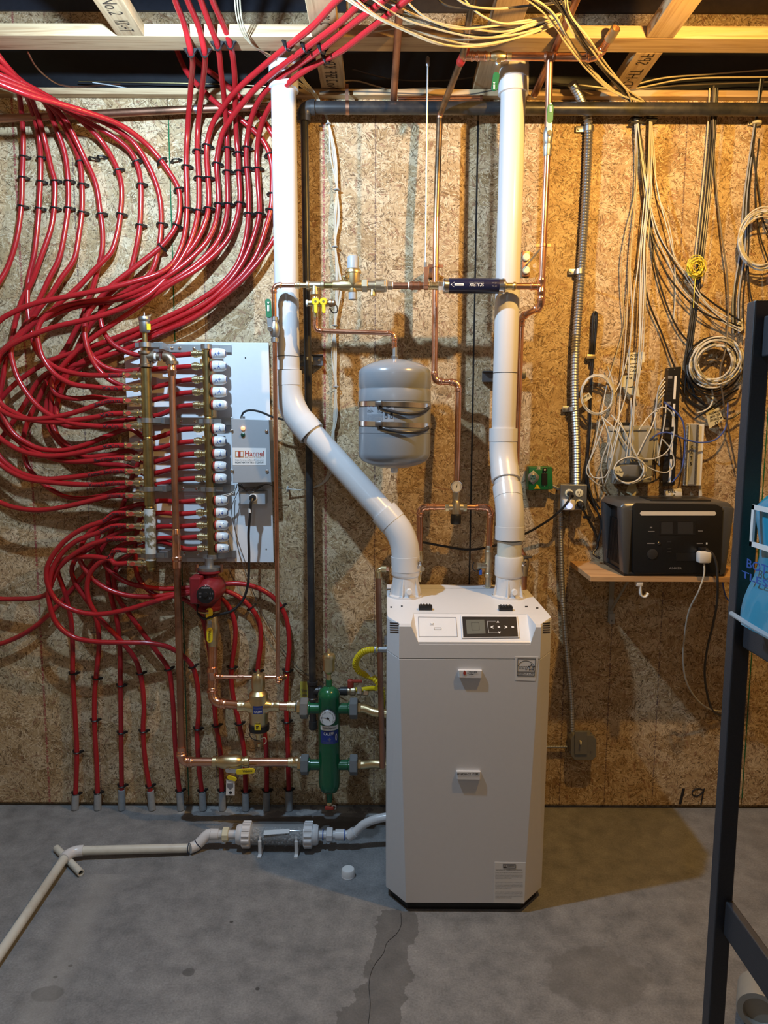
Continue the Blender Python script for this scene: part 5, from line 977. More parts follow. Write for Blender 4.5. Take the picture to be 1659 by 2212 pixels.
for k, (py, lab) in enumerate(((873, 0), (917, 0))):
    mb = MB().lathe([(RT + .0008, -.0085), (RT + .0028, -.008), (RT + .0028, .008), (RT + .0008, .0085)], ct + V((0, 0, zt_(py))), (.03, 0, 1), 64, False)
    st = obj('strap', mb, 'chrome', ET); a = -.42; c = ct + V((math.sin(a) * (RT + .007), -math.cos(a) * (RT + .007), zt_(py) + .003))
    obj('buckle', MB().box(c, (.024, .012, .016), Matrix.Rotation(a, 3, 'Z')), 'steel_dark', st, bevel=.002)
    tl = []
    for i in range(14):
        t_ = i / 13; an = a + t_ * 1.55; rr = RT + .005 + .005 * math.sin(t_ * math.pi); tl.append(ct + V((math.sin(an) * rr, -math.cos(an) * rr, zt_(py) - .010 - (.020 if k == 0 else .016) * math.sin(t_ * math.pi) * (1.0 if k else 1.15))))
    mb = MB()
    for p in tl: mb.v += [p + V((0, 0, .006)), p - V((0, 0, .006))]
    mb.f = [(2 * i, 2 * i + 2, 2 * i + 3, 2 * i + 1) for i in range(13)]; o_ = obj('strap_tail', mb, 'strap_dark', st); so = o_.modifiers.new('thickness', 'SOLIDIFY'); so.thickness = .001
obj('wall_bracket', MB().box(V((ct.x, -.065, ct.z + zt_(895))), (.10, .125, .10)), 'strut_steel', ET, smooth=False)
# ================================================================== green lever ball valves
def ball_valve(lab, c, up, handle_to, mat='chrome'):
    th = thing('ball_valve', lab, 'valve', c); up = V(up).normalized()
    lat(th, 'body', mat, [(.011, -.045), (.0135, -.043), (.0135, -.03), (.011, -.028), (.015, -.018), (.0175, 0), (.015, .018), (.011, .028), (.0135, .03), (.0135, .043), (.011, .045)], c, up, 16)
    n = (handle_to - c); side = n - up * n.dot(up); side = side.normalized() if side.length > 1e-3 else V((0, -1, 0))
    p0 = c + side * .02; lever(th, 'lever', 'galvanised', p0 + (handle_to - p0) * .0, p0 + (handle_to - p0) * .62, .017, .003); lever(th, 'grip', 'green_grip', p0 + (handle_to - p0) * .52, handle_to, .021, .006)
    nut(th, p0 + V((0, -.004, 0)), FR, .009, .010, 'chrome', 'handle_nut'); return th
def grip_marks(th, x, y, w, h, d):      # white triangle and two bars printed on a green grip
    pl_ = wp(d); obj('printed_mark', MB().prism([QP(a, b_, *pl_) for a, b_ in ((x, y), (x + w, y), (x + w / 2, y + h * .25))], (0, -.0004, 0)), 'ink_white', th, smooth=False)
    for k in (.15, .6): slab(th, 'printed_mark', 'ink_white', (x + w * k, y + h * .35, x + w * (k + .22), y + h), pl_, .0004)
c = V((WL0.x, -.25, Q(586, 712, .25).z)); th = ball_valve('ball valve with a green-tipped lever on the copper drop left of the left white pipe', c, (0, 0, 1), Q(579, 652, .27), 'galvanised')
grip_marks(th, 576.5, 652, 6, 20, .2745); 
# ================================================================== right-hand copper riser
RC = thing('right_copper_riser', 'copper riser right of the right white pipe with a tee into the water line', 'pipe', Q(1168, 640, .25))
xr_ = Q(1170, 612, .25); xr_ = V((xr_.x, -.25, zW)); top = V((xr_.x + .004, -.30, Q(1187, 135, .33).z))
run(RC, [xr_ + V((0, 0, -.02)), V((xr_.x + .002, -.27, Q(1182, 300, .27).z))], .0115); 
coupling(RC, xr_, (0, 0, 1), .0115, ln=1.8, name='tee')
zT2 = Q(1150, 122, .33).z
run(RC, [V((xr_.x + .002, -.27, Q(1182, 285, .27).z)), V((Q(1187, 140, .33).x, -.33, zT2))], .0115, 'copper_dull')
lat(RC, 'reducing_coupling', 'galvanised', [(.012, -.03), (.0135, -.028), (.0135, -.01), (.0155, -.005), (.0155, .005), (.0135, .01), (.0135, .03), (.012, .032)], V((xr_.x + .002, -.268, Q(1180, 318, .27).z)), (0, 0, 1), 14)
run(RC, [xr_ + V((0, 0, -.02)), V((xr_.x, -.25, Q(1168, 662, .25).z)), Q(1126, 685, .11), V((Q(1120, 760, .11).x, -.11, Q(1120, 1215, .11).z))], .0115, bend=2.4)
th = ball_valve('ball valve with a green-tipped lever near the top of the right copper riser', V((xr_.x + .002, -.272, Q(1181, 293, .27).z)), (0, -.05, 1), Q(1189, 232, .30), 'galvanised'); grip_marks(th, 1186.5, 222, 6, 20, .3045)
# standoff behind the riser
SO = thing('pipe_standoff', 'copper clamp on a steel rod with two round cream wall caps beside the right riser', 'pipe support', Q(1138, 570, .01))
for y in (556, 584): lat(SO, 'wall_cap', 'plastic_cream', [(.0145, 0), (.0145, .008), (.012, .011), (.004, .011)], Q(1137, y, .012), FR, 16)
obj('plate', MB().box(Q(1136, 570, .006), (.03, .01, .095)), 'copper_dull', SO, bevel=.001); cl = V((xr_.x + .001, -.255, Q(1172, 531, .25).z)); obj('rod', MB().tube([Q(1138, 572, .012), cl], .0035, 8), 'galvanised', SO); lat(SO, 'clamp', 'copper_dull', [(.0122, -.007), (.0135, -.006), (.0135, .006), (.0122, .007)], cl, (0, 0, 1), 16); obj('clamp_ears', MB().box(cl, (.052, .006, .010)), 'copper_dull', SO)
# ================================================================== middle copper riser to the mixing valve
MR = thing('middle_copper_riser', 'stained copper riser coming down the wall right of the tank and jogging to the thermometer', 'pipe', Q(985, 1045, .12))
a0, a1 = V((Q(1027, -40, .65).x, -.65, zT2)), V((Q(950, 238, .10).x, -.10, Q(950, 250, .10).z)); 
zj = Q(965, 824, .12).z; x9 = Q(942, 500, .12).x; x10 = Q(989, 900, .12).x; a1 = V((Q(950, 248, .11).x, -.11, Q(950, 248, .11).z))
tj = V((Q(1000, 121, .33).x, -.33, zT2)); 
run(MR, [V((Q(1028, -60, .7).x, -.72, zT2 + .01)), tj, a1, V((x9, -.12, Q(945, 470, .12).z))], .0115, 'copper_stained', 'copper_dull', bend=1.2, press=False)
run(MR, [V((x9, -.12, Q(945, 470, .12).z)), V((x9, -.12, zj)), V((x10, -.13, zj - .004)), V((x10 - .003, -.15, Q(987, 1045, .15).z))], .0115, 'copper', bend=2.3)
coupling(MR, tj, tj - a1, .0115, 'tee_red', 'tee', ln=1.7)
lat(MR, 'clamp', 'copper_dull', [(.0120, -.006), (.0135, -.005), (.0135, .005), (.0120, .006)], V((x9, -.12, Q(940, 575, .12).z)), (0, 0, 1), 16); obj('clamp_ears', MB().box(V((x9, -.12, Q(940, 575, .12).z)), (.055, .006, .010)), 'copper_dull', MR); obj('clamp_plate', MB().box(V((x9 - .012, -.05, Q(940, 580, .1).z)), (.02, .10, .03)), 'copper_dull', MR)
MV = thing('mixing_valve', 'brass mixing valve with a black knob and a round thermometer above the boiler', 'valve', Q(984, 1130, .15))
cm = Q(985, 1095, .15); zq = lambda py: Q(985, py, .15).z - cm.z
lat(MV, 'body', 'bronze_pale', [(.012, zq(1063)), (.0145, zq(1066)), (.0145, zq(1078)), (.0125, zq(1081)), (.0185, zq(1088)), (.0185, zq(1110))], cm, (0, 0, 1), 20); lat(MV, 'knob', 'plastic_black', [(.0185, zq(1111)), (.0205, zq(1113)), (.0205, zq(1130)), (.018, zq(1132))], cm, (0, 0, 1), 14)
for s in (-1, 1): lat(MV, 'side_port', 'bronze_pale', [(.014, .012), (.014, .03)], cm, (s, 0, 0), 16); nut(MV, cm + V((s * .034, 0, 0)), (s, 0, 0), .0165, .015, 'brass_bright')
g = Q(986, 1051, .185); MG = lat(MV, 'thermometer', 'chrome', [(.0195, -.012), (.0215, -.006), (.0225, .004), (.0205, .006)], g, FR, 26); lat(MG, 'dial', 'paper', [(.0195, 0), (.0195, .001)], g + V((0, -.006, 0)), FR, 26)
gd = g + V((0, -.0072, 0)); ticks(MG, gd, .018, math.radians(-30), math.radians(210), 18, 'ink_blue'); needle(MG, gd, math.radians(75), .013, .0014); needle(MG, gd, math.radians(255), .008, .002)
lat(MV, 'gauge_stem', 'brass', [(.006, 0), (.006, .03)], g + V((0, .004, 0)), (0, 1, 0), 10)
for lab, xs, xe in (('copper leg from the mixing valve down behind the left white pipe to the boiler', 956, 907), ('copper leg from the mixing valve down to the drain valve beside the right white pipe', 1014, 1060)):
    th = thing('boiler_leg_pipe', lab, 'pipe', Q(xe, 1190, .15)); k = Q(xe, 1097, .15)
    run(th, [cm + V(((-1 if xs < 985 else 1) * .04, 0, 0)), V((k.x, -.15, cm.z - .001)), V((k.x - (0 if xs < 985 else .004), -.15, Q(xe, 1192, .15).z))], .0115, bend=2.3)
    coupling(th, V((Q((xs + xe) / 2, 1097, .15).x, -.15, cm.z)), (1, 0, 0), .0115)
V1 = thing('boiler_valve', 'brass valve with a small round dial half hidden behind the left white pipe', 'valve', Q(906, 1250, .15)); k = Q(906, 1195, .15)
lat(V1, 'body', 'brass', [(.011, .012), (.013, .01), (.013, 0), (.016, -.01), (.016, -.035), (.012, -.04), (.012, -.075), (.009, -.08), (.009, -.11)], k, (0, 0, 1), 16); lat(V1, 'dial', 'box_grey', [(.010, 0), (.010, .004)], Q(912, 1229, .19), FR, 16); obj('stem', MB().tube([Q(909, 1236, .19), Q(908, 1256, .18)], .003, 8), 'chrome', V1)
V2 = thing('boiler_drain_valve', 'brass drain valve with a side cap and blue tag beside the right white pipe', 'valve', Q(1054, 1268, .15)); k = Q(1056, 1190, .15)
lat(V2, 'body', 'bronze_pale', [(.012, .02), (.013, .018), (.013, .004), (.0165, 0), (.0165, -.036), (.0135, -.04), (.0135, -.085), (.016, -.088), (.016, -.102), (.011, -.104), (.011, -.14)], k, (0, 0, 1), 18)
lat(V2, 'side_port', 'bronze_pale', [(.011, .005), (.011, .028), (.0145, .03), (.0145, .045), (.010, .048)], Q(1054, 1222, .15), V((-1, -.2, .05)), 14); obj('blue_tag', MB().box(Q(1038, 1236, .165), (.012, .008, .02)), 'ink_blue', V2, bevel=.003); obj('cap_tether', MB().tube(smoothline(path('1024,1214,.16 1020,1226,.165 1028,1234,.17 1040,1228,.165')), .0018, 6), 'rubber_black', V2); lat(V2, 'nipple', 'brass_bright', [(.0105, 0), (.0105, .03)], V((k.x, -.15, .985)), (0, 0, 1), 14)
V3 = thing('boiler_side_valve', 'small bronze valve on copper half hidden right of the right white pipe', 'valve', Q(1135, 1290, .17)); k = Q(1134, 1205, .17)
lat(V3, 'body', 'bronze_pale', [(.011, .0), (.015, -.004), (.017, -.02), (.015, -.04), (.012, -.045), (.012, -.07)], k, (0, 0, 1), 16); obj('handle', MB().box(k + V((0, -.012, .006)), (.045, .012, .010)), 'steel_dark', V3, bevel=.002); obj('pipe', MB().tube([k + V((0, 0, -.06)), V((k.x, -.17, .96))], .010, 12), 'copper_dull', V3); obj('branch', MB().tube([k + V((0, 0, 0)), V((Q(1120, 1200, .11).x, -.11, k.z + .03))], .0115, 12), 'copper_dull', V3)

# ================================================================== copper under the joists
TC = thing('overhead_copper_pipe', 'level copper pipe under the joists ending in an open upturned stub', 'pipe', V((.4, -.33, zT2)))
e_ = V((Q(1290, 124, .33).x, -.33, zT2 - .002)); 
run(TC, [tj + V((.02, 0, 0)), e_, Q(1326, 68, .42)], .0125, bend=2.2); oe = Q(1326, 68, .42); od = (oe - e_).normalized()
lat(TC, 'stub_socket', 'bronze_pale', [(.0155, -.03), (.0155, .012), (.0125, .0125), (.0120, -.02)], oe, od, 18, ); lat(TC, 'stub_bore', 'clip_black', [(.0115, -.012), (.0115, -.010)], oe, od, 16)
for x in (1012, 1040): coupling(TC, V((Q(x, 121, .33).x, -.33, zT2)), (1, 0, 0), .0125, 'copper_fitting')
coupling(TC, V((Q(1187, 124, .33).x, -.33, zT2)), (1, 0, 0), .0125, 'copper_dull', 'tee')
th = ball_valve('brass ball valve with a hanging green-tipped lever on the overhead copper pipe', V((Q(1076, 122, .33).x, -.33, zT2)), (1, 0, 0), Q(1068, 190, .36), 'brass'); grip_marks(th, 1065, 178, 5, 14, .366)
for lab, s, r, m in (('rusty copper pipe dropping from the joists to the gas pipe, left of the hanger rod', [Q(866, -30, .62), Q(850, 216, .085)], .0125, 'copper_dull'), ('rusty copper pipe slanting behind the overhead copper, right of the right white pipe', [Q(1262, -40, .62), Q(1154, 206, .07)], .0125, 'copper_dull')):
    z_ = s[0]; th = thing('joist_pipe', lab, 'pipe', s[1]); obj('pipe', MB().tube(s, r, 14), m, th); lat(th, 'end_ring', 'galvanised', [(r * 1.08, 0), (r * 1.08, .006)], s[1], s[0] - s[1], 14)
th = thing('ceiling_pipe', 'brown copper pipe running level high on the left wall behind the red tubes', 'pipe', Q(300, 243, .05)); obj('pipe', MB().tube([Q(-120, 262, .05), Q(400, 237, .05), Q(600, 229, .05)], .0140, 14), 'copper_dull', th); lat(th, 'strap', 'galvanised', [(.0148, -.005), (.0148, .005)], Q(424, 236, .05), (1, 0, 0.02), 16)
th = thing('ceiling_pipe', 'short brown copper pipe lying along the top of the black gas pipe', 'pipe', Q(940, 213, .04)); obj('pipe', MB().tube([Q(860, 214, .035), Q(1042, 212, .035)], .0095, 12), 'copper', th); lat(th, 'end_cap', 'copper_dull', [(.0105, -.01), (.0105, .0)], Q(1042, 212, .035), (1, 0, 0), 12)
HR = thing('hanger_rod', 'thin zinc hanger rod dropping from the header to a brown clamp on the water line', 'hanger', Q(920, 610, .25))
obj('rod', MB().tube([V((Q(921, 400, .25).x, -.25, Q(923, 122, .25).z)), V((Q(921, 400, .25).x, -.25, Q(920, 578, .25).z))], .0032, 8), 'galvanised', HR); lat(HR, 'anchor', 'steel_dark', [(.005, -.02), (.007, -.015), (.007, .006), (.003, .01)], V((Q(921, 400, .25).x, -.25, Q(923, 130, .25).z)), (0, 0, 1), 10); lat(HR, 'rod_nut', 'galvanised', [(.006, -.012), (.006, .012)], V((Q(921, 400, .25).x, -.25, Q(920, 574, .25).z)), (0, 0, 1), 8)
obj('clamp', MB().box(V((Q(920, 600, .25).x, -.262, Q(920, 602, .25).z)), (.016, .004, .075)), 'copper_dull', HR, smooth=False, bevel=.001); lat(HR, 'clamp_ring', 'copper_dull', [(.0128, -.008), (.0145, -.0075), (.0145, .0075), (.0128, .008)], W(920), (1, 0, 0), 16)

# ================================================================== boiler
bx0, bx1, byb, bys, byf = .012, .550, -.095, -.572, -.655; fx0, fx1 = .050, .498; gx0, gx1 = .078, .469      # f: upper front corners, g: lower front corners
foot = [(bx0, byb), (bx1, byb), (bx1, bys), (fx1, byf), (fx0, byf), (bx0, bys)]; foot_low = [(bx0, byb), (bx1 - .004, byb), (bx1 - .004, bys), (gx1, byf), (gx0, byf), (bx0, bys)]
BO = thing('boiler', 'white floor-standing boiler with a sloped control panel and cut-off front corners', 'boiler', V((.28, -.37, 0)))
inset = [(bx0 + .018, byb - .02), (bx1 - .022, byb - .02), (bx1 - .022, bys + .004), (gx1 - .006, byf + .018), (gx0 + .006, byf + .018), (bx0 + .018, bys + .004)]
obj('plinth', MB().prism([V((x, y, 0)) for x, y in inset], (0, 0, .05)), 'plastic_black', BO, smooth=False)
ZS, ZTOP = .872, .985
obj('cabinet', MB().hull([V((x, y, .034)) for x, y in foot_low] + [V((x, y, ZS - .002)) for x, y in foot]), 'boiler_white', BO, smooth=False, bevel=.002)
obj('seam_gap', MB().prism([V((.28 + (x - .28) * .990, -.37 + (y + .37) * .990, ZS - .004)) for x, y in foot], (0, 0, .007)), 'ink', BO, smooth=False)
ys_, zf_ = -.532, .928; rx0, rx1 = .100, .478; zm = .918
mb = MB(); z0 = ZS
mb.prism([V((x, y, z0)) for x, y in foot], (0, 0, zm - z0))
mb.prism([V((bx0, byb, zm)), V((bx1, byb, zm)), V((bx1, ys_, zm)), V((bx0, ys_, zm))], (0, 0, ZTOP - zm))
mb.hull([V((x, y, zm)) for x, y in ((bx0, ys_), (bx0, bys), (fx0, byf), (rx0 + .013, byf), (rx0 + .006, ys_))] + [V((bx0, ys_, ZTOP)), V((bx0, bys, ZTOP - .005)), V((bx0 + .002, bys, ZTOP)), V((fx0, byf, ZTOP - .010)), V((fx0 + .001, byf + .006, ZTOP - .002)), V((rx0 - .012, byf, ZTOP - .010)), V((rx0 - .013, byf + .006, ZTOP - .002)), V((rx0, ys_, ZTOP))])
mb.hull([V((x, y, zm)) for x, y in ((bx1, ys_), (bx1, bys), (fx1, byf), (rx1 - .013, byf), (rx1 - .006, ys_))] + [V((bx1, ys_, ZTOP)), V((bx1, bys, ZTOP - .005)), V((bx1 - .002, bys, ZTOP)), V((fx1, byf, ZTOP - .010)), V((fx1 - .001, byf + .006, ZTOP - .002)), V((rx1 + .004, byf, ZTOP - .010)), V((rx1 + .003, byf + .006, ZTOP - .002)), V((rx1, ys_, ZTOP))])
mb.hull([V((x, y, z)) for x in (rx0 - .006, rx1 + .004) for y, z in ((ys_ + .002, zm - .01), (byf + .0008, zm - .01), (byf + .0008, zf_ - .003), (byf + .004, zf_), (ys_ + .002, ZTOP - .0003))])
obj('top_cover', mb, 'boiler_cover_white', BO, smooth=False)
obj('rear_seam', MB().box(V((.28, -.16, ZTOP + .0002)), (.53, .0016, .0008)), 'ink_grey', BO, smooth=False)
SLP = (V((0, ys_, ZTOP)), V((0, -(ZTOP - zf_), ys_ - byf)).normalized()); SLP = (SLP[0], V((0, -(ZTOP - zf_), abs(byf - ys_))).normalized())
DS = slab(BO, 'display_bezel', 'boiler_cover_white', [(995, 1330), (1117, 1331), (1122, 1378), (998, 1380)], SLP, .004, .001)
slab(DS, 'display_glass', 'plastic_black', [(998.5, 1332.5), (1115, 1333), (1119, 1375), (1001, 1377)], SLP, .001, off=.0041)
slab(DS, 'screen', 'lcd', [(1006, 1339), (1046, 1339), (1049, 1369), (1009, 1370)], SLP, .0006, off=.0052)
S2 = (SLP[0] + SLP[1] * .0058, SLP[1])
for q in (((1018, 1345), (1034, 1345), (1036, 1361), (1020, 1361)),):
    mb = MB(); P_ = [QP(x, y, *S2) for x, y in q]
    for a, b_ in zip(P_, P_[1:] + P_[:1]): mb.tube([a, b_], .0006, 4)
    obj('screen_figure', mb, 'ink', DS)
mb = MB(); P_ = [QP(x, y, *S2) for x, y in ((1072, 1342), (1053, 1342), (1054, 1354), (1056, 1367), (1076, 1367))]
for a, b_ in zip(P_, P_[1:]): mb.tube([a, b_], .0006, 4)
obj('key_outline', mb, 'ink_white', DS)
for s, x0, y0, x1, y1 in (('^', 1072.5, 1341, 1078.5, 1345), ('v', 1075.5, 1364, 1082, 1368.5), ('<', 1060, 1351, 1066, 1358), ('>', 1090, 1351, 1096, 1358)): textq(DS, s, 'ink_white', x0, y0, x1, y1, S2, 'arrow_key', .05, off=.0003)
n_ = SLP[1]
for x, y, r in ((1077.5, 1354.5, .0042), (1107.5, 1354.5, .0045)): lat(DS, 'round_key', 'ink_white', [(r, 0), (r, .0006)], QP(x, y, *S2), n_, 16)
mb = MB(); P_ = [QP(x, y, *SLP) + n_ * .0006 for x, y in ((903.5, 1333), (985, 1334), (988, 1375), (905, 1375))]
for a, b_ in zip(P_, P_[1:] + P_[:1]): mb.tube([a, b_], .0006, 4)
obj('service_panel_seam', mb, 'ink_grey', BO)
lat(BO, 'status_lamp', 'ink_white', [(.005, 0), (.005, .002)], QP(933, 1346, *SLP), n_, 14); mb = MB(); P_ = [QP(x, y, *SLP) + n_ * .0006 for x, y in ((938, 1356), (953, 1356), (953, 1360), (938, 1360))]
for a, b_ in zip(P_, P_[1:] + P_[:1]): mb.tube([a, b_], .0005, 4)
obj('reset_key', mb, 'ink_grey', BO); textq(BO, 'Reset', 'ink_grey', 929, 1348.5, 937, 1350.5, SLP, off=.0004)
# latches, vents, small marks
for x, y in ((919, 1312), (1092, 1313.5)):
    c = QZ(x, y, ZTOP + .008); mb = MB().box(c, (.046, .024, .016))
    o_ = obj('cover_latch', mb, 'plastic_black', BO, bevel=.002)
    for k in range(4): obj('ridge', MB().box(c + V((-.015 + .010 * k, 0, .009)), (.005, .020, .003)), 'rubber_black', o_)
nl = V((-(bys - byf), -(fx0 - bx0), 0)).normalized(); nr = V(((bys - byf), -(bx1 - fx1), 0)).normalized()
CL, CR = (V((bx0, bys, 0)), V((-(abs(byf - bys)), -(fx0 - bx0), 0)).normalized()), (V((bx1, bys, 0)), V(((abs(byf - bys)), -(bx1 - fx1), 0)).normalized())
for i in range(5):
    y = 1344.5 + 4.9 * i; slab(BO, 'vent_slot', 'ink', [(842.5, y), (861, y + .6), (861, y + 2.6), (842.5, y + 2.0)], CL, .0012); slab(BO, 'vent_slot', 'ink', [(1172.5, y + 1), (1187.5, y), (1187.5, y + 2), (1172.5, y + 3)], CR, .0012)
pf = wp(-byf)
for x, y, x1, y1 in ((866, 1308, 870, 1311), (842, 1276, 846, 1279), (843, 1310, 847, 1313), (1134, 1309, 1140, 1312), (1158, 1312, 1163, 1315)): slab(BO, 'printed_mark', 'ink', (x, y, x1, y1), (V((0, 0, ZTOP)), V((0, 0, 1))), .0004)
slab(BO, 'side_connector', 'plastic_white', [(848, 1329), (869, 1329), (868, 1336), (848, 1336)], (V((0, 0, ZTOP - .008)), V((0, -.3, 1))), .006); slab(BO, 'connector_slot', 'ink', [(852, 1332), (865, 1332), (865, 1335), (852, 1335)], (V((0, 0, ZTOP - .008)), V((0, -.3, 1))), .0065)
LP = slab(BO, 'name_plate', 'boiler_cover_white', [(989, 1445.5), (1041, 1446), (1040, 1464), (991, 1463)], pf, .009, .0025)
pn = wp(-byf + .009); textq(LP, 'Triangle', 'ink', 1009, 1449, 1031, 1454.5, pn, bold=.012); textq(LP, 'Tube', 'ink', 1009, 1454.5, 1023, 1458, pn, bold=.012)
obj('flame_mark', MB().prism([QP(x, y, pn[0] + V((0, -.0006, 0)), FR) for x, y in ((1003.5, 1448), (1006.5, 1452), (1007, 1455), (1004, 1458), (1001, 1456.5), (1000.5, 1453))], V((0, -.0006, 0))), 'ink_red', LP, smooth=False)
LP2 = slab(BO, 'model_plate', 'boiler_cover_white', [(985, 1663), (1038, 1663.5), (1037, 1683), (987, 1682)], pf, .009, .0025); textq(LP2, 'instinct F80', 'ink', 987.5, 1669, 1035.5, 1674.5, pn, bold=.015)
ES = slab(BO, 'energy_label', 'paper', [(1112, 1418), (1163, 1419), (1156, 1471), (1113, 1469)], pf, .0008, label='white and black efficiency label'); pe = wp(-byf + .0009)
mb = MB()
def frame(q, pl_, r=.0007):
    P_ = [QP(x, y, pl_[0] + V((0, -.0004, 0)), FR) for x, y in q]
    for a, b_ in zip(P_, P_[1:] + P_[:1]): mb.tube([a, b_], r, 4)
frame(((1118.5, 1422.5), (1157, 1423), (1154.5, 1460), (1117.5, 1459.5)), pe); mb.tube([QP(x, y, *pe) for x, y in ((1117.8, 1451), (1155, 1451.5))], .0007, 4)
mb.tube(smoothline([QP(x, y, *pe) for x, y in ((1119, 1439), (1124, 1431), (1132, 1427.5), (1142, 1428), (1150, 1433), (1155, 1440))]), .0007, 4)
st = [(1147.5, 1434), (1149.3, 1439), (1154.5, 1439), (1150.6, 1442.3), (1152.5, 1447.5), (1148, 1444.3), (1143, 1447.5), (1145, 1442.3), (1141, 1439), (1145.8, 1439)]; frame(st, pe)
obj('label_lines', mb, 'ink', ES, smooth=False); textq(ES, 'energy', 'ink', 1121, 1439, 1141, 1447.5, pe); textq(ES, 'ENERGY STAR', 'ink', 1119.5, 1453, 1153, 1457.5, pe, bold=.01)
WS = slab(BO, 'warning_label', 'paper', [(1068.5, 1862), (1135.5, 1863), (1132.5, 1951), (1066, 1950)], pf, .0008, label='white warning label with fine print')
pw = wp(-byf + .0009); mb = MB(); frame(((1087, 1867), (1114, 1867.5), (1114, 1875), (1087, 1874.5)), pw); frame(((1089, 1873.5), (1091.5, 1869), (1094, 1873.5)), pw, .0005); obj('label_lines', mb, 'ink', WS, smooth=False)
textq(WS, 'WARNING', 'ink', 1096, 1869.5, 1111, 1872.5, pw, bold=.01); textq(WS, 'Instructions for installation and operation', 'ink', 1071, 1878, 1128, 1881, pw, bold=.012)
lines_ = ['If the information in these instructions is not followed exactly', 'a fire or explosion may result causing property damage', 'Do not store or use gasoline or other flammable vapors', 'Installation and service must be performed by a qualified', 'installer, service agency or the gas supplier. Do not try']
for b0 in (1884, 1905, 1926):
    for k in range(5): textq(WS, lines_[(k + b0) % 5], 'ink_grey', 1070, b0 + k * 3.2, 1129 - (k == 4) * 24, b0 + k * 3.2 + 2.2, pw, 'fine_print', .008)
obj('side_port_cover', MB().box(V((bx0 - .004, -.22, .80)), (.012, .03, .03)), 'galvanised', BO, bevel=.002)
obj('gas_inlet', MB().tube([V((bx0, -.24, Q(830, 1403, .24).z)), V((bx0 - .03, -.24, Q(830, 1403, .24).z))], .012, 12), 'galvanised', BO)

# ================================================================== condensate line on the floor
CN = thing('condensate_neutralizer', 'clear condensate neutralizer tube of grey pellets with white screw caps on the floor', 'filter', QZ(600, 1840, 0))
fy, fz = -.300, .058; fxA, fxB = Q(511, 1815, .30).x, Q(689, 1815, .30).x; ax = V((1, 0, 0)); o_ = V((fxA, fy, fz)); ln = fxB - fxA
lat(CN, 'clear_tube', 'clear_plastic', [(.0375, .03), (.0375, ln - .03)], o_, ax, 32)
for s, oo in ((1, o_), (-1, V((fxB, fy, fz)))):
    cp = lat(CN, 'end_cap', 'pvc_fitting', [(.020, 0), (.034, .002), (.036, .008), (.0375, .010), (.0375, .022), (.0445, .024), (.0445, .056), (.040, .058)], oo, ax * s, 32)
    for k in range(14):
        a = 2 * math.pi * k / 14; obj('grip_rib', MB().box(oo + ax * s * .040 + V((0, math.cos(a) * .0445, math.sin(a) * .0445)), (.028, .006, .010), Matrix.Rotation(-a + math.pi / 2, 3, 'X')), 'pvc_fitting', cp, smooth=False)
mb = MB(); random.seed(3)
for k in range(620):
    while True:
        y_, z_ = random.uniform(-.031, .031), random.uniform(-.031, .010)
        if y_ * y_ + z_ * z_ < .031 ** 2: break
    mb.lathe([(.0001, -.0052), (.0046, -.0025), (.0046, .0025), (.0001, .0052)], V((random.uniform(fxA + .055, fxB - .055), fy + y_, fz + z_)), V((random.random() - .5, random.random() - .5, 1)), 7, False)
tag(obj('pellets', mb, 'pebble', CN), kind='stuff')
slab(CN, 'maker_label', 'paper', [(570, 1794), (626, 1791), (625, 1800), (569, 1804)], (V((0, fy - .020, fz + .033)), V((0, -.6, 1))), .001)
for px in (563, 641):
    x = Q(px, 1830, .33).x; mb = MB(); mb.tube([V((x, fy + math.cos(a) * .0405, fz + math.sin(a) * .0405)) for a in [math.radians(d_) for d_ in range(160, 330, 12)]], .0042, 6); mb.box(V((x, fy - .045, .030)), (.012, .005, .058)); mb.box(V((x, fy - .052, .004)), (.014, .022, .006)); mb.box(V((x, fy, .008)), (.014, .08, .012))
    obj('cradle_foot', mb, 'plastic_white', CN)
RC_ = .0160
def white_run(name, lab, s, z=None, **kw):
    return thing(name, lab, 'pipe', s[0])
CP = thing('condensate_pipe', 'white plastic pipe bending from the boiler side to the clear neutralizer', 'pipe', V((-.1, fy, .03)))
pA = [V((bx0 + .01, fy, Q(838, 1764, .30).z)), Q(810, 1770, .30), Q(785, 1781, .30), Q(762, 1801, .30), V((Q(744, 1812, .30).x, fy, fz))]
obj('pipe', MB().tube(smoothline(pA), RC_, 16), 'pvc_white', CP); obj('pipe', MB().tube([V((Q(746, 1812, .3).x, fy, fz)), V((fxB - .005, fy, fz))], RC_ * .98, 16), 'pvc_white', CP)
ex = lambda px: V((Q(px, 1812, .3).x, fy, fz))
lat(CP, 'socket', 'pvc_fitting', [(.0205, 0), (.0205, .03)], Q(766, 1797, .30), Q(752, 1807, .3) - Q(766, 1797, .3), 18); lat(CP, 'socket', 'pvc_fitting', [(.0205, 0), (.0205, .034)], ex(744), (-1, 0, 0), 18); lat(CP, 'union_nut', 'pvc_fitting', [(.0235, -.012), (.0265, -.010), (.0265, .010), (.0235, .012)], ex(712), (1, 0, 0), 8, smooth=False)
for x, m in ((744, 'ink_blue'), (697, 'ink_blue')): lat(CP, 'primer_ring', m, [(.0208, 0), (.0208, .003)], ex(x), (1, 0, 0), 18)
DPI = thing('drain_pipe', 'long white drain pipe on the floor running left and toward the viewer', 'pipe', QZ(160, 1838, 0))
obj('pipe', MB().tube([ex(513), ex(455)], RC_ * .98, 16), 'pvc_white', DPI); lat(DPI, 'union_nut', 'plastic_cream', [(.0235, -.012), (.0265, -.010), (.0265, .010), (.0235, .012)], ex(488), (1, 0, 0), 8, smooth=False, label='cream union nut')
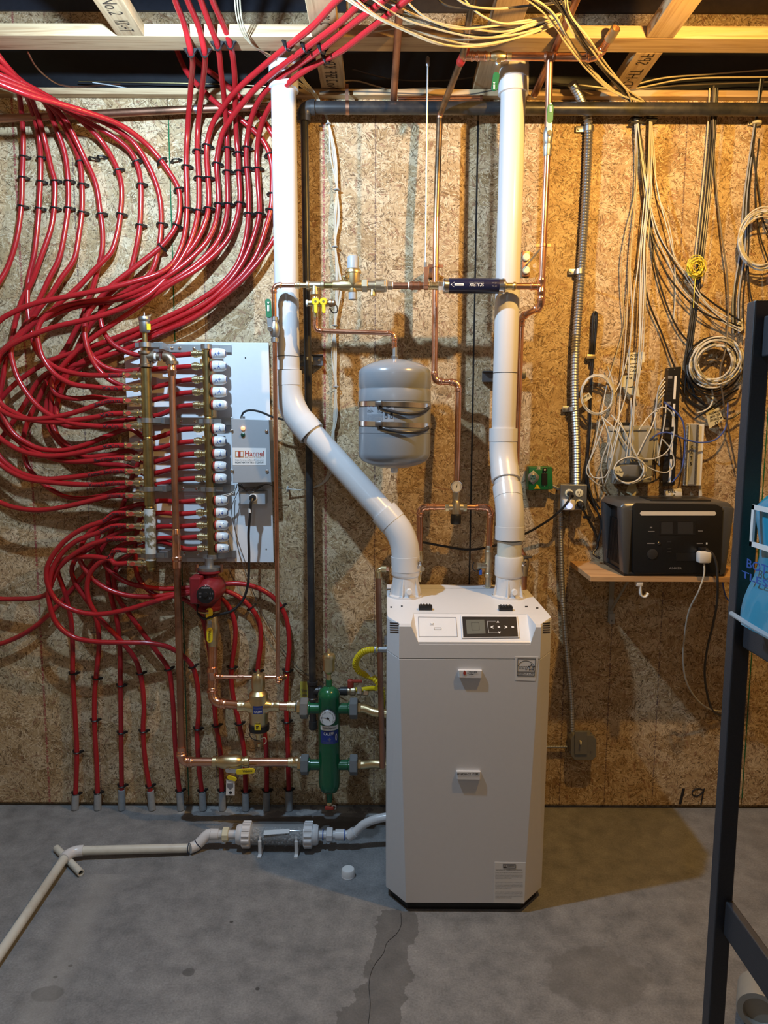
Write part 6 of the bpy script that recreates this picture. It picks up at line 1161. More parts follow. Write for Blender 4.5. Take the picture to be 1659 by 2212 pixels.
lat(DPI, 'socket', 'pvc_fitting', [(.0205, 0), (.0205, .036)], ex(473), (-1, 0, 0), 18)
q1, q2 = ex(450), V((Q(427, 1830, .30).x, fy - .02, .024)); q3 = QZ(410, 1832, .024); q4 = QZ(150, 1838, .034); q5 = QZ(-80, 2178, .024)
obj('elbow', MB().tube(smoothline([ex(462), q1, q1.lerp(q2, .5), q2, q3]), .0200, 16), 'pvc_fitting', DPI)
for p, d_ in ((ex(455), V((1, 0, 0))), (q3.lerp(q4, .01), V((1, 0, 0))), (q1.lerp(q2, .8), q2 - q1)): lat(DPI, 'primer_ring', 'navy_sleeve', [(.0204, 0), (.0206, .0025)], p, d_, 18)
A = arc(q3, q4, q5, .05); obj('pipe', MB().tube([q3, A[0]], RC_, 16), 'pvc_aged', DPI); obj('elbow', MB().tube(A, RC_ + .004, 16), 'pvc_fitting', DPI); obj('pipe', MB().tube([A[-1], q5], RC_, 16), 'pvc_aged', DPI)
pp = [QZ(122, 1832, .0125), QZ(175, 1886, .0125)]; d_ = (pp[1] - pp[0]).normalized()
OFF = thing('pipe_offcut', 'short printed white pipe offcut lying under the corner of the drain pipe', 'pipe', pp[0]); lat(OFF, 'pipe', 'pvc_aged', [(.0088, 0), (.0125, 0), (.0125, (pp[1] - pp[0]).length), (.0088, (pp[1] - pp[0]).length), (.0085, .01)], pp[0], d_, 18); lat(OFF, 'bore', 'ink', [(.0085, 0), (.0085, .001)], pp[1] - d_ * .012, d_, 14)
c = QZ(752, 1893, 0); CPF = thing('pipe_stopper', 'white plastic pipe cap lying alone on the floor left of the boiler', 'cap', c); lat(CPF, 'shell', 'plastic_white', [(.0225, 0), (.0235, .001), (.0235, .026), (.021, .0295), (.010, .0305), (.0002, .0308)], c, (0, 0, 1), 28); lat(CPF, 'rim', 'pvc_fitting', [(.0225, 0), (.0243, .0005), (.0243, .004), (.0235, .005)], c, (0, 0, 1), 28)

# ================================================================== right side: conduit, boxes
def flexconduit(name, lab, s, r, mat='galvanised'):
    th = thing(name, lab, 'conduit', path(s)[-1]); pts = smoothline(path(s), .0035)
    obj('armour', MB().tube(pts, [r * (1 + .13 * math.sin(i * 2 * math.pi / 3.0)) for i in range(len(pts))], 12), mat, th); return th
C1 = flexconduit('flexible_conduit', 'thick flexible steel conduit running from the ceiling down to the steel outlet box', '1236,180,.10 1250,205,.07 1264,238,.035 1271,270,.025 1270,330,.022 1264,450,.022 1257,560,.022 1250,660,.03 1243,760,.03 1241,860,.028 1245,950,.025 1246,1048,.025', .0155)
for x, y in ((1262, 279), (1246, 587), (1232, 884)): obj('strap', MB().box(Q(x - 4, y, .012), (.05, .006, .022)), 'galvanised', C1, bevel=.002); lat(C1, 'strap_band', 'galvanised', [(.0185, -.009), (.0185, .009)], Q(x + 6 if y > 300 else x + 10, y, .024), (0, 0, 1), 14); lat(C1, 'strap_screw', 'steel_dark', [(.005, 0), (.004, .003)], Q(x - 13, y, .016), FR, 8)
C2 = flexconduit('flexible_conduit', 'thin flexible steel conduit curving down from the outlet box to the grey switch box', '1210,1095,.025 1211,1160,.02 1214,1260,.018 1219,1350,.018 1226,1430,.016 1233,1500,.015 1236,1580,.02', .0108)
C3 = flexconduit('flexible_conduit', 'short thin armoured cable from the boiler back to the grey switch box', '1180,1613,.02 1200,1613,.02 1224,1613,.02', .0062)
OX = thing('steel_outlet_box', 'steel outlet box with two duplex receptacles and plugs beside the green box', 'outlet', Q(1235, 1100, .02))
obj('box', MB().box(Q(1235, 1073, .028), (.105, .054, .102)), 'galvanised', OX, smooth=False, bevel=.003); slab(OX, 'cover', 'galvanised', [(1211, 1047), (1262, 1048), (1261, 1101), (1212, 1101)], wp(.055), .003, .001)
for x, y in ((1229, 1065), (1251, 1065), (1229, 1087), (1251, 1087)):
    rc = lat(OX, 'receptacle', 'plastic_cream', [(.0155, 0), (.0155, .0035), (.013, .0045)], Q(x, y, .0582), FR, 18)
    for dx in (-.005, .005): obj('slot', MB().box(Q(x, y, .063) + V((dx, 0, .003)), (.0018, .001, .008)), 'ink', rc, smooth=False)
    lat(rc, 'ground_hole', 'ink', [(.0024, 0), (.0024, .0006)], Q(x, y + 4, .063), FR, 10)
NL = thing('night_light', 'white plug-in cube with a glowing violet face in the lower left receptacle', 'plug', Q(1227, 1100, .06)); obj('case', MB().box(Q(1228, 1090, .076), (.044, .034, .042)), 'plastic_white', NL, bevel=.006); lat(NL, 'glow', 'lamp_blue', [(.0125, 0), (.012, .001)], Q(1230, 1093, .0938), FR, 20)
BC = thing('boiler_cable', 'black cord from the steel outlet box sweeping behind both white pipes', 'cord', Q(1230, 1066, .07)); lat(BC, 'plug', 'rubber_black', [(.011, 0), (.012, .012), (.006, .03)], Q(1230, 1066, .062), V((.2, -1, -.3)), 12); obj('cord', MB().tube(smoothline(path('1232,1068,.09 1229,1080,.11 1216,1097,.11 1190,1120,.08 1150,1145,.06 1110,1163,.06 1060,1181,.05 1010,1187,.05 960,1180,.05 912,1171,.07')), .0048, 8), 'cable_black', BC)
BK = thing('station_cable', 'black cord from the steel outlet box down behind the power station', 'cord', Q(1251, 1088, .07)); lat(BK, 'plug', 'rubber_black', [(.013, 0), (.014, .014), (.007, .034)], Q(1251, 1088, .062), V((.3, -1, -.4)), 12); obj('cord', MB().tube(smoothline(path('1253,1090,.09 1262,1105,.09 1272,1125,.06 1287,1155,.05 1291,1180,.05 1281,1196,.06 1296,1206,.08')), .0048, 8), 'cable_black', BK); obj('cord_tie', MB().box(Q(1268, 1117, .075), (.03, .01, .010)), 'rubber_black', BK, bevel=.002)
GB = thing('generator_inlet_box', 'green inlet box with a round steel socket and a black switch', 'inlet box', Q(1160, 1057, .02))
obj('case', MB().prism([Q(x, y, .012) for x, y in ((1137, 1007), (1187, 1007), (1189, 1055), (1136, 1057))], (0, -.048, 0)), 'green_plastic', GB, bevel=.005); pg = wp(.060)
k = obj('socket_plate', MB().prism([QP(x, y, *pg) for x, y in ((1152, 1016), (1163, 1026), (1165, 1031), (1162, 1038), (1152, 1047), (1142, 1038), (1139, 1031), (1142, 1024))], (0, -.003, 0)), 'galvanised', GB, bevel=.001); lat(k, 'socket_bore', 'chrome', [(.0155, 0), (.0155, .006), (.013, .007), (.012, .003)], Q(1151, 1032, .063), FR, 22)
for a in (90, 210, 330): obj('socket_slot', MB().box(Q(1151, 1032, .0685) + V((.006 * math.cos(math.radians(a)), 0, .006 * math.sin(math.radians(a)))), (.003, .006, .003)), 'ink', k)
slab(GB, 'switch', 'plastic_black', (1170, 1022, 1182, 1048), pg, .005, .001); lat(GB, 'button', 'plastic_black', [(.009, 0), (.009, .006), (.007, .008)], Q(1177, 1015, .060), FR, 16); lat(GB, 'button_tip', 'ink_white', [(.004, 0), (.003, .002)], Q(1177, 1015, .068), FR, 12)
slab(GB, 'name_sticker', 'ink_white', (1160, 1008, 1167, 1013), pg, .001); textq(GB, 'EZ', 'ink', 1161, 1009, 1166, 1012, wp(.0611), bold=.01); textq(GB, 'GENERATOR SWITCH', 'ink_white', 1157, 1013.5, 1170, 1015.5, pg); obj('hazard_sticker', MB().prism([QP(x, y, *pg) for x, y in ((1160, 1045), (1167, 1056), (1154, 1056))], (0, -.001, 0)), 'yellow_plastic', GB, smooth=False); textq(GB, '!', 'ink', 1159.5, 1049, 1161, 1054.5, wp(.0612), bold=.02)
for x, y in ((1139, 1010), (1185, 1010), (1186, 1052), (1139, 1053)): lat(GB, 'screw', 'steel_dark', [(.003, 0), (.0025, .002)], Q(x, y, .060), FR, 8)
textq(GB, 'I', 'ink_white', 1175, 1019, 1177, 1021, pg); textq(GB, 'O', 'ink_white', 1175, 1049, 1178, 1051, pg)
obj('conduit_stub', MB().tube([Q(1186, 1046, .03), Q(1212, 1058, .03)], .007, 10), 'galvanised', GB)
SWB = thing('switch_box', 'dark grey weatherproof switch box low on the wall right of the boiler', 'switch', Q(1252, 1630, .02)); obj('box', MB().prism([Q(x, y, .012) for x, y in ((1232, 1577), (1273, 1577), (1281, 1586), (1281, 1622), (1272, 1631), (1234, 1630), (1226, 1620), (1226, 1586))], (0, -.05, 0)), 'box_grey_dark', SWB, smooth=False, bevel=.003); slab(SWB, 'plate', 'box_grey_dark', (1241, 1579, 1268, 1629), wp(.062), .006, .002); obj('toggle', MB().box(Q(1254, 1604, .076), (.007, .014, .014)), 'plastic_cream', SWB, bevel=.002)
for x, y in ((1231, 1584), (1276, 1584), (1231, 1624), (1276, 1624)): lat(SWB, 'screw', 'steel_dark', [(.003, 0), (.0025, .002)], Q(x, y, .0622), FR, 8)
# black looped cable stapled beside the conduit
LC = thing('looped_black_cable', 'stiff black cable bent into a narrow loop and stapled beside the conduit', 'cable', Q(1278, 780, .01)); obj('cable', MB().tube(smoothline(path('1276,790,.012 1279,740,.016 1281,690,.016 1284,673,.016 1288,676,.016 1288,700,.016 1285,740,.014 1279,800,.014 1276,850,.014 1274,920,.014 1270,980,.014 1266,1040,.014 1272,1075,.02 1290,1105,.03')), .0052, 8), 'cable_black', LC); obj('staple', MB().box(Q(1277, 771, .018), (.038, .012, .018)), 'brass', LC, bevel=.002)
# ================================================================== shelf and power station
SH = thing('wall_shelf', 'short pine board shelf on a grey bracket holding the power station', 'shelf', Q(1400, 1250, .15)); zs_ = 1.064; sy = -.30
obj('board', MB().hull([V((x, y, z)) for z in (zs_, zs_ - .019) for x, y in ((.757, -.001), (.757, -.02), (.753, sy), (1.36, sy), (1.36, -.001))]), 'shelf_pine', SH, smooth=False, bevel=.001)
bx = Q(1321, 1300, .012).x; zb = Q(1321, 1345, .012).z
obj('bracket_arm', MB().box(V((bx, -.006, (zs_ - .019 + zb) / 2)), (.020, .004, zs_ - .019 - zb)), 'demarc_grey', SH, smooth=False); obj('bracket_top', MB().box(V((bx, -.135, zs_ - .021)), (.020, .25, .004)), 'demarc_grey', SH, smooth=False); obj('bracket_brace', MB().tube([V((bx, -.010, zb + .05)), V((bx + .004, -.20, zs_ - .024))], .005, 8), 'demarc_grey', SH); slab(SH, 'bracket_foot', 'galvanised', (1316, 1325, 1328, 1348), wp(.008), .003, .001); lat(SH, 'bracket_screw', 'steel_dark', [(.004, 0), (.003, .003)], Q(1322, 1341, .0115), FR, 8)
HK = thing('shelf_hook', 'white plastic J hook hanging under the front of the pine shelf', 'hook', Q(1383, 1290, .27)); mb = MB(); pr = path('1382,1257,.285 1382,1275,.285 1384,1286,.285 1391,1289,.285 1397,1285,.285 1398,1280,.285')
for p in smoothline(pr, .006): mb.v += [p + V((-.007, 0, 0)) if False else p + V((0, .012, 0)), p + V((0, -.012, 0))]
k = len(mb.v) // 2; mb.f = [(2 * i, 2 * i + 2, 2 * i + 3, 2 * i + 1) for i in range(k - 1)]; o_ = obj('hook', mb, 'plastic_white', HK); so = o_.modifiers.new('thickness', 'SOLIDIFY'); so.thickness = .006; so.offset = 0; obj('hook_plate', MB().box(Q(1380, 1260, .285), (.024, .026, .02)), 'plastic_white', HK, bevel=.003)
PS = thing('power_station', 'dark grey portable power station with a white light bar standing on the shelf', 'power station', V((1.05, -.19, zs_)))
X0, X1_, Y0, Y1_, Z0, Z1 = Q(1347, 1240, .295).x, 1.245, -.295, -.05, zs_, 1.335
obj('core', MB().box(V(((X0 + X1_) / 2, (Y0 + Y1_) / 2, (Z0 + Z1) / 2 - .006)), (X1_ - X0 - .016, Y1_ - Y0 - .01, Z1 - Z0 - .03)), 'station_face', PS, smooth=False, bevel=.006)
for xx in (X0, X1_):
    s = 1 if xx == X0 else -1
    for yy in (Y0, Y1_):
        t_ = 1 if yy == Y0 else -1
        mb = MB().hull([V((xx + s * a, yy + t_ * b_, z)) for a, b_, z in ((-.002, -.0, Z0 + .012), (.02, -.002, Z0 + .004), (-.002, .045, Z0 + .012), (.02, .045, Z0 + .004), (-.002, 0, Z1 - .06), (.022, -.002, Z1 - .05), (-.002, .04, Z1 - .06), (.022, .04, Z1 - .05), (-.020, .0, Z1 - .018), (-.020, .05, Z1 - .018), (.022, .05, Z1 - .012), (.022, 0, Z1 - .012))])
        obj('corner_post', mb, 'station_dark', PS, bevel=.005)
    for k in range(12): obj('side_slat', MB().box(V((xx + s * .006, Y0 + .055 + (Y1_ - Y0 - .10) * k / 11, (Z0 + Z1) / 2 - .02)), (.008, .006, Z1 - Z0 - .105)), 'plastic_black', PS, smooth=False)
obj('top_cap', MB().hull([V((x, y, z)) for x, y, z in [(X0 - .024, Y0 + .012, Z1 - .020), (X0 - .024, Y1_, Z1 - .020), (X1_ + .024, Y0 + .012, Z1 - .020), (X1_ + .024, Y1_, Z1 - .020), (X0 + .01, Y0 - .004, Z1 - .030), (X1_ - .01, Y0 - .004, Z1 - .030), (X0 - .006, Y0 + .014, Z1), (X1_ + .006, Y0 + .014, Z1), (X0 - .006, Y1_ - .01, Z1 + .004), (X1_ + .006, Y1_ - .01, Z1 + .004)]]), 'station_dark', PS, bevel=.007)
obj('handle_dip', MB().box(V(((X0 + X1_) / 2 + .03, Y0 + .11, Z1 + .0)), (.22, .13, .012)), 'station_face', PS, bevel=.004)
obj('bottom_rim', MB().box(V(((X0 + X1_) / 2, (Y0 + Y1_) / 2, Z0 + .008)), (X1_ - X0, Y1_ - Y0, .016)), 'plastic_black', PS, bevel=.006)
PF = wp(.2985)
FC = obj('front_panel', MB().prism([QP(x, y, V((0, -.292, 0)), FR) for x, y in ((1365, 1092), (1372, 1086), (1545, 1089), (1558, 1095), (1560, 1104), (1556, 1228), (1550, 1237), (1372, 1240), (1365, 1233))], (0, -.0065, 0)), 'station_face', PS, bevel=.002)
slab(FC, 'light_bar', 'light_bar', [(1385, 1104.5), (1544, 1104.5), (1547, 1109), (1544, 1113.5), (1385, 1113.5), (1382, 1109)], PF, .0015, label='white light bar')
slab(FC, 'display', 'plastic_black', (1424, 1125, 1504, 1156), PF, .001, .0004); slab(FC, 'screen', 'screen_grey', (1428, 1128, 1453, 1153), wp(.2995), .0005); slab(FC, 'screen', 'screen_grey', (1464, 1128, 1497, 1153), wp(.2995), .0005)
textq(FC, 'ANKER', 'ink_grey', 1445, 1225, 1473, 1230, PF, bold=.01)
for x, y, r in ((1409, 1197, .019), (1423, 1174, .006)): lat(FC, 'round_port', 'screen_grey', [(r, 0), (r, .002), (r * .8, .003)], Q(x, y, .2985), FR, 20)
for y in (1169, 1184, 1191): slab(FC, 'small_port', 'screen_grey', (1441, y, 1450, y + 2.5), PF, .0012)
for x0_, y0_, x1_, y1_ in ((1400, 1147, 1414, 1148.5), (1398, 1173, 1414, 1175), (1404, 1138, 1409, 1141), (1508, 1146, 1518, 1148), (1505, 1173, 1518, 1175)): slab(FC, 'printed_mark', 'ink_grey', (x0_, y0_, x1_, y1_), PF, .0004)
slab(FC, 'power_lamp', 'ink_white', (1525, 1172, 1528, 1176), PF, .0012); slab(FC, 'outlet_panel', 'plastic_black', (1460, 1195, 1535, 1212), PF, .0012)
PLG = thing('charger_plug', 'white charger cube plugged into the front of the power station, its white cord hanging down', 'charger', Q(1522, 1200, .30)); obj('case', MB().box(Q(1520, 1203, .318), (.046, .036, .044)), 'plastic_white', PLG, bevel=.009)
obj('cord', MB().tube(smoothline(path('1521,1215,.325 1521,1240,.33 1510,1275,.33 1490,1315,.28 1479,1370,.22 1476,1430,.16 1484,1475,.12 1505,1510,.08 1530,1530,.05 1555,1536,.03 1590,1534,.02')), .0032, 8), 'cable_white', PLG)
BPL = thing('black_plug_cable', 'black plug and cord hanging from the front of the power station beside the white charger', 'cord', Q(1520, 1190, .30)); obj('plug', MB().box(Q(1519, 1187, .312), (.028, .026, .014)), 'rubber_black', BPL, bevel=.003); obj('cord', MB().tube(smoothline(path('1524,1188,.325 1537,1194,.33 1547,1215,.33 1550,1255,.32 1549,1300,.27 1540,1350,.20 1528,1400,.15 1522,1450,.11 1528,1500,.07 1540,1535,.04 1555,1544,.025 1595,1546,.02')), .0045, 8), 'cable_dark', BPL)
cable('blue_cable', 'blue cord hanging behind the right end of the pine shelf', 'cord', '1556,1215,.08 1560,1245,.08 1564,1275,.06 1572,1295,.04 1600,1310,.02', .003, 'cable_blue')

# ================================================================== low-voltage gear on the right wall
DB = thing('telephone_box', 'grey plastic telephone demarcation box behind loops of white cable', 'box', Q(1356, 1045, .01))
obj('case', MB().prism([Q(x, y, .008) for x, y in ((1318, 922), (1404, 922), (1398, 1040), (1318, 1044))], (0, -.05, 0)), 'demarc_grey', DB, bevel=.006); obj('lid', MB().prism([Q(x, y, .058) for x, y in ((1312, 920), (1402, 919), (1396, 1012), (1310, 1014))], (0, -.018, 0)), 'demarc_grey', DB, bevel=.004); obj('lid_lip', MB().prism([Q(x, y, .076) for x, y in ((1316, 924), (1398, 923), (1397, 930), (1316, 931))], (0, -.004, 0)), 'demarc_grey', DB, bevel=.001)
obj('lower_hood', MB().hull([Q(1325, 1000, .06), Q(1388, 1000, .06), Q(1330, 1040, .06), Q(1385, 1038, .06), Q(1335, 1005, .10), Q(1378, 1005, .10), Q(1340, 1030, .095), Q(1374, 1030, .095)]), 'box_grey_dark', DB, bevel=.005); obj('latch', MB().box(Q(1349, 917, .05), (.035, .02, .018)), 'plastic_black', DB, bevel=.003)
PPN = thing('patch_panel', 'black vertical patch panel with a white label strip on the right wall', 'patch panel', Q(1446, 1048, .01))
obj('frame', MB().prism([Q(x, y, .01) for x, y in ((1437, 796), (1464, 793), (1450, 1047), (1424, 1049))], (0, -.035, 0)), 'plastic_black', PPN, smooth=False, bevel=.002); pp_ = wp(.045)
for k in range(4):
    y0 = 812 + 60 * k; x0 = 1461 - (y0 - 812) * .055; slab(PPN, 'label_strip', 'paper', [(x0 - 4, y0), (x0 + 1, y0), (x0 - 2, y0 + 50), (x0 - 7, y0 + 50)], pp_, .0008)
for k in range(24): y0 = 812 + 9.3 * k; x0 = 1446 - (y0 - 812) * .055; slab(PPN, 'jack', 'ink_grey' if k % 6 == 0 else 'rubber_black', [(x0 - 3, y0), (x0 + 6, y0), (x0 + 6, y0 + 6), (x0 - 3, y0 + 6)], pp_, .0015)
for x, y in ((1443, 799), (1457, 798), (1429, 1041), (1443, 1041)): lat(PPN, 'screw', 'galvanised', [(.0025, 0), (.002, .001)], Q(x, y, .0455), FR, 8)
P66 = thing('punch_down_block', 'white punch-down block with rows of metal pins and a grey strip reading CAT 5', 'terminal block', Q(1495, 1048, .01))
obj('base', MB().prism([Q(x, y, .005) for x, y in ((1480, 915), (1515, 916), (1508, 1048), (1472, 1048))], (0, -.03, 0)), 'plastic_white', P66, smooth=False, bevel=.002); slab(P66, 'centre_strip', 'demarc_grey', [(1491, 917), (1504, 917), (1498, 1046), (1485, 1046)], wp(.035), .006)
mb = MB()
for k in range(46):
    y = 918 + 2.8 * k; dx = -(y - 917) * .047
    for x in (1485, 1507): mb.box(Q(x + dx, y, .039), (.011, .008, .0022))
obj('pin_rows', mb, 'galvanised', P66, smooth=False)
for s, y in (('C', 962), ('A', 974), ('T', 986), ('5', 998)): textq(P66, s, 'ink', 1494 - (y - 917) * .047, y, 1499 - (y - 917) * .047, y + 7, wp(.041), bold=.02)
DJ = thing('dsl_jack', 'small white wall jack marked DSL above the power station', 'wall jack', Q(1452, 1075, .01)); obj('case', MB().prism([Q(x, y, .004) for x, y in ((1433, 1058), (1468, 1054), (1470, 1074), (1434, 1075))], (0, -.024, 0)), 'plastic_white', DJ, bevel=.004); textq(DJ, 'DSL', 'ink', 1443, 1059, 1460, 1064, wp(.0282), 'handwriting', .02); lat(DJ, 'screw', 'brass_olive', [(.004, 0), (.003, .001)], Q(1456, 1070, .0284), FR, 10)
# paper tags
for nm, lab, q, d, ws in (('paper_tag', 'tan paper tag lettered BASEMENT MASTER BEDROOM TV hanging under the big coil', ((1524, 892), (1550, 876), (1563, 906), (1532, 926)), .05, (('BASEMENT', 1531, 1556, 892), ('MASTER', 1534, 1556, 899), ('BEDROOM', 1534, 1560, 906), ('TV', 1543, 1553, 913))),
    ('paper_tag', 'tan paper tag lettered OFFICE peeking out beside the black rack post', ((1591, 700), (1604, 687), (1606, 712), (1600, 716)), .05, (('OFFI', 1594, 1606, 700),)),
    ('paper_tag', 'small tan tag taped to the left coil of white cable', ((1256, 858), (1272, 848), (1279, 858), (1262, 870)), .05, (('1st FL', 1260, 1274, 857),)),
    ('paper_tag', 'tan tag on the small coil hanging in front of the telephone box', ((1328, 1010), (1338, 1006), (1347, 1022), (1344, 1031), (1328, 1022)), .12, (('W.C. Room', 1330, 1345, 1016),)),
    ('paper_tag', 'topmost cream tag taped to the white cable bundle, lettered MASTER PHONE', ((1354, 762), (1392, 760), (1392, 783), (1352, 786)), .03, (('MASTER', 1357, 1380, 765), ('PHONE', 1362, 1388, 773))),
    ('paper_tag', 'second cream tag on the white cable bundle, lettered PANTRY', ((1350, 789), (1382, 786), (1382, 806), (1356, 808)), .032, (('PAN', 1362, 1374, 790), ('CAT', 1360, 1376, 798))),
    ('paper_tag', 'third tan tag on the white cable bundle, lettered APART', ((1344, 812), (1370, 808), (1366, 838), (1340, 836)), .034, (('APA', 1352, 1366, 814),)),
    ('paper_tag', 'lowest crumpled tan tag on the white cable bundle', ((1348, 838), (1378, 832), (1382, 858), (1360, 852)), .034, ()),
    ('paper_tag', 'crumpled tan paper tag below the telephone box', ((1356, 1049), (1372, 1044), (1379, 1064), (1370, 1074), (1352, 1064)), .03, ())):
    t_ = tag(slab(None, nm, 'paper_tag' if 'cream' not in lab else 'plastic_cream', list(q), wp(d), .0012), lab, 'tag', 'paper tags on the cables')
    for s, x0, x1, y in ws: textq(t_, s, 'ink', x0, y, x1, y + 5.5, wp(d + .0012), 'handwriting', .02, off=.0006, dy=-(q[1][1] < q[0][1] - 8) * 7)
# ================================================================== cables
ORD = ('first', 'second', 'third', 'fourth', 'fifth', 'sixth', 'seventh', 'eighth', 'ninth', 'tenth', 'eleventh', 'twelfth', 'thirteenth')
def relabel(name, val, fmt, test=lambda o: True):
    os_ = [o for o in COL.objects if o.name.split('.')[0] == name and o.parent is None and test(o)]
    for i, o in enumerate(sorted(os_, key=val)): o['label'] = fmt % ORD[i]
def at_y(y): return lambda o: (lambda q: min(q, key=lambda p: abs(p[1] - y))[0])([proj(o.data.vertices[i].co) for i in range(0, len(o.data.vertices), 6)])
def at_x(x): return lambda o: (lambda q: min(q, key=lambda p: abs(p[0] - x))[1])([proj(o.data.vertices[i].co) for i in range(0, len(o.data.vertices), 6)])
CW, CD_ = 'cable_white', .0023
GW = 'white cables fanning down from the two black clips'
LW = 'white data cable fanning down from the twin black clips high on the right wall'
LK = 'black cable fanning down from the twin black clips high on the right wall'
for s in ('1372,250,.03 1374,320 1370,420 1352,500 1344,560 1345,650 1348,700 1330,770 1312,830,.03 1300,890,.05', '1373,250,.035 1376,340 1372,450 1362,560 1364,640 1366,700 1358,760 1338,830,.04 1320,862,.05', '1371,250,.03 1374,330 1373,440 1365,520 1357,640 1352,720 1346,780 1340,850,.04 1335,920,.08 1318,990,.08',
          '1404,250,.03 1404,330 1397,430 1386,540 1382,650 1380,740 1374,820 1368,870 1366,960,.09 1362,985,.09', '1405,250,.034 1406,340 1402,430 1392,520 1390,640 1386,740 1380,800 1372,860 1368,920,.09', '1406,250,.03 1408,340 1406,440 1398,560 1393,650 1391,740 1384,800 1374,850 1366,900,.06 1350,960,.09',
          '1403,250,.03 1401,350 1391,450 1380,560 1370,640 1362,740 1356,830 1345,880,.06 1325,930,.08 1308,1000,.07', '1406,250,.03 1413,340 1420,420 1440,470 1453,520 1457,590,.02 1458,640 1455,690', '1376,250,.04 1384,330 1398,420 1416,500 1440,560 1470,620 1520,670 1570,700,.05 1600,716,.06', '1375,250,.04 1388,340 1404,440 1430,520 1470,580 1510,640 1560,690,.05 1600,712,.06',
          '1404,250,.035 1399,360 1394,470 1388,600 1384,700 1378,780 1371,850 1362,930,.09 1352,1000,.10', '1407,250,.03 1412,350 1425,430 1443,500 1460,560 1490,600 1530,660,.05 1580,690,.06'):
    cable('data_cable', LW, 'cable', s, CD_, CW, GW, n=6, jit=.002)
for s in ('1378,250,.035 1390,360 1408,470 1440,540 1490,610 1540,655,.04 1600,694,.05', '1374,250,.03 1386,380 1400,480 1424,560 1460,620 1520,676,.05 1600,704,.05', '1402,250,.03 1398,400 1393,540 1399,640 1430,720,.02 1455,790 1475,830 1510,868,.03 1555,892', '1376,250,.03 1392,350 1404,450 1412,560 1440,660,.02 1470,720 1500,750'):
    cable('coax_cable', LK, 'cable', s, .0034, 'cable_black', 'black cables fanning down from the two black clips', n=6, jit=.002)
for x, y, lab in ((1372, 262, 'left black twin clip gathering cables under the gas pipe'), (1405, 256, 'right black twin clip gathering cables under the gas pipe')):
    th = thing('cable_clip', lab, 'clip', Q(x, y, .02))
    for dy in (-4, 5): mb = MB().box(Q(x, y + dy, .034), (.042, .032, .006)); mb.hull([Q(x, y + dy, .03) + V(v) for v in ((.02, .0, .004), (.02, 0, -.004), (.034, -.004, .005), (.02, .012, 0))]); obj('band', mb, 'clip_black', th, smooth=False)
# the run overhead that feeds those clips
for k in range(13):
    o1, o2 = random.uniform(-24, 24), random.uniform(-16, 16)
    s = f'{1120+o1*3:.0f},-120,-3.00 {1150+o1*3:.0f},-40,-2.81 {1205+o1:.0f},{20+o2:.0f},-2.80 {1245+o1:.0f},{80+o2:.0f},-2.79 {1290+o1*.9:.0f},{140+o2:.0f},.25 {1335+o1*.8:.0f},{190+o2*.6:.0f},.14 {1368+ (k%2)*32:.0f},{228+o2*.3:.0f},.06 {1372+(k%2)*33:.0f},256,.034'
    cable('overhead_cable', 'cream cable in the bundle slanting from the joists down to the twin black clips' if k % 3 else 'dark cable in the bundle slanting from the joists down to the twin black clips', 'cable', s, .0031, ('cable_dark', 'cable_cream', 'cable_cream')[k % 3], 'cables slanting down to the black clips', n=6, jit=.003)
# cables sagging across the joists
for k, (s, m) in enumerate((('700,-30,-2.83 760,8 830,42 905,72 980,88 1060,80 1130,62 1190,40', 'cable_cream'), ('715,-30,-2.83 790,28 862,55 930,78 1010,95 1080,92 1150,72 1195,48', 'cable_cream'), ('728,-30,-2.82 800,30 870,66 950,94 1020,101 1090,90 1160,68 1196,52', 'cable_cream'), ('760,-30,-2.83 850,10 930,45 1010,62 1090,66 1150,52 1200,36', 'cable_cream'), ('800,-30,-2.84 880,20 960,58 1040,60 1120,58 1196,44', 'cable_dark'), ('850,-30,-2.82 905,28 975,62 1050,58 1130,46 1196,34', 'cable_cream'), ('925,-30,-2.83 960,8 1010,20 1080,17 1160,10 1230,6', 'cable_dark'), ('960,-30,-2.82 1000,8 1060,18 1130,17 1215,10', 'cable_cream'), ('745,-30,-2.80 812,34 880,70 960,98 1020,101 1075,94 1120,80 1180,62', 'cable_cream'), ('735,-20,-2.84 820,22 900,40 990,72 1070,75 1140,60 1195,50', 'cable_dark'), ('985,-30,-2.83 1020,20 1070,46 1130,50 1190,34', 'cable_cream'), ('772,-30,-2.82 868,40 940,60 1030,80 1100,76 1160,60 1192,44', 'cable_cream'))):
    x_, y_ = (float(v) for v in s.split()[0].split(',')[:2]); s = f'{x_ - 40:.0f},{y_ - 95:.0f},-3.02 ' + s + ',-2.83 1214,28,-2.88 1222,10,-3.02'
    cable('joist_cable', 'cream cable sagging across the joists toward the right-hand bundle' if m == 'cable_cream' else 'dark cable sagging across the joists toward the right-hand bundle', 'cable', s, .0030, m, 'cables sagging across the joists', n=6, jit=.003)
for k, s in enumerate(('700,185,.02 760,175,.02 840,195 940,190 1060,200 1200,190', '690,198,.03 780,200 900,205,.03 1000,208 1100,192 1250,188', '1180,180,.02 1260,185 1350,192 1480,170 1659,165', '1190,192,.03 1240,193 1330,196 1460,185 1659,178', '1330,195,.02 1420,170 1540,160 1680,150', '760,150,.02 850,170 960,175 1080,160')):
    cable('rim_cable', 'dusty cable lying along the dark rim above the wall', 'cable', s, .0028, 'cable_brown' if k % 2 else 'cable_cream', 'dusty cables along the rim', n=6, jit=.003)
cable('rim_wire', 'bare copper-coloured wire drooping from the header above the left wall', 'wire', '60,112,-2.86 75,140,.20 100,165,.12 130,183,.05 165,188,.03 200,186,.02 260,182,.015', .0032, 'copper_dull')
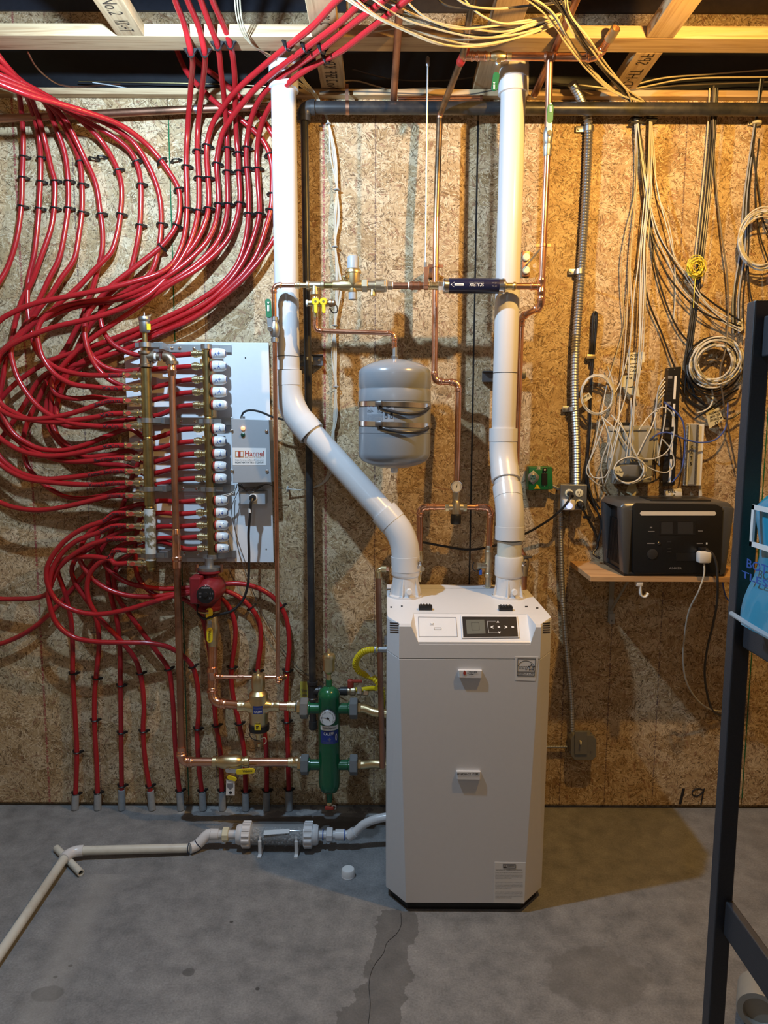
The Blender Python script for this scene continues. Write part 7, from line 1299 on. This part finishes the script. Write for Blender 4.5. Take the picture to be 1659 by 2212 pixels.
cable('rim_wire', 'dull yellow wire lying along the rim above the left wall', 'wire', '170,176,.012 280,178,.012 400,180,.012 520,184,.012 590,188,.012', .0022, 'brass_olive')
cable('cable_tie', 'clear loose cable tie lying at the top of the left wall', 'cable tie', '200,178,.02 250,186,.02 300,195,.02 366,203,.02', .0020, 'film_clear')
for k in range(3): cable('staple_wire', 'cream wire hanging over the header left of the left white pipe', 'wire', f'{505+k*6},-20,-2.90 {512+k*5},40,-2.86 {528+k*4},80,-2.845 {545},98,-2.84 {575+k*5},120,.25 {620+k*4},165,.12 {670+k*5},200,.06', .0022, 'cable_cream', 'cream wires over the header', n=5)
# white bundle between the left white pipe and the tank
grpA = 'white thermostat wires bundled left of the tank'
TIE = [(710, 268), (728, 410), (724, 533), (724, 703), (726, 835)]
for k in range(8):
    j = lambda w: random.uniform(-w, w)
    s = f'{648+j(6):.0f},165,.10 {680+j(4):.0f},205,.06 {702+j(2):.0f},245,.03 {710+j(1.5):.0f},268,.02 {722+j(9):.0f},335,.018 {728+j(1.5):.0f},410,.02 {727+j(8):.0f},470,.018 {724+j(1.5):.0f},533,.02 {729+j(9):.0f},620,.018 {724+j(1.5):.0f},703,.02 {723+j(7):.0f},770,.018 {726+j(1.5):.0f},835,.02 {724+j(6):.0f},900,.018 {716+j(5):.0f},960,.018 {716+j(5):.0f},1010,.018 {698+j(4):.0f},1043,.02 {655+j(3):.0f},1058,.02 {620+j(2):.0f},1056,.03'
    cable('thermostat_wire', 'white wire in the tied bundle dropping left of the grey tank', 'wire', s, .0023, 'cable_white' if k % 4 else 'cable_cream', grpA, n=6)
for i, (x, y) in enumerate(TIE + [(622, 1056)]):
    th = tag(obj('cable_tie', MB().ring(Q(x, y, .02), (0, 0, 1) if i < 5 else (1, 0, 0), .0095, .0026, 14, 5), 'box_grey'), ('grey cable tie at the top of the white wire bundle', 'grey cable tie second from the top of the white wire bundle', 'grey cable tie level with the water line valve cap on the white wire bundle', 'grey cable tie on the white bundle level with the thin tank pipe', 'grey cable tie lowest on the upright white bundle', 'grey cable tie where the white bundle turns level')[i], 'cable tie', 'grey cable ties')
# thick black drops near the right post
for k, s in enumerate(('1540,190,.05 1538,240,.04 1532,320 1520,450 1508,560 1500,640 1488,730 1480,790 1490,840,.03', '1545,190,.05 1543,240,.04 1537,330 1526,450 1513,560 1504,640 1492,730 1484,800 1500,850,.03', '1550,190,.05 1547,240,.045 1541,330 1530,450 1518,560 1508,640 1495,740 1482,810 1478,850,.03')):
    cable('thick_cable', 'thick black cable in the bunch dropping behind the yellow string coil', 'cable', s, .0046, 'cable_black', 'thick black cables behind the yellow string', n=8)
cable('tan_cable', 'tan cable running beside the thick black bunch above the yellow string coil', 'cable', '1533,190,.05 1530,260,.03 1522,360 1510,480 1502,550', .0028, 'cable_cream')
cable('brown_cable', 'brown cable hanging alone in front of the big white coil', 'cable', '1542,185,.06 1541,260,.05 1545,380,.03 1558,500 1571,600 1573,680,.06 1566,760,.09 1556,800,.09 1562,860,.08 1574,930,.05 1590,1010,.03', .0032, 'cable_brown')
cable('string_tail', 'yellow twine tail hanging from the yellow coil', 'twine', '1503,560,.07 1502,600,.075 1499,640,.07 1498,665,.06', .0016, 'yellow_string')
for k in range(6):
    j = random.uniform(-6, 6)
    cable('corner_cable', 'dark cable in the bunch strapped at the top right corner', 'cable', f'{1648+j:.0f},170,.08 {1638+j*.4:.0f},230,.04 {1632+j*.3:.0f},268,.03 {1624+j:.0f},340,.03 {1615+j*1.6:.0f},430,.03 {1612+j*2.5:.0f},540,.03 {1600+j*3:.0f},640,.04 {1600+j*3:.0f},720,.05', .0030, ('cable_black', 'cable_bluegrey', 'cable_black')[k % 3], 'cables strapped at the top right', n=6)
for k, s in enumerate(('1640,300,.03 1632,400 1640,500,.04 1659,560 1690,640', '1628,330,.03 1640,420,.03 1650,480 1680,540', '1615,560,.04 1622,640,.04 1640,690 1659,730')): cable('corner_strand', 'loose black cable straying right of the top right coil', 'cable', s, .0028, 'cable_black', 'loose cables at the right edge', n=6)
th = thing('cable_strap', 'tan plastic strap holding the bunch at the top right corner', 'strap', Q(1630, 266, .02)); lat(th, 'band', 'paper_tag', [(.016, -.006), (.017, -.005), (.017, .005), (.016, .006)], Q(1635, 265, .03), (0.1, 0, 1), 16); obj('tab', MB().box(Q(1622, 267, .012), (.022, .008, .012)), 'paper_tag', th, bevel=.002); lat(th, 'screw', 'steel_dark', [(.003, 0), (.003, .002)], Q(1619, 267, .0165), FR, 8)
def coil(name, lab, cx, cy, rx, ry, d, turns, r, mat, tilt=0.0, spread=.18, cat='cable coil', group=None, seed=1, lead=None, parent=None, zj=.02):
    rnd = random.Random(seed); pts = []; k = 22
    ph = [rnd.uniform(0, 6.28) for _ in range(turns + 1)]; sr = [1 - spread * rnd.random() for _ in range(turns + 1)]; ox = [rnd.uniform(-.10, .10) for _ in range(turns + 1)]; oy = [rnd.uniform(-.10, .10) for _ in range(turns + 1)]
    for i in range(turns * k + 1):
        t_ = i / k; a = 2 * math.pi * t_; q = int(t_); f_ = t_ - q; q2 = min(q + 1, turns); g = lambda L_: L_[q] * (1 - f_) + L_[q2] * f_
        ex, ey = rx * (g(sr) * math.cos(a) + g(ox) * spread * 2.5), ry * (g(sr) * math.sin(a) + g(oy) * spread * 2.5)
        pts.append(Q(cx + ex * math.cos(tilt) - ey * math.sin(tilt), cy + ex * math.sin(tilt) + ey * math.cos(tilt), d + zj * rnd.random() * .4 + zj * (q % 3) / 3))
    if lead: pts = path(lead) + pts
    o = obj(name, MB().tube(smoothline(pts, .012), r, 6), mat, parent)
    return o if parent else tag(o, lab, cat, group)
BCO = coil('big_cable_coil', 'big hanging coil of white cable beside the black rack post', 1545, 782, 62, 54, .045, 11, .0034, 'cable_white', -.55, .42, seed=4, zj=.05)
coil('big_black_coil', 'coil of black cable tangled around and below the big white coil', 1540, 792, 66, 66, .025, 7, .0036, 'cable_black', -.5, .40, seed=9, zj=.05)
coil('top_right_coil', 'coil of white cable hanging at the right edge above the rack post', 1650, 515, 56, 70, .05, 9, .0032, 'cable_white', .25, .35, seed=5, zj=.05)
coil('left_cable_coil', 'round coil of thin white cable beside the flexible conduit', 1290, 853, 38, 46, .03, 8, .0026, 'cable_white', .0, .16, seed=6, zj=.03, lead='1312,790,.03 1325,830,.03')
coil('small_cable_coil', 'small coil of white cable in front of the telephone box', 1360, 1016, 36, 30, .085, 5, .0026, 'cable_white', -.2, .16, seed=8, zj=.03)
ys = coil('yellow_string_coil', 'hank of yellow twine hung on the thick black cables', 1504, 577, 20, 24, .055, 16, .0017, 'yellow_string', .3, .75, 'twine', seed=11, zj=.04)
for k, s in enumerate(('1300,900,.04 1330,930,.08 1350,960,.09 1375,985 1412,990,.08 1440,975,.08 1456,930,.08 1450,890 1430,880,.08 1400,900,.06 1380,930,.08', '1295,905,.04 1285,960,.05 1272,1010,.05 1280,1030 1305,1030,.08 1320,1000,.09 1330,960,.09 1340,920,.08', '1308,905,.04 1290,960,.05 1270,1005,.05 1266,1020 1290,1045,.05 1305,1052,.04', '1320,895,.05 1345,925,.09 1360,955,.095 1374,985,.10 1400,1008,.09 1440,1020,.08 1456,1005,.08 1448,970 1430,950,.08', '1335,900,.06 1352,940,.09 1372,980,.10 1385,1010,.10 1400,1030,.08', '1420,885,.06 1410,920,.08 1392,950,.09 1376,985,.10', '1440,870,.05 1436,900,.06 1430,950,.06 1420,990,.06', '1345,880,.05 1320,940,.07 1298,1000,.06 1302,1046,.05', '1362,860,.04 1364,900,.07 1362,940,.09 1361,985,.10', '1405,1000,.09 1370,1040,.09 1340,1042,.09 1325,1020,.09'.replace('1405,1000', '1408,1030'), '1296,890,.04 1312,930,.07 1322,970,.08 1318,1010,.08 1306,1050,.05')):
    cable('loose_cable', 'loose white cable looping in front of the telephone box', 'cable', s, .0026, 'cable_white', 'loose white cables around the telephone box', n=6, jit=.002)
cable('blue_patch_cable', 'blue patch cable looping across the punch-down block to the right', 'cable', '1404,950,.06 1420,938,.07 1440,934,.07 1470,945,.07 1510,956,.07 1545,950,.06 1567,925,.05 1572,890,.05 1572,865,.05', .0032, 'cable_blue')
cable('blue_patch_cable', 'blue patch cable hanging in a tall bow left of the punch-down block', 'cable', '1434,868,.05 1455,885,.06 1474,908,.06 1479,940,.06 1478,985,.06 1470,1020,.06 1452,1042,.05', .0032, 'cable_blue')
for k in range(5):
    cable('panel_cable', 'grey-white cable fanning from the left edge of the patch panel', 'cable', f'{1437-k*.4:.0f},{815+k*9},.04 {1424-k*1.5:.0f},{835+k*10},.045 {1418-k:.0f},{880+k*8},.05 {1414+k*2:.0f},{940+k*6},.05 {1408+k*4:.0f},{985+k*5},.05', .0026, 'cable_white' if k % 2 else 'cable_bluegrey', 'cables at the patch panel', n=6)
for k, s in enumerate(('1480,860,.04 1505,880,.045 1530,888 1560,872,.05 1590,860', '1500,905,.03 1530,885,.05 1560,862,.05 1595,840', '1495,850,.03 1520,870,.05 1545,895,.045 1575,905 1600,890', '1470,830,.02 1495,870,.03 1540,880,.05 1580,850')): cable('low_black_cable', 'black cable end tangled below the big coil', 'cable', s, .0036, 'cable_black', 'black cable ends below the big coil', n=6)
cable('white_cable_end', 'cut white cable end poking out below the big coil', 'cable', '1538,842,.05 1540,862,.055 1534,878,.06 1520,888,.06 1506,892,.06', .0034, 'cable_white')
for k in range(3): cable('block_cable', 'pale cable running down from the punch-down block behind the power station', 'cable', f'{1510+k*2},1046,.02 {1511+k*2},1065,.02 {1510+k*3},1085,.03', .0026, 'cable_white', 'pale cables under the punch-down block', n=6)
for k, s in enumerate(('1270,1000,.02 1272,1050,.03 1282,1085,.04 1298,1130,.05 1292,1170,.06', '1268,990,.02 1266,1030,.03 1276,1070,.03 1296,1100,.04')): cable('dark_drop_cable', 'dark cable dropping behind the left side of the power station', 'cable', s, .0040, 'cable_black', 'dark cables left of the power station', n=6)

# ================================================================== black storage rack, water pack, roll
RK = thing('storage_rack', 'black metal storage rack at the right edge with a tall post and side rails', 'rack', V((.9, -1.95, 0)))
px0 = .664; py0, py1 = -1.50, -1.56
for x in (px0, px0 + .46):
    for y in (py1, -2.75): obj('post', MB().box(V((x + .0165, y + .045, .915)), (.033, .030, 1.83)), 'rack_black', RK, smooth=False, bevel=.003)
for z in (1.765, 1.225, .635):
    for x in (px0 + .016, px0 + .463): obj('side_rail', MB().box(V((x + .008, (-1.505 - 2.75) / 2, z)), (.016, 2.75 - 1.505, .072)), 'rack_black', RK, smooth=False, bevel=.003)
    for y in ((py1 + .045, -2.72) if z > 1.7 else (-2.72,)): obj('end_rail', MB().box(V((px0 + .25, y, z)), (.43, .016, .05)), 'rack_black', RK, smooth=False)
    if z > 1: obj('shelf_deck', MB().box(V((px0 + .25, (py1 - 2.75) / 2, z + .026)), (.42, 2.75 + py1 - .05, .012)), 'particle_board', RK, smooth=False)
wx0, wx1, wy0, wy1, wz0, wz1 = px0 - .030, px0 + .35, -1.59, -1.99, 1.258, 1.505
WP = thing('water_pack', 'blue shrink-wrapped pack of water bottles on the middle shelf of the black rack', 'water pack', V(((wx0 + wx1) / 2, (wy0 + wy1) / 2, wz0)))
mb = MB(); rings_ = []; nz = 12; per = 64
for iz in range(nz + 1):
    t_ = iz / nz; z = wz0 + (wz1 - wz0) * t_; ring = []
    fl = .003 * math.sin(t_ * 9) - .030 * max(0, t_ - .85) / .15 + .012 * max(0, .35 - t_) / .35
    for k in range(per):
        a = 2 * math.pi * k / per; cx_, cy_ = (wx0 + wx1) / 2, (wy0 + wy1) / 2; hx, hy = (wx1 - wx0) / 2, (wy0 - wy1) / 2
        e = 14.0; c_, s_ = math.cos(a), math.sin(a); q = (abs(c_) ** e + abs(s_) ** e) ** (-1 / e); bul = .004 * abs(math.sin(a * 4)) + .002 * math.sin(a * 11 + t_ * 8)
        ring.append(V((cx_ + (hx + fl + bul - .01) * c_ * q, cy_ + (hy + fl + bul - .01) * s_ * q, z)))
    mb.v += ring
mb.f = [(i * per + k, i * per + (k + 1) % per, (i + 1) * per + (k + 1) % per, (i + 1) * per + k) for i in range(nz) for k in range(per)] + [tuple(range(per - 1, -1, -1)), tuple(nz * per + k for k in range(per))]
obj('wrap', mb, 'blue_crate', WP)
obj('loose_film', MB().tube(smoothline([V((wx0 - .004, wy0 + .006, wz0 + .010)), V((wx0 - .004, wy0 - .1, wz0 + .006)), V((wx0 - .003, wy1 + .1, wz0 + .010)), V((wx0 - .003, wy1, wz0 + .008))]), .0045, 8), 'film_clear', WP)
PX = (V((wx0 - .002, 0, 0)), V((-1, 0, 0)))
def onx(y0, z0, y1, z1, s, m, nm='lettering'): text(WP, s, m, V((PX[0].x - .004, y0, z0)), V((0, y1 - y0, 0)), V((0, 0, z1 - z0)), nm, .012)
onx(-1.63, 1.362, -1.77, 1.378, 'BOTTLES', 'ink_blue'); onx(-1.615, 1.338, -1.77, 1.354, 'TLES (12', 'ink_blue')
mb = MB(); P_ = [V((PX[0].x - .003, y, z)) for y, z in ((-1.640, 1.468), (-1.640, 1.405), (-1.77, 1.405), (-1.77, 1.468))]
for a, b_ in zip(P_, P_[1:] + P_[:1]): mb.box((a + b_) / 2, (.004, abs(a.y - b_.y) + .008, abs(a.z - b_.z) + .008))
obj('printed_frame', mb, 'ink_white', WP, smooth=False)
c0 = QZ(1640, 2190, .055); RO = thing('hollow_roll', 'grey hollow plastic roll lying on the floor under the black rack', 'roll', V((c0.x, c0.y, 0))); d_ = V((-.55, -1, 0)).normalized()
lat(RO, 'shell', 'demarc_grey', [(.036, .012), (.040, 0), (.054, 0), (.056, .004), (.056, .09), (.040, .09), (.036, .05)], V((c0.x, c0.y, .057)), -d_, 32); lat(RO, 'bore', 'ink', [(.037, 0), (.037, .002)], V((c0.x, c0.y, .057)) - d_ * .03, -d_, 28)

relabel('data_cable', at_y(640), 'white data cable, %s from the left in the fan below the twin black clips')
relabel('coax_cable', at_y(640), 'black cable, %s from the left in the fan below the twin black clips')
relabel('thick_cable', at_y(400), 'thick black cable, %s from the left in the bunch above the yellow twine')
relabel('joist_cable', at_x(1040), 'cream cable sagging across the joists, %s from the top', lambda o: 'cream' in o['label'])
relabel('joist_cable', at_x(1040), 'dark cable sagging across the joists, %s from the top', lambda o: 'dark' in o['label'])
relabel('corner_cable', at_y(430), 'cable in the strapped bunch at the top right corner, %s from the left')
relabel('panel_cable', at_x(1422), 'pale cable at the left edge of the patch panel, %s from the top')
relabel('rim_cable', at_x(900), 'dusty cable along the rim above the tank, %s from the top', lambda o: proj(o.data.vertices[0].co)[0] < 1000)
relabel('rim_cable', at_x(1400), 'dusty cable along the rim above the right wall, %s from the top', lambda o: proj(o.data.vertices[0].co)[0] > 1000)
